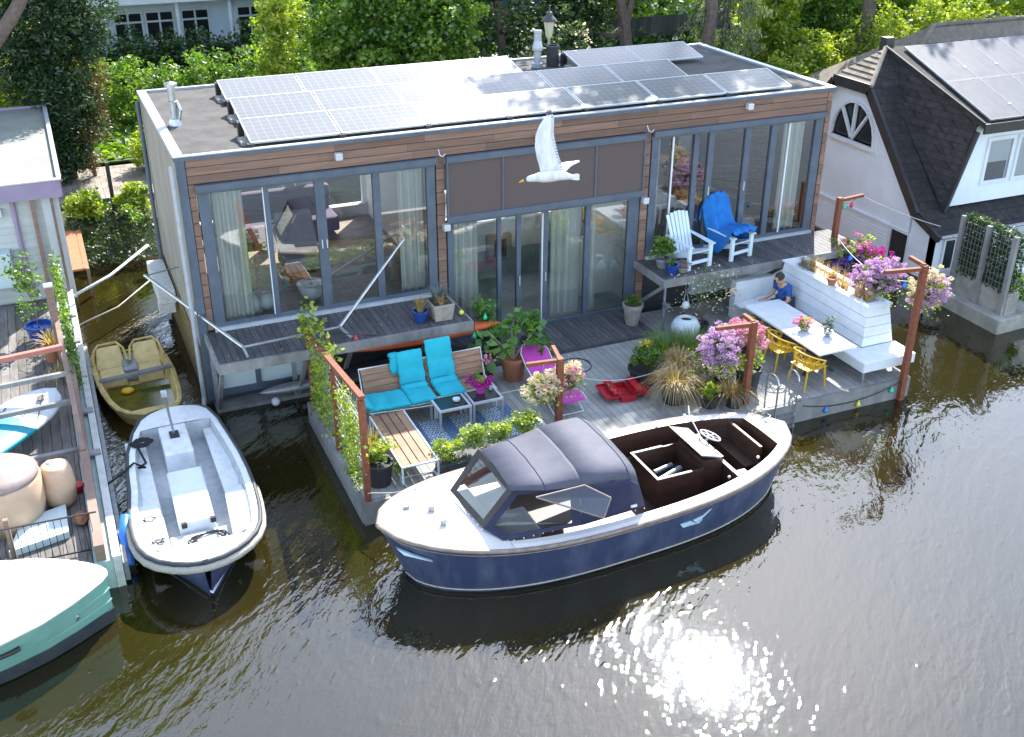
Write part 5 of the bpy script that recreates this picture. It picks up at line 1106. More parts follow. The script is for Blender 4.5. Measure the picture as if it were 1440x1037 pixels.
MB().hexa([(-1.16, -4.66, .2), (-.62, -4.66, .2), (-.60, -3.2, .2), (-1.14, -3.2, .2)], [(-1.19, -4.62, .58), (-.63, -4.62, .58), (-.60, -3.16, .66), (-1.16, -3.16, .66)]).build('centre_box', MATS['white_paint'], WB, bev=.03)
MB().box(-1.10, -.62, -2.5, -.98, .2, .60).build('aft_box', MATS['gelcoat'], WB, bev=.03)
for s, (a, c) in enumerate(((-1.68, -1.36), (-.32, -.0))):
    MB().hexa([(a, -4.95, .2), (c, -5.1 if s == 0 else -4.95, .2), (c, -1.5, .2), (a, -1.5, .2)], [(a-.02, -4.95, .42), (c, -5.1 if s == 0 else -4.95, .42), (c, -1.5, .42), (a-.02, -1.5, .42)]).build('side_bench', MATS['gelcoat'], WB, bev=.02)
MB().hexa([(-1.78, -5.0, .42), (-1.4, -5.2, .42), (-1.38, -3.85, .42), (-1.74, -3.75, .42)], [(-1.78, -5.0, .56), (-1.35, -5.25, .56), (-1.4, -3.85, .52), (-1.76, -3.75, .52)]).build('bow_seat', MATS['white_paint'], WB, bev=.02)
MB().hexa([(-.42, -5.15, .42), (-.02, -5.0, .42), (-.06, -3.75, .42), (-.36, -3.9, .42)], [(-.46, -5.2, .56), (0, -5.0, .56), (-.06, -3.75, .52), (-.36, -3.9, .52)]).build('bow_seat', MATS['white_paint'], WB, bev=.02)
MB().tube([(-.86, -1.85, .6), (-.92, -1.78, 1.42)], .022, 8).build('steering_pole', MATS['steel'], WB); MB().box(-.97, -.87, -1.85, -1.73, 1.36, 1.44).build('pole_head', MATS['steel'], WB)
MB().box(-.94, -.78, -1.98, -1.76, .601, .63).build('pole_plate', MATS['black'], WB)
for x in (-1.1, -.66): MB().box(x-.04, x+.04, -4.66, -4.60, .50, .585).build('catch', MATS['black'], WB)
def coil(c, r_, turns, nm, lab, mat='rope_black', w=.012, jit=.25, n_=60, sy=.8):
    P_ = [(c[0]+r_*(1+jit*math.sin(k*.9))*math.cos(2*PI*turns*k/n_), c[1]+r_*sy*(1+jit*math.cos(k*.53))*math.sin(2*PI*turns*k/n_), c[2]+.012*abs(math.sin(k*.7))) for k in range(n_)]
    return tag(MB().tube(P_, w, 5).build(nm, MATS[mat], smooth=True), lab, 'rope')
MB().box(-1.34, -.44, -5.34, -4.7, .2, .42).build('bow_floor', MATS['gelcoat_floor'], WB)
coil((-.8, -4.98, .44), .24, 2.6, 'rope_coil', 'thin dark rope lying in loops in the bow of the white boat', jit=.3)
coil((-1.42, -1.95, .615), .13, 7, 'rope_coil', 'tangled black rope bundle on the left gunwale of the white boat', w=.02, jit=.5)
tag(MB().tube([(-1.5, -2.1, .62), (-1.42, -2.35, .44), (-1.55, -2.5, .46), (-1.45, -2.6, .5), (-1.62, -2.55, .6), (-1.72, -2.7, .62), (-1.85, -2.75, .55), (-2.1, -2.9, .5)], .02, 6).build('mooring_rope', MATS['rope_black'], smooth=True), 'black rope running from the white boat to the left pontoon', 'rope')
coil((-1.58, -4.3, .57), .08, 1, 'rope_loop', 'small rope triangle on the bow seat of the white boat', w=.008)
coil((-1.52, -4.95, .57), .07, 3, 'rope_loop', 'thin rope scribble on the left bow of the white boat', w=.006, jit=.6)
tag(MB().tube([(-2.0, -4.75, .12), (-1.98, -4.35, .42), (-1.9, -4.1, .6)], .09, 10).build('fender', bulbm['blue'], smooth=True), 'worn blue fender between the white boat and the left pontoon', 'fender')
# ---- yellow pedal boat
YB = T('pedal_boat', 'weathered yellow two-seat pedal boat with murky water in it, in the gap beside the houseboat', 'pedal boat', (-1.2, 1.2, 0))
YS = [(-.42, -.98, .04, .34, .03), (-.36, -1.0, .28, .34, .2), (-.22, -1.05, .46, .34, .36), (0, -1.10, .58, .33, .48), (.35, -1.14, .66, .33, .56), (.8, -1.18, .71, .32, .6), (1.3, -1.2, .74, .32, .62), (1.9, -1.25, .74, .33, .62), (2.3, -1.27, .71, .34, .6), (2.55, -1.28, .67, .35, .55)]
loft(YS, AW, YB, MATS['yellow_hull'], MATS['yellow_hull'], MATS['yellow_hull'], cap=.07, floor=.02, u_in=(-.22, 2.55), keel=-.2, rub=.028, strip=MATS['yellow_hull'])
for cx in (-1.62, -.90):
    MB().hexa([(cx-.26, 1.48, .03), (cx+.26, 1.52, .03), (cx+.26, 2.06, .03), (cx-.26, 2.02, .03)], [(cx-.25, 1.52, .26), (cx+.25, 1.56, .26), (cx+.25, 2.06, .24), (cx-.25, 2.02, .24)]).build('seat', MATS['yellow_seat'], YB, bev=.04)
    MB().hexa([(cx-.29, 2.03, .20), (cx+.29, 2.07, .20), (cx+.29, 2.2, .20), (cx-.29, 2.16, .20)], [(cx-.24, 2.42, .50), (cx+.24, 2.46, .50), (cx+.22, 2.60, .49), (cx-.22, 2.56, .49)]).build('seat_back', MATS['yellow_seat'], YB, bev=.05)
    MB().tube([(cx-.34, 2.0, .36), (cx-.29, 2.4, .47), (cx-.18, 2.60, .52), (cx+.18, 2.64, .52), (cx+.29, 2.44, .47), (cx+.34, 2.05, .36)], .028, 8).build('seat_rim', MATS['yellow_hull'], YB, smooth=True)
MB().box(-1.4, -1.12, 1.7, 2.6, .03, .30).build('centre_tunnel', MATS['galv'], YB, bev=.02); MB().bar((-1.9, 1.28, .33), (-.5, 1.42, .36), .12, .06).build('crossbar', MATS['beam_grey'], YB)
mb = MB(); mb.add([(c-h*.86, u, .13) for u, c, h, z, hw in YS[2:7]]+[(c+h*.86, u, .13) for u, c, h, z, hw in YS[2:7][::-1]], [tuple(range(10))]); mb.build('bilge_water', MATS['bilge_water'], YB)
MB().hexa([(-1.35, -.20, .15), (-.72, -.10, .15), (-.68, .12, .15), (-1.38, 0, .15)], [(-1.35, -.20, .20), (-.72, -.10, .20), (-.68, .12, .20), (-1.38, 0, .20)]).build('bow_thwart', MATS['yellow_seat'], YB)
M('float_yellow', (.75, .45, .02), None, .5); mb = MB(); blob(mb, (-1.42, 1.02, .17), .10, (1.3, 1, .6)); tag(mb.build('net_float', MATS['float_yellow'], smooth=True), 'orange-yellow float lying in the murky water of the pedal boat', 'float')
# ---- green boat, cut by the corner of the picture
GS = [(-9.5, -5.9, 1.0, .78, .85), (-7, -5.85, 1.15, .76, 1.0), (-5, -5.8, 1.12, .76, .95), (-4.2, -5.78, 1.04, .77, .85), (-3.7, -5.77, .94, .78, .74), (-3.2, -5.76, .76, .80, .56), (-2.8, -5.76, .52, .82, .34), (-2.55, -5.76, .33, .83, .18), (-2.38, -5.77, .17, .84, .07), (-2.31, -5.77, .05, .84, .02)]
GB = T('green_boat', 'sea-green boat with a bright white deck, only its bow in the lower left', 'motorboat', (-5, -5.8, 0))
loft(GS, lambda u, v, z: (u, v, z), GB, MATS['boat_teal'], MATS['launch_deck'], MATS['launch_deck'], cap=.2, u_in=(9, 9), keel=-.3, strip=MATS['launch_deck'], rub=.022)
rows = [[(u+.02, c-hw*1.02-.012, .02), (u+.02, c-(hw*1.02*.75+h*.25)-.012, .24)] for u, c, h, z, hw in GS]; MB().grid(rows).build('antifouling_band', MATS['antifoul'], GB, solid=.01)
for q in (.42, .66): MB().tube([(u+.01, c-(hw*(1-q)+h*q)-.006, z*q+.04) for u, c, h, z, hw in GS], .010, 5).build('strake', MATS['boat_teal'], GB)
MB().lathe([(.05, 0), (.05, .02), (.03, .025), (.03, 0)], (0, 0, 0), 12, M_=Matrix.Translation((-2.78, -6.19, .5)) @ Matrix.Rotation(R(90), 4, 'X') @ Matrix.Scale(1, 4)).build('porthole', MATS['steel'], GB)
MB().tube([(-3.75, -6.70, .55), (-3.6, -6.66, .55), (-3.5, -6.62, .56)], .035, 8).build('hawse', MATS['black'], GB)
MB().box(-4.6, -3.9, -6.0, -5.4, .80, .95).build('deck_box', MATS['white_paint'], GB, bev=.03)

# ================= LEFT NEIGHBOUR
M('mauve', (.36, .29, .42), (.30, .24, .36), .6, ns=3); M('siding_pale', (.55, .58, .56), (.48, .51, .50), .7, ns=2, st=(1, 1, 8), rnd=.06, bump=.1)
M('roof_felt', (.20, .21, .19), (.28, .29, .26), .9, ns=.8, bump=.2, bs=40, detail=8); M('tank_beige', (.55, .38, .26), (.48, .33, .22), .5, ns=4); M('lid_brown', (.28, .22, .2), (.22, .17, .15), .6)
M('teal_strip', (.42, .55, .53), (.30, .40, .40), .7, ns=4, detail=8); M('brown_wood', (.20, .13, .10), (.28, .19, .15), .8, ns=3, st=(1, .4, 6), rnd=.15, bump=.1); M('coral', (.45, .17, .14), (.38, .14, .11), .7, ns=5)
N = T('neighbour_houseboat', 'pale-sided houseboat with a mauve roof edge at the left edge of the photo', 'houseboat', (-4.2, 9, 0))
MB().box(-9, -1.95, 5.85, 13.2, 2.98, 3.12).build('roof', MATS['roof_felt'], N); mb = MB(); mb.box(-9, -1.9, 5.74, 5.845, 2.80, 3.18); mb.box(-1.945, -1.88, 5.85, 13.3, 2.80, 3.18); mb.box(-9, -1.9, 13.21, 13.3, 2.8, 3.18); mb.build('fascia', MATS['mauve'], N)
mb = MB(); mb.box(-9, -1.87, 5.72, 5.85, 3.181, 3.21); mb.box(-1.96, -1.86, 5.851, 13.3, 3.181, 3.21); mb.build('roof_edge', MATS['alu_bright'], N)
mb = MB(); z = .2
while z < 2.95: mb.hexa([(-9, 6.0, z), (-2.3, 6.0, z), (-2.3, 6.1, z), (-9, 6.1, z)], [(-9, 6.03, z+.175), (-2.3, 6.03, z+.175), (-2.3, 6.1, z+.175), (-9, 6.1, z+.175)]); z += .18
mb.box(-9, -2.3, 6.11, 13, .2, 2.95); mb.build('wall', MATS['siding_pale'], N)
MB().box(-9, -2.0, 5.9, 13, -.3, .35).build('hull', MATS['concrete_wet'], N)
for x, w in ((-2.55, .09), (-2.15, .06)): MB().box(x-w/2, x+w/2, 5.80, 5.9, .35, 2.8).build('post', MATS['brown_wood'], N)
MB().tube([(-2.95, 5.95, 2.8), (-2.95, 5.95, .9), (-2.95, 5.9, .6)], .05, 8).build('downpipe', MATS['mauve'], N)
MB().box(-3.6, -3.2, 5.88, 5.99, 2.45, 2.62).build('wall_lamp', MATS['white_ceramic'], N); MB().box(-3.9, -3.2, 5.6, 5.99, .9, 1.7).build('meter_box', MATS['white_ceramic'], N, bev=.02); MB().box(-2.36, -2.0, 6.0, 6.08, .35, 2.8).build('side_panel', MATS['white_paint'], N)
PT = T('pontoon', 'timber-decked pontoon with pale coping at the left edge', 'pontoon', (-4, 1, 0))
MB().box(-2.20, -2.08, -5.05, 9.2, -.3, .56).build('coping', MATS['white_old'], PT); MB().box(-2.46, -2.205, -5.04, 5.7, -.3, .50).build('coping_inner', MATS['teal_strip'], PT); MB().box(-2.07, -2.0, -5.0, 3.0, .05, .38).build('rub_rail', MATS['galv'], PT)
mb = MB(); plank_deck(mb, -7.5, -2.47, -5.0, 5.8, .42, .06, .15, along='x') if False else plank_deck(mb, -7.5, -2.47, -5.0, 5.8, .42, .06, .16); mb.build('decking', M('deck_worn', (.20, .185, .17), (.11, .10, .095), .8, ns=4, st=(3, .6, 1), rnd=.25, bump=.15, detail=6), PT)
MB().box(-7.5, -2.47, -5.0, 5.8, -.3, .34).build('float', MATS['concrete_wet'], PT)
MB().hexa([(-2.42, 1.5, .5), (-2.28, 1.5, .5), (-2.28, -5.0, .5), (-2.42, -5.0, .5)], [(-2.42, 1.5, .9), (-2.28, 1.5, .9), (-2.28, -5.0, .78), (-2.42, -5.0, .78)]).build('side_board', MATS['brown_wood'], PT)
for y in (4.3, 2.9, -.3, -1.9): MB().box(-2.46, -2.1, y-.08, y+.08, .561, .60).build('bracket', MATS['galv'], PT)
PG = T('deck_frame', 'brown post with coral and grey crossbars over the left neighbour deck', 'frame', (-2.5, 1.6, .42))
MB().box(-2.54, -2.40, 1.55, 1.68, .42, 2.35).build('post', MATS['brown_wood'], PG); MB().box(-2.55, -2.39, 1.54, 1.69, 2.351, 2.39).build('post_cap', MATS['white_paint'], PG)
MB().bar((-6, .1, 1.52), (-2.42, .6, 1.52), .10, .09).build('crossbar', MATS['coral'], PG); MB().bar((-6, -.4, 1.30), (-2.4, -.1, 1.30), .08, .08).build('crossbar', MATS['beam_grey'], PG); MB().bar((-6, -1.0, 1.05), (-2.4, -.75, 1.05), .08, .08).build('crossbar', MATS['beam_grey'], PG); MB().bar((-6, -2.0, .70), (-2.4, -1.9, .70), .10, .06).build('crossbar', MATS['beam_grey'], PG)
MB().bar((-2.44, 1.6, 1.62), (-2.36, -2.2, .8), .09, .12).build('stair_rail', MATS['brown_wood'], PG)
t = pot('blue_flowerpot', 'cobalt blue pot with a slender green shrub on the left neighbour deck', 'plant pot', (-2.85, 3.6, .42), potprof(.2, .27, .36), 'blue_pot'); bush(t, (-2.95, 3.7, 1.6), (.35, .3, .75), 30, 12, .14, .13, 'leaf_green'); trunk(mb := MB(), (-2.85, 3.6, .7), (-2.95, 3.7, 2.0), .015, .008); mb.build('stem', MATS['bark'], t)
t = pot('potted_yucca', 'spiky yellowish potted plant beside the blue pot on the left deck', 'plant pot', (-2.65, 2.5, .42), potprof(.15, .2, .32), 'terracotta'); tufts('leaves', MATS['leaf_straw'], t, (-2.65, 2.4, .72), 60, .5, .4, .025, base=.06); tufts('dead_leaves', MATS['leaf_straw'], t, (-2.6, 1.4, .5), 50, .5, .3, .02, droop=1)
cs = T('climbing_plant', 'narrow green climber growing along the pontoon coping', 'climber', (-2.3, 4, .5)); P = []
for i in range(120): q = random.random(); P.append(rng.normal(size=(22, 3))*[.05, .12, .12]+[-2.33+.03*q, 5.6-q*5.0, .6+(1-q)*1.2*random.random()+.1])
leafmesh('foliage', MATS['leaf_green'], cs, np.vstack(P), .075, .6, droop=.5)
tk = T('hot_tub', 'large round beige tub with brown lid at the left edge', 'hot tub', (-3.62, -3.2, .42)); MB().lathe([(.56, 0), (.62, .3), (.62, .75), (.58, .82), (0, .86)], (-3.62, -3.2, .42), 36).build('shell', MATS['tank_beige'], tk, smooth=True); MB().lathe([(.60, .80), (.60, .86), (.5, .93), (0, .97)], (-3.62, -3.2, .42), 36).build('lid', MATS['lid_brown'], tk, smooth=True)
bb = T('barrel', 'beige plastic barrel standing beside the large tub', 'barrel', (-2.8, -3.05, .42)); MB().lathe([(.20, 0), (.24, .1), (.265, .35), (.24, .62), (.21, .72), (.17, .74), (0, .74)], (-2.8, -3.05, .42), 28).build('shell', MATS['tank_beige'], bb, smooth=True); MB().lathe([(.04, 0), (.04, .03), (0, .035)], (-2.87, -2.97, 1.16), 10).build('cap', MATS['white_paint'], bb)
tag(MB().lathe([(.1, 0), (.12, .02), (.11, .12), (0, .12)], (-2.55, -2.75, .42), 12).build('red_bucket', MATS['red_plastic']), 'small red bucket in the shadow behind the barrel', 'bucket')
tag(MB().hexa([(-3.6, -4.3, .43), (-2.75, -4.1, .43), (-2.75, -3.3, .43), (-3.4, -3.5, .43)], [(-3.6, -4.3, .55), (-2.75, -4.1, .55), (-2.75, -3.3, .55), (-3.4, -3.5, .55)]).build('foam_slab', MATS['white_ceramic']), 'pale blue foam slab under the barrel', 'slab')
mb = MB(); blob(mb, (-2.55, -3.75, .52), .12, (1, 1.3, .7)); tag(mb.build('dry_plant', MATS['terracotta'], smooth=False), 'small rust-brown clump on the left deck near the railing', 'plant')
RF = T('railing', 'dark thin-barred railing at the end of the left neighbour deck', 'railing', (-3.2, -4.5, .42))
MB().box(-3.56, -3.49, -4.5, -4.43, .42, 1.22).build('post', MATS['brown_wood'], RF); mb = MB(); mb.bar((-6, -4.5, 1.14), (-2.3, -4.62, 1.12), .02); mb.bar((-6, -4.5, .48), (-2.3, -4.62, .48), .02); mb.build('rail', MATS['black'], RF)
mb = MB()
for k in range(26): x = -4.9+k*.10; mb.bar((x, -4.53-.03*(x+4.9), .48), (x, -4.53-.03*(x+4.9), 1.13), .010)
mb.build('bars', MATS['black'], RF)
# paddle board
def board(c, ang, L_, W_, tilt, name, lab):
    t = T(name, lab, 'paddle board', c); Mx = Matrix.Translation(Vector(c)) @ Matrix.Rotation(ang, 4, 'Z') @ Matrix.Rotation(tilt, 4, 'X')
    def rws(a, b_): 
        rows = []
        for i in range(15):
            u = a+(b_-a)*i/14; h = W_/2*(1-abs(2*u-1)**3.2)**.55+.003; rows.append([Mx @ Vector(((u-.5)*L_, h*math.cos(k*PI/6), .055*math.sin(k*PI/6)*(1 if k < 7 else 1)+(.10*max(0, u-.75)**2*16*.3))) for k in range(12)])
        return rows
    MB().grid(rws(.0, .62), closed=True).build('tail_half', MATS['aqua'], t, smooth=True); MB().grid(rws(.62, 1.), closed=True).build('nose_half', MATS['white_paint'], t, smooth=True)
    return t, Mx
sb, Mx = board((-3.6, -.95, .85), R(50), 2.9, .92, R(16), 'paddle_board', 'turquoise and white paddle board lying on the left neighbour deck')
mb = MB(); mb.bar(Mx @ Vector((.55, -.30, .07)), Mx @ Vector((1.1, .02, .12)), .02, .01); mb.bar(Mx @ Vector((.45, .28, .07)), Mx @ Vector((-1.0, -.2, .065)), .02, .01); mb.build('strap', MATS['black'], sb)
MB().lathe([(.10, .0), (.10, .012), (0, .014)], (0, 0, 0), 18, M_=Mx @ Matrix.Translation((1.02, 0, .10)) @ Matrix.Scale(.6, 4, (0, 1, 0))).build('deck_mark', MATS['black'], sb)
def text(s, size, Mt, mat, parent, name, ext=.002):
    cu = bpy.data.curves.new(name, 'FONT'); cu.body = s; cu.size = size; cu.extrude = ext; cu.align_x = 'CENTER'
    o = bpy.data.objects.new(name, cu); dg = None; COL.objects.link(o)
    me = bpy.data.meshes.new_from_object(o); bpy.data.objects.remove(o); me.transform(Mt); me.materials.clear()
    return link_mesh(name, me, mat, parent)
text('STARBOARD', .10, Mx @ Matrix.Translation((.62, -.03, .068)) @ Matrix.Rotation(R(180), 4, 'Z'), MATS['black'], sb, 'lettering')
# white ropes over the gap, red landing
tag(MB().tube([(-2.05, 5.0, .75), (-1.2, 6.0, .72), (-.2, 7.2, .9)], .035, 8).build('mooring_rope', MATS['white_paint'], smooth=True), 'thick white rope crossing the gap between the two houseboats', 'rope')
tag(MB().tube([(-2.05, 3.9, .5), (-1.2, 4.75, .42), (-.2, 5.9, .6)], .02, 8).build('mooring_rope', MATS['rope_grey'], smooth=True), 'thinner rope crossing the gap nearer the yellow boat', 'rope')
LD = T('landing_stage', 'small reddish-brown landing at the bank behind the gap', 'landing', (-1.85, 8, .3)); mb = MB(); plank_deck(mb, -2.05, -1.62, 6.7, 9.6, .72, .05, .3, along='y'); mb.build('decking', M('red_deck', (.42, .17, .08), (.33, .13, .06), .8, ns=3, st=(1, 4, 1), rnd=.1), LD); MB().box(-1.70, -1.62, 6.65, 6.7, -.2, .72).build('leg', MATS['brown_wood'], LD)

# ================= RIGHT NEIGHBOUR HOUSE
M('stucco', (.76, .84, .90), (.69, .77, .83), .8, ns=2, bump=.05); M('tar_roof', (.012, .012, .014), (.032, .029, .028), .85, ns=6, bump=.5, bs=22, detail=8, rnd=.3); M('old_tile', (.16, .13, .10), (.26, .22, .17), .85, ns=4, bump=.3, rnd=.3, detail=8); M('tar_trim', (.018, .018, .02), (.03, .03, .03), .5)
m_ = MATS['tar_roof']; n_ = m_.node_tree.nodes; l_ = m_.node_tree.links; tc_ = n_.new('ShaderNodeTexCoord'); sp_ = n_.new('ShaderNodeSeparateXYZ'); cb_ = n_.new('ShaderNodeCombineXYZ'); l_.new(tc_.outputs['Object'], sp_.inputs[0]); l_.new(sp_.outputs[0], cb_.inputs[0]); l_.new(sp_.outputs[2], cb_.inputs[1])
bt_ = n_.new('ShaderNodeTexBrick'); bt_.inputs['Scale'].default_value = 3.2; bt_.inputs['Mortar Size'].default_value = .03; bt_.inputs['Row Height'].default_value = .5; bt_.inputs['Brick Width'].default_value = .7; bt_.inputs['Color1'].default_value = (.7, .7, .7, 1); bt_.inputs['Color2'].default_value = (1.5, 1.4, 1.35, 1); bt_.inputs['Mortar'].default_value = (.3, .3, .3, 1); l_.new(cb_.outputs[0], bt_.inputs['Vector'])
mu_ = n_.new('ShaderNodeMixRGB'); mu_.blend_type = 'MULTIPLY'; mu_.inputs[0].default_value = .8; pb_ = n_['Principled BSDF']; src_ = pb_.inputs['Base Color'].links[0].from_socket; l_.new(src_, mu_.inputs[1]); l_.new(bt_.outputs[0], mu_.inputs[2]); l_.new(mu_.outputs[0], pb_.inputs['Base Color'])
q = T('gabled_house', 'white house with black tar roof, arched gable window and solar panels at the right', 'house', (20, 3, 0)); GX = 17.4
prof = [(-.55, 0), (-.55, 1.45), (.30, 1.75), (2.36, 4.12), (5.0, 4.12), (7.2, 1.7), (7.9, 1.45), (7.9, 0)]
zt = 1.25
# gable wall with arched opening and lower window cut out: built from convex pieces
mb = MB()
def gq(*pts): mb.hexa([(GX, y, z) for y, z in pts], [(GX+.12, y, z) for y, z in pts])
ar = [(2.85+.86*math.cos(a), 2.76+1.0*math.sin(a)) for a in np.linspace(0, PI, 13)]   # arch from y 3.71 to 1.99
gq((3.71, 0), (6.0, 0), (6.0, 1.3), (3.71, 3.95))
gq((1.99, 0), (3.71, 0), (3.71, 2.76), (1.99, 2.76)); gq((1.99, 2.76), (1.99, 3.70), (.30, 1.75), (.30, 1.02), (1.99, 1.02))
for i in range(12):
    a, b_ = ar[i], ar[i+1]; gq(a, b_, (b_[0], 4.12 if b_[0] > 2.36 else 3.70+(b_[0]-1.99)*1.13), (a[0], 4.12 if a[0] > 2.36 else 3.70+(a[0]-1.99)*1.13))
gq((.22, 1.02), (.22, 1.75), (-.55, 1.45), (-.55, 0), (.22, 0)); gq((.22, 0), (1.99, 0), (1.99, .15), (.22, .15)); gq((.92, .15), (1.99, .15), (1.99, 1.02), (.92, 1.02)); mb.build('gable_wall', MATS['stucco'], q)
mb = MB(); z = .12
while z < 1.0: mb.hexa([(GX-.03, .95, z), (GX-.003, .95, z), (GX-.003, 6.0, z), (GX-.03, 6.0, z)], [(GX-.012, .95, z+.092), (GX-.003, .95, z+.092), (GX-.003, 6.0, z+.092), (GX-.012, 6.0, z+.092)]); z += .098
mb.build('siding', MATS['stucco'], q); MB().box(GX-.06, GX-.002, .95, 6.0, 1.0, 1.05).build('ledge', MATS['stucco'], q)
aw = T('arched_window', '', '', (GX, 2.85, 2.76)); aw.parent = q; aw.location = Vector((GX, 2.85, 2.76))-q.location
for k in ('label', 'category'):
    if k in aw: del aw[k]
MB().add([(GX+.08, y, z) for y, z in ar], [tuple(range(12, -1, -1))]).build('pane', MATS['glass_dark'], aw)
mb = MB()
for (y0_, z0_), (y1_, z1_) in zip(ar[:-1], ar[1:]): mb.bar((GX-.01, y0_, z0_), (GX-.01, y1_, z1_), .07, .07)
for a in (52, 90, 128): mb.bar((GX+.0, 2.85, 2.78), (GX+.0, 2.85+.83*math.cos(R(a)), 2.76+.97*math.sin(R(a))), .09, .05)
mb.build('frame', MATS['white_paint'], aw); MB().box(GX-.09, GX+.1, 1.93, 3.77, 2.66, 2.76).build('sill', MATS['white_paint'], aw)
wn = MB().box(GX-.03, GX+.04, .20, .94, .13, .20); wn.box(GX-.03, GX+.04, .20, .94, .97, 1.04); wn.box(GX-.03, GX+.04, .20, .26, .2, .97); wn.box(GX-.03, GX+.04, .88, .94, .2, .97); lw = wn.build('window', MATS['white_paint'], q); MB().quad((GX+.02, .26, .2), (GX+.02, .88, .2), (GX+.02, .88, .97), (GX+.02, .26, .97)).build('pane', MATS['glass_dark'], lw)
# roof surfaces
EX = 32
mb = MB(); th = .10
mb.hexa([(GX-.14, .02, 1.60), (EX, .02, 1.60), (EX, 2.32, 4.17), (GX-.14, 2.32, 4.17)], [(GX-.14, -.06, 1.70), (EX, -.06, 1.70), (EX, 2.24, 4.27), (GX-.14, 2.24, 4.27)])
mb.hexa([(GX-.14, -.85, 1.25), (EX, -.85, 1.25), (EX, .02, 1.60), (GX-.14, .02, 1.60)], [(GX-.14, -.88, 1.34), (EX, -.88, 1.34), (EX, -.06, 1.70), (GX-.14, -.06, 1.70)])
mb.hexa([(GX-.14, 2.32, 4.17), (EX, 2.32, 4.17), (EX, 2.95, 4.88), (GX+.75, 2.95, 4.88)], [(GX-.14, 2.24, 4.27), (EX, 2.24, 4.27), (EX, 2.95, 5.0), (GX+.75, 2.95, 5.0)])
mb.build('roof', MATS['tar_roof'], q)
mb = MB(); mb.hexa([(GX+.75, 2.95, 4.88), (EX, 2.95, 4.88), (EX, 6.1, 1.25), (GX-.14, 6.1, 1.25), (GX-.14, 3.58, 4.17)], [(GX+.75, 2.95, 5.0), (EX, 2.95, 5.0), (EX, 6.18, 1.35), (GX-.14, 6.18, 1.35), (GX-.14, 3.66, 4.27)]); mb.build('back_roof', MATS['tar_roof'], q)
# half-hip covered with worn tiles
mb = MB()
P0, P1, P2_ = Vector((GX-.16, 2.24, 4.275)), Vector((GX-.16, 3.68, 4.275)), Vector((GX+.75, 2.95, 5.01)); nr = 7
for i in range(nr):
    q0, q1 = i/nr, (i+1)/nr-.01; a0 = P0.lerp(P2_, q0); b0_ = P1.lerp(P2_, q0); a1 = P0.lerp(P2_, q1); b1_ = P1.lerp(P2_, q1); nn = max(1, int((b0_-a0).length/.22))
    for k in range(nn):
        f0, f1 = k/nn, (k+1)/nn-.015*0; up_ = Vector((-.01, 0, .03)); mb.hexa([a0.lerp(b0_, f0), a0.lerp(b0_, f1), a1.lerp(b1_, f1), a1.lerp(b1_, f0)], [a0.lerp(b0_, f0)+up_*1.3, a0.lerp(b0_, f1)+up_*1.3, a1.lerp(b1_, f1)+up_*.4, a1.lerp(b1_, f0)+up_*.4])
mb.build('hip_roof', MATS['old_tile'], q)
mb = MB(); mb.bar((GX-.16, 2.26, 4.2), (GX-.16, 3.66, 4.2), .09, .26); mb.bar((GX-.16, 3.64, 4.16), (GX-.16, 6.1, 1.3), .09, .24); mb.bar((GX-.16, 2.27, 4.16), (GX-.16, .0, 1.62), .09, .24); mb.bar((GX-.16, .0, 1.60), (GX-.16, -.9, 1.27), .09, .16); mb.build('barge_board', MATS['tar_trim'], q)
for i in range(6):
    k = i/5; mb = MB().tube([P0.lerp(P2_, k), P0.lerp(P2_, min(1.05, k+.2))], .06, 8); mb.build('ridge_tile', MATS['old_tile'], q)
mb = MB(); mb.tube([(GX-.14, -.93, 1.32), (EX, -.93, 1.32)], .05, 8); mb.build('gutter', MATS['galv'], q)
# dormer with shed roof carrying the panels
dx0, dx1 = 17.95, 18.55; dy = -.12
dm = T('dormer', '', '', (20, dy, 1.7)); dm.parent = q; dm.location = Vector((20, dy, 1.7))-q.location
for k in ('label', 'category'):
    if k in dm: del dm[k]
mb = MB(); mb.hexa([(dx0+.12, dy, 1.75), (EX, dy, 1.75), (EX, dy+.1, 1.75), (dx0+.12, dy+.1, 1.75)], [(dx1+.05, dy, 3.70), (EX, dy, 3.70), (EX, dy+.1, 3.70), (dx1+.05, dy+.1, 3.70)]); mb.build('front_wall', MATS['stucco'], dm)
# cheek: sloping plane from the wall edge back into the main roof
MB().add([(dx0-.02, dy-.05, 1.70), (dx1-.02, dy-.05, 3.84), (GX+.85, 2.9, 4.93), (GX+.45, 2.3, 4.3)], [(0, 1, 2), (0, 2, 3)]).build('cheek', MATS['tar_roof'], dm, solid=.03)
sl0, sl1 = (dy-.35, 3.84), (2.98, 5.05)
mb = MB(); mb.hexa([(dx1-.1, sl0[0], sl0[1]-.12), (EX, sl0[0], sl0[1]-.12), (EX, sl1[0], sl1[1]-.1), (GX+.8, sl1[0], sl1[1]-.1)], [(dx1-.1, sl0[0], sl0[1]), (EX, sl0[0], sl0[1]), (EX, sl1[0], sl1[1]), (GX+.8, sl1[0], sl1[1])]); mb.build('dormer_roof', MATS['tar_roof'], dm)
MB().box(dx1-.14, EX, sl0[0]-.06, sl0[0]-.002, 3.62, 3.86).build('fascia', MATS['tar_trim'], dm); mb = MB(); mb.bar((dx1-.13, sl0[0], 3.87), (GX+.78, 2.98, 5.08), .05, .04); mb.bar((dx0-.02, dy-.09, 1.68), (dx1-.03, dy-.09, 3.6), .12, .08); mb.build('edge_trim', MATS['tar_trim'], dm)
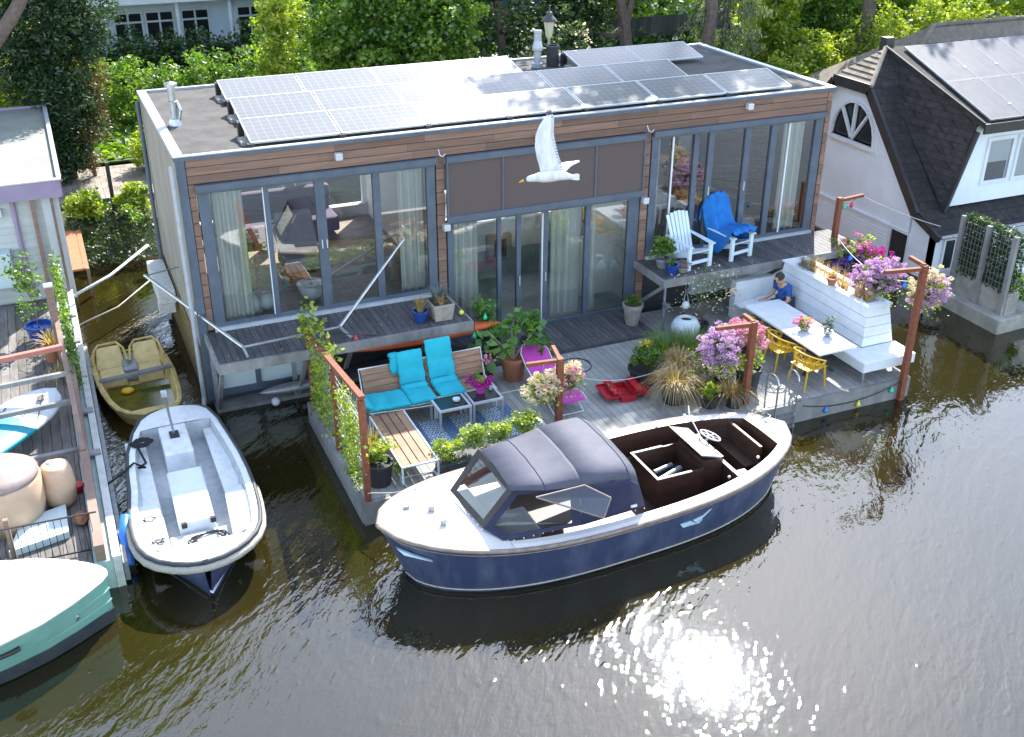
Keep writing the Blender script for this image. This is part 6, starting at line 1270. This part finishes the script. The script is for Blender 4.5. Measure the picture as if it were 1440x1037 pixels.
for a, c in ((19.0, 19.9), (20.0, 21.4)):
    w_ = MB(); w_.box(a, c, dy-.05, dy-.003, 2.2, 2.3); w_.box(a, c, dy-.05, dy-.003, 3.3, 3.4)
    for x in (a, c-.08): w_.box(x, x+.08, dy-.052, dy-.003, 2.3, 3.3)
    w_ = w_.build('window', MATS['white_paint'], dm); MB().quad((a+.08, dy-.03, 2.3), (c-.08, dy-.03, 2.3), (c-.08, dy-.03, 3.3), (a+.08, dy-.03, 3.3)).build('pane', MATS['glass'], w_); 
MB().box(19.1, 19.75, dy-.02, dy-.006, 2.3, 2.75).build('blind', MATS['room_dark'], dm)
mb = MB(); mb.box(GX, EX, -.55, -.43, .0, 1.4); mb.build('front_wall', MATS['stucco'], q); 
for a, c in ((17.75, 18.15), (18.25, 19.2)):
    w_ = MB().box(a, c, -.60, -.552, .25, 1.12).build('window', MATS['white_paint'], q); MB().quad((a+.06, -.604, .32), (c-.06, -.604, .32), (c-.06, -.604, 1.06), (a+.06, -.604, 1.06)).build('pane', MATS['glass_dark'], w_)
MB().box(GX-.05, EX, -.7, 8, -.3, .06).build('hull', MATS['concrete_wet'], q)
MB().box(18.3, 18.55, 3.1, 3.35, 4.6, 5.25).build('chimney', MATS['tar_trim'], q)
# panels on the dormer roof
ex = Vector((1, 0, 0)); e0 = Vector((0, sl0[0], sl0[1])); e1 = Vector((0, sl1[0], sl1[1])); sd_ = (e1-e0).normalized(); up_ = ex.cross(sd_); M('panel_glass', (.10, .10, .11), (.13, .13, .14), .5, ns=2, spec=.22)
for j in range(2):
    for i in range(4):
        o_ = e0+sd_*(.06+j*1.72)+ex*(18.62+i*1.06)+up_*.05+ex*(j*.12*0)
        t = T('solar_panel', 'large grey glare-washed solar panel on the right neighbour roof, %s column, %s row' % (('first', 'second', 'third', 'fourth')[i], ('lower', 'upper')[j]), 'solar panel', o_, 0, 'solar panels on the right neighbour roof')
        def pq(a, b_, c_=0): return o_+ex*a+sd_*b_+up_*c_
        MB().hexa([pq(.01, .01), pq(1.03, .01), pq(1.03, 1.68), pq(.01, 1.68)], [pq(.01, .01, .03), pq(1.03, .01, .03), pq(1.03, 1.68, .03), pq(.01, 1.68, .03)]).build('glass', MATS['panel_glass'], t)
        f = MB()
        for (a, b2, c_, d_) in ((0, 1.04, 0, .012), (0, 1.04, 1.685, 1.70), (0, .012, .012, 1.685), (1.03, 1.04, .012, 1.685)): f.hexa([pq(a, c_, -.01), pq(b2, c_, -.01), pq(b2, d_, -.01), pq(a, d_, -.01)], [pq(a, c_, .034), pq(b2, c_, .034), pq(b2, d_, .034), pq(a, d_, .034)])
        f.build('frame', MATS['alu'] if False else MATS['galv'], t); k = MB(); k.hexa([pq(1.0, .5, .03), pq(1.08, .5, .03), pq(1.08, .56, .03), pq(1.0, .56, .03)], [pq(1.0, .5, .045), pq(1.08, .5, .045), pq(1.08, .56, .045), pq(1.0, .56, .045)]); k.build('clamp', MATS['white_paint'], t)
# second roof behind
q2 = T('tiled_house', 'house with a brown hipped tile roof, only its roof top showing behind the solar panels', 'house', (27, 10, 0))
mb = MB(); mb.add([(22.0, 6.9, 1.9), (34, 6.9, 1.9), (34, 12, 1.9), (22.0, 12, 1.9), (25.9, 9.4, 4.1), (34, 9.4, 4.1)], [(0, 1, 5, 4), (3, 4, 5, 2), (0, 4, 3)]); mb.build('roof', MATS['old_tile'], q2); MB().box(22.6, 34, 7.3, 11.6, .5, 1.9).build('wall', MATS['stucco'], q2)
for p_, r2 in (((22.0, 6.9, 1.9), (25.9, 9.4, 4.1)), ((25.9, 9.4, 4.1), (34, 9.4, 4.1))): MB().tube([p_, r2], .09, 8).build('ridge', MATS['old_tile'], q2)
# trellis planter on concrete float
tp = T('trellis_planter', 'tall wire trellis with ivy between three grey posts on a concrete float at the right', 'trellis', (17.1, -2.5, .3))
MB().hexa([(16.72, -3.55, -.3), (18.6, -3.45, -.3), (18.6, -1.3, -.3), (16.76, -1.6, -.3)], [(16.72, -3.55, .34), (18.6, -3.45, .34), (18.6, -1.3, .34), (16.76, -1.6, .34)]).build('float', MATS['concrete'], tp, bev=.03)
for y in (-1.76, -2.53, -3.3): MB().box(16.93, 17.03, y-.05, y+.05, .34, 2.2).build('post', MATS['beam_grey'], tp)
mb = MB()
for k in range(16): y = -1.8-k*.1; mb.bar((16.98, y, .9), (16.98, y, 2.15), .007)
for k in range(9): mb.bar((16.98, -1.76, .9+k*.15), (16.98, -3.3, .9+k*.15), .007)
mb.build('wire_mesh', MATS['galv'], tp); MB().box(17.05, 17.4, -3.35, -1.7, .34, .85).build('trough', MATS['concrete'], tp)
P = rng.uniform([17.0, -3.35, .8], [17.35, -1.7, 2.25], (7000, 3)); leafmesh('ivy', MATS['leaf_dark'], tp, P, .07, .8)
P, r_ = clumps((17.6, -3.2, .8), (.4, .3, .4), 30, 30, .1, .3); leafmesh('shrub', MATS['leaf_green'], tp, P, .07, .6, r_)
t = T('moored_dinghy', 'pale boat seen at the right edge behind the ivy trellis', 'boat', (19.3, -1.6, 0)); MB().hexa([(18.7, -2.4, -.2), (21, -2.3, -.2), (21, -1.2, -.2), (18.7, -1.2, -.2)], [(18.6, -2.5, .75), (21, -2.4, .75), (21, -1.1, .75), (18.6, -1.1, .75)]).build('hull', MATS['gelcoat'], t, bev=.05); MB().box(19.0, 20.6, -2.2, -1.3, .75, 1.15).build('cabin', MATS['white_ceramic'], t, bev=.06)
# ================= BACKGROUND
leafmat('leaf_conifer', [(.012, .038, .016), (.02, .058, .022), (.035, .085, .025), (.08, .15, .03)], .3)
leafmat('leaf_brown', [(.10, .06, .02), (.16, .10, .04), (.08, .07, .02), (.05, .06, .015)], .3)
leafmat('leaf_bright', [(.09, .17, .012), (.19, .30, .02), (.32, .42, .035), (.5, .52, .07)], .5)
leafmat('leaf_grey', [(.05, .09, .05), (.09, .14, .08), (.14, .2, .12), (.2, .26, .17)], .4)
def tree(name, label, c, blobs, mat, size, th=None, tr=.14, group=None, aspect=.5, bmat=None, cat='tree', droop=0, split=None):
    """c: foot; blobs: (dx, dy, z, rx, ry, rz, nclumps, nleaf, clumpr)"""
    t = T(name, label, cat, c, 0, group); P = []; Q = []
    for (dx, dy, z, rx, ry, rz_, nc, nl, cr) in blobs:
        a, b = clumps((c[0]+dx, c[1]+dy, z), (rx, ry, rz_), nc, nl, cr, .35, zmin=.9); P.append(a); Q.append(b)
    leafmesh('crown', MATS[mat], t, np.vstack(P), size, aspect, np.concatenate(Q), droop=droop)
    mb = MB(); top = max(b[2] for b in blobs) if th is None else th
    pth = trunk(mb, (c[0], c[1], c[2]-.2), (c[0]+blobs[0][0]*.6, c[1]+blobs[0][1]*.6, top), tr, tr*.35, 8, tr*.8)
    for (dx, dy, z, rx, ry, rz_, nc, nl, cr) in blobs[:6]: mb.tube([pth[2], ((c[0]+dx*.5+pth[2].x)/2, (c[1]+dy*.5+pth[2].y)/2, (pth[2].z+z)/2), (c[0]+dx, c[1]+dy, z+rz_*.3)], [tr*.5, tr*.35, tr*.12], 6)
    mb.build('trunk', MATS['bark'], t); return t
GZ = .8
tree('conifer', 'tall dark shaggy conifer between the left neighbour roof and the brown houseboat', (-1.5, 13.9, GZ), [(-.15, -.2, 3.2, 1.15, 1.0, 1.9, 200, 70, .34), (.1, .0, 5.6, 1.8, 1.3, 2.0, 240, 70, .36), (.3, .2, 7.6, 1.2, 1.2, 1.6, 90, 50, .36), (-1.1, .2, 4.6, .8, .8, 1.4, 60, 50, .32), (.9, -.1, 5.0, .7, .7, 1.3, 60, 50, .3), (-.3, -.3, 1.6, .8, .7, .8, 80, 60, .3)], 'leaf_conifer', .13, aspect=.45)
tree('conifer', 'brownish thinning conifer skirt on the right side of the dark conifer', (-.9, 13.9, GZ), [(.2, 0, 3.6, .6, .6, 1.1, 60, 50, .26), (0, 0, 2.4, .6, .5, .9, 60, 50, .26), (-.2, -.1, 1.4, .5, .4, .6, 40, 44, .24)], 'leaf_brown', .10, aspect=.3, tr=.06)
tree('lime_shrub', 'sunlit yellow-green shrub at the left edge behind the mauve-edged roof', (-3.0, 15.2, GZ), [(0, 0, 2.6, 1.4, 1.2, 1.8, 120, 46, .34), (-2, .5, 3.2, 1.4, 1.2, 2.0, 110, 46, .34), (1.0, 1, 3.6, 1.2, 1, 1.5, 80, 40, .32)], 'leaf_bright', .17, aspect=.6)
tree('lime_shrub', 'yellow-green foliage left of the conifer top', (-3.2, 18, GZ), [(.3, 0, 5.2, 1.6, 1.2, 1.4, 100, 40, .36), (-2, 0, 6, 1.5, 1.5, 1.5, 80, 36, .36)], 'leaf_bright', .18, aspect=.6)
tree('shrub', 'sunlit green shrub behind the left end of the flat roof', (1.9, 14.6, GZ), [(0, 0, 1.8, 1.2, .9, 1.0, 90, 44, .28), (1.4, .4, 1.7, 1.2, .9, .9, 90, 44, .28), (-1.0, -.6, 1.4, .8, .7, .7, 50, 40, .26)], 'leaf_bright', .15, tr=.06)
tree('shrub', 'dusty green shrub row in front of the blue-white building', (3.5, 19.5, GZ), [(0, 0, 2.1, 2.2, 1.2, 1.2, 130, 40, .34), (-3, .5, 2.0, 1.8, 1.2, 1.1, 110, 40, .34), (2.8, .5, 2.3, 1.8, 1.2, 1.2, 100, 40, .34)], 'leaf_green', .17, tr=.06)
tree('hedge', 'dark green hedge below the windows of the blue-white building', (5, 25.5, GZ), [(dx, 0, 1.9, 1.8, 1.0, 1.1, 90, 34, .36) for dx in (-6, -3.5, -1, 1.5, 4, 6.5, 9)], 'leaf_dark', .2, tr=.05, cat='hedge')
tree('young_tree', 'slim bright yellow-green tree behind the left part of the solar roof', (4.7, 13.0, GZ), [(0, 0, 3.2, .8, .7, 1.4, 80, 44, .26), (.1, 0, 5.0, .75, .7, 1.3, 80, 44, .26), (-.1, 0, 6.6, .6, .6, 1.0, 46, 40, .26), (.3, 0, 1.9, 1.0, .6, .8, 50, 36, .26)], 'leaf_bright', .15, aspect=.55, tr=.06)
tree('broadleaf_tree', 'big rounded green tree right of the slim yellow-green one, its right side sunlit', (8.3, 13.2, GZ), [(-.9, 0, 3.6, 1.7, 1.3, 2.0, 170, 60, .36), (1.0, 0, 3.8, 1.6, 1.3, 2.0, 160, 60, .36), (0, .3, 5.6, 2.0, 1.4, 1.6, 170, 60, .36), (2.0, .2, 4.9, 1.0, .9, 1.1, 70, 50, .32), (-2.0, 0, 4.6, .9, .9, 1.3, 60, 50, .32)], 'leaf_green', .17, aspect=.65)
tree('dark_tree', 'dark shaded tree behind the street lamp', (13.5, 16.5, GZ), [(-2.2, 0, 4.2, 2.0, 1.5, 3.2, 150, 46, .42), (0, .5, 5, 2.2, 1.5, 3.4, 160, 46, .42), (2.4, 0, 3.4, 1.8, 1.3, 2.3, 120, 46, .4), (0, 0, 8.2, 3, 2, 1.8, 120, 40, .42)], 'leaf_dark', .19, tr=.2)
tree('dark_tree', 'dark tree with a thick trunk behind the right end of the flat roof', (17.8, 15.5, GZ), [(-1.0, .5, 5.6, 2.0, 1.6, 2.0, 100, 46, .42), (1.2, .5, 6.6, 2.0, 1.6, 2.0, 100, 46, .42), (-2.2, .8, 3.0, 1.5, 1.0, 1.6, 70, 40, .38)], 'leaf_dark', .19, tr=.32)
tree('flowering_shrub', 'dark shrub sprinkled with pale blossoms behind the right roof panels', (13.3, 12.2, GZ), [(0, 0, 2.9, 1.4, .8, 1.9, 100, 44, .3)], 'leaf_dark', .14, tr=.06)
fs = bpy.data.objects['flowering_shrub']; FLW = leafmesh('flowers', MATS['petal_white'], fs, clumps((13.3, 12.0, 3.2), (1.5, .9, 1.6), 60, 4, .12, .8)[0], .10, .9); FLW['kind'] = 'stuff'
tree('willow', 'greyish hanging foliage beside the lit green tree at the right', (20.0, 13.0, GZ), [(0, 0, 4.2, 1.5, 1.2, 3.0, 150, 50, .3), (.6, 0, 5.8, 1.2, 1.0, 1.2, 60, 50, .3)], 'leaf_grey', .17, aspect=.28, droop=1.4, tr=.12)
tree('broadleaf_tree', 'sunlit yellow-tipped tree right of the roof edge', (23.2, 14.5, GZ), [(0, 0, 3.2, 1.5, 1.1, 2.0, 120, 50, .34), (-.8, 0, 1.8, 1.8, 1, 1.0, 80, 44, .34), (.4, .2, 5.2, 1.4, 1.2, 1.2, 80, 46, .34)], 'leaf_bright', .18, aspect=.65, tr=.1)
tree('broadleaf_tree', 'dense mid-green tree above the black half-hipped roof', (28, 16.5, GZ), [(0, 0, 3.8, 3.2, 2.0, 3.0, 260, 60, .42), (-2.6, -.4, 4.5, 1.6, 1.4, 2.2, 110, 50, .4), (2.6, 0, 4, 1.6, 1.4, 2.4, 110, 50, .4)], 'leaf_green', .2, aspect=.6, tr=.2)
tree('lime_shrub', 'bright yellow-green bushes at the upper right behind the brown tiled roof', (36, 20, GZ), [(-2.5, 0, 3.0, 2.2, 1.6, 2.2, 130, 44, .42), (1.5, 0, 3.4, 2.4, 1.6, 2.4, 140, 44, .42), (5, .5, 3.4, 2.2, 1.6, 2.6, 120, 44, .42), (8, .5, 3.4, 2.2, 1.6, 2.6, 120, 44, .42)], 'leaf_bright', .22, aspect=.6, tr=.1)
for i, (x, y, lab) in enumerate(((-9, 24, 'far green tree behind the left edge'), (31, 30, 'far green tree behind the dense mid-green one'), (41, 30, 'far tree above the bright bushes'), (23, 27, 'far tree behind the yellow-tipped one'), (12, 29, 'far dark tree behind the lamp'))):
    tree('far_tree', lab, (x, y, GZ), [(0, 0, 4.5, 4.0, 2.5, 3.6, 150, 50, .6), (0, 0, 9, 3.5, 2.5, 2.5, 90, 44, .6)], ['leaf_green', 'leaf_green', 'leaf_bright', 'leaf_green', 'leaf_dark'][i], .3, aspect=.6, tr=.25, group='trees at the back')
# tall trees whose crowns stand above the picture: they shade the right of the roof and mirror in the water
tree('tall_tree', 'tall tree behind the right end of the houseboat, its crown above the picture', (19.0, 12.6, GZ), [(-.2, -.3, 16.4, 4.3, 1.5, 3.0, 480, 40, .42), (-1.8, -1.6, 12.8, 3.6, 1.2, 1.6, 150, 34, .42)], 'leaf_green', .22, aspect=.7, tr=.25)
tree('tall_tree', 'tall tree behind the right neighbour house, its crown above the picture', (26, 13, GZ), [(2, 0, 13.5, 4.2, 2.0, 2.4, 260, 38, .5), (2.5, .5, 9.2, 4.5, 1.8, 3.2, 300, 38, .5)], 'leaf_green', .26, aspect=.7, tr=.3)
lt = T('leaning_tree', 'grey-brown trunk leaning in at the top left corner', 'tree', (-9.0, 12, GZ)); mb = MB(); mb.tube([(-5.4, 12.4, .6), (-3.7, 12.2, 4.0), (-2.75, 12, 5.15), (-2.2, 12.0, 5.8), (-1.7, 12, 6.5), (-1.6, 12, 9), (-3, 12, 12)], [.3, .22, .18, .17, .16, .13, .1], 10); mb.build('trunk', MATS['bark'], lt)
P, r_ = clumps((-5.5, 11.5, 14), (5.0, 3, 3.6), 330, 40, .5, .3); leafmesh('crown', MATS['leaf_green'], lt, P, .26, .7, r_)
P, r_ = clumps((-2.2, 13.5, 14.5), (4.6, 2.2, 5.2), 420, 40, .5, .3); leafmesh('crown', MATS['leaf_green'], lt, P, .28, .7, r_)
P, r_ = clumps((-9.5, 8, 11), (3.5, 3, 4.0), 200, 40, .5, .3); leafmesh('crown', MATS['leaf_green'], lt, P, .26, .7, r_)
tree('shrub', 'mid-green shrubs behind the right back corner of the flat roof', (18.5, 12.0, GZ), [(-2.2, 0, 1.9, 1.6, .9, 1.2, 80, 46, .3), (0, .2, 2.1, 1.6, .9, 1.4, 90, 46, .3), (2.2, 0, 1.9, 1.5, .9, 1.2, 80, 46, .3)], 'leaf_green', .15, aspect=.6, tr=.06)
tree('lime_shrub', 'lime-green shrubs between the flat roof and the black half-hipped roof', (23.5, 12.2, GZ), [(-1.6, 0, 1.9, 1.5, .9, 1.2, 80, 46, .3), (.6, .2, 2.2, 1.6, .9, 1.5, 90, 46, .3), (3.4, .4, 2.6, 1.8, .9, 1.8, 110, 46, .34), (6.6, .8, 3.0, 1.8, .9, 1.9, 110, 46, .34)], 'leaf_bright', .16, aspect=.6, tr=.06)
# bank plants
tree('bank_shrub', 'bright leafy shrub on the bank under the quay path, left of the dark post', (-1.35, 10.2, .5), [(0, 0, 1.1, .5, .4, .5, 60, 50, .18), (.15, -.5, .6, .4, .3, .3, 24, 40, .16)], 'leaf_bright', .12, tr=.03, cat='shrub')
tree('bank_shrub', 'bright leafy shrub on the bank under the quay path, right of the dark post', (-.15, 10.3, .5), [(0, 0, 1.1, .42, .4, .5, 50, 50, .18), (.2, -.6, .5, .35, .3, .3, 22, 40, .16)], 'leaf_bright', .12, tr=.03, cat='shrub')
tree('bank_shrub', 'broad pale leaves at the waterline behind the thick white rope', (-.9, 8.9, .2), [(0, 0, .45, .8, .5, .3, 34, 26, .16)], 'leaf_lime', .14, aspect=.9, tr=.02, cat='shrub')
tree('bank_shrub', 'small green plant against the side wall of the houseboat at the bank', (.0-.35, 9.2, .2), [(0, 0, .9, .25, .4, .7, 26, 30, .14)], 'leaf_green', .11, tr=.02, cat='shrub')
tag(MB().box(-.72, -.62, 10.6, 10.7, .2, 2.1).build('bank_post', MATS['black_rubber']), 'dark mooring post between the two bank shrubs', 'post')
# quay wall
qw = MB(); 
for i in range(-30, 70): qw.box(i*.8, i*.8+.79, 11.55, 11.95, .2, .86)
tag(qw.build('quay_wall', MATS['concrete']), 'pale quay edge of stone blocks behind the houseboats', 'wall')
# street lamp
lp = T('street_lamp', 'old-fashioned street lamp with a glass lantern behind the roof vents', 'street lamp', (11.6, 9.6, GZ))
MB().tube([(11.75, 9.6, .4), (11.75, 9.6, 4.6)], [.07, .04], 10).build('pole', MATS['galv'], lp); MB().bar((11.45, 9.6, 4.35), (12.05, 9.6, 4.35), .025).build('ladder_bar', MATS['galv'], lp)
MB().lathe([(.05, 0), (.10, .08), (.17, .5), (.15, .5)], (11.75, 9.6, 4.6), 6).build('lantern_glass', M('lamp_glass', (.5, .5, .36), (.4, .42, .3), .25), lp)
MB().lathe([(.24, .50), (.20, .56), (.10, .66), (.09, .74), (.03, .78), (.02, .88), (0, .9)], (11.75, 9.6, 4.6), 12).build('lantern_roof', MATS['hull_dark'], lp)
# blue-white apartment building at the upper left, house glimpsed at the upper middle
M('bw_wall', (.70, .82, .92), (.64, .76, .87), .8, ns=1); M('bw_white', (.7, .76, .8), (.62, .68, .72), .6)
AB = T('apartment_building', 'long blue-white apartment building with a balcony edge at the upper left', 'building', (2, 31, GZ))
MB().box(-14, 10.2, 31, 33, .8, 12).build('wall', MATS['bw_wall'], AB)
for z in (3.3, 6.4): MB().box(-14, 10.4, 29.6, 30.99, z, z+.28).build('balcony', MATS['bw_white'], AB)
MB().box(-14, 10.3, 29.55, 29.6, 3.585, 4.5).build('balcony_front', MATS['bw_wall'], AB)
for x in (-10, -7, -4.2, -1.5, 1.4, 2.7, 4.2, 6.6, 8.4):
    wd_ = 1.25; f = MB(); z0_, z1_ = (1.0, 2.85) if x in (4.2, 1.4) else (1.5, 2.85)
    f.box(x, x+wd_, 30.93, 30.99, z0_, z0_+.1); f.box(x, x+wd_, 30.93, 30.99, z1_-.1, z1_); f.box(x, x+.09, 30.93, 30.99, z0_+.1, z1_-.1); f.box(x+wd_-.09, x+wd_, 30.93, 30.99, z0_+.1, z1_-.1); f.box(x+wd_/2-.04, x+wd_/2+.04, 30.93, 30.99, z0_+.1, z1_-.1); f.box(x+.09, x+wd_-.09, 30.935, 30.985, 2.35, 2.43)
    w_ = f.build('window', MATS['bw_white'], AB); MB().quad((x+.09, 30.96, z0_+.1), (x+wd_-.09, 30.96, z0_+.1), (x+wd_-.09, 30.96, z1_-.1), (x+.09, 30.96, z1_-.1)).build('pane', MATS['glass_dark'], w_)
for x in (.5, 3.9, 6.1): MB().box(x, x+.14, 29.9, 30.05, .8, 3.3).build('pillar', MATS['bw_white'], AB)
BH = T('garden_house', 'pale house with a blue base glimpsed between the dark trees at the top centre', 'house', (22, 33, GZ)); MB().box(19.2, 24.5, 33, 37, 2.2, 8).build('wall', MATS['bw_white'], BH); MB().box(19.1, 24.6, 32.6, 37, .8, 2.2).build('base', M('base_blue', (.07, .11, .3), (.05, .09, .24), .7), BH)
for x in (20, 22): MB().box(x, x+1, 32.95, 32.995, 3.2, 4.6).build('window', MATS['glass_dark'], BH)
gf = T('garden_fence', 'low dark wooden fence in front of the pale garden house', 'fence', (20, 26, GZ)); mb = MB()
for i in range(90): mb.box(14+i*.2, 14+i*.2+.19, 26, 26.04, .85, 2.0)
mb.build('boards', MATS['deck_dark'], gf)
# leafy ground cover
P = rng.uniform([-12, 12.4+3, .86], [40, 30, .95], (42000, 3)); tag(leafmesh('ground_cover', MATS['leaf_green'], None, P, .3, .6), kind='stuff')
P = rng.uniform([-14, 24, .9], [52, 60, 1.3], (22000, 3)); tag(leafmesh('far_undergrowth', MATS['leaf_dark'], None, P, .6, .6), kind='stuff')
P = rng.uniform([-1.9, 8.1, .15], [.2, 11.5, .75], (2600, 3)); P[:, 2] = .12+np.clip((P[:, 1]-7.9)*.32, 0, .6)+rng.random(2600)*.12; tag(leafmesh('bank_undergrowth', MATS['leaf_dark'], None, P, .1, .6), kind='stuff')
P = np.vstack([rng.uniform([.2, -1.4, 1.612], [4.9, -.1, 1.622], (150, 3)), rng.uniform([9.5, -1.2, 1.642], [14, -.1, 1.652], (60, 3)), rng.uniform([5, -1.3, .512], [9.1, -.1, .522], (70, 3)), rng.uniform([1.9, -4.8, .44], [12, -1.4, .45], (160, 3))])
leafmat('litter', [(.5, .46, .35), (.3, .24, .12), (.6, .58, .5), (.2, .18, .08)], .1); tag(leafmesh('leaf_litter', MATS['litter'], None, P, .035, .7, up=9), kind='stuff')
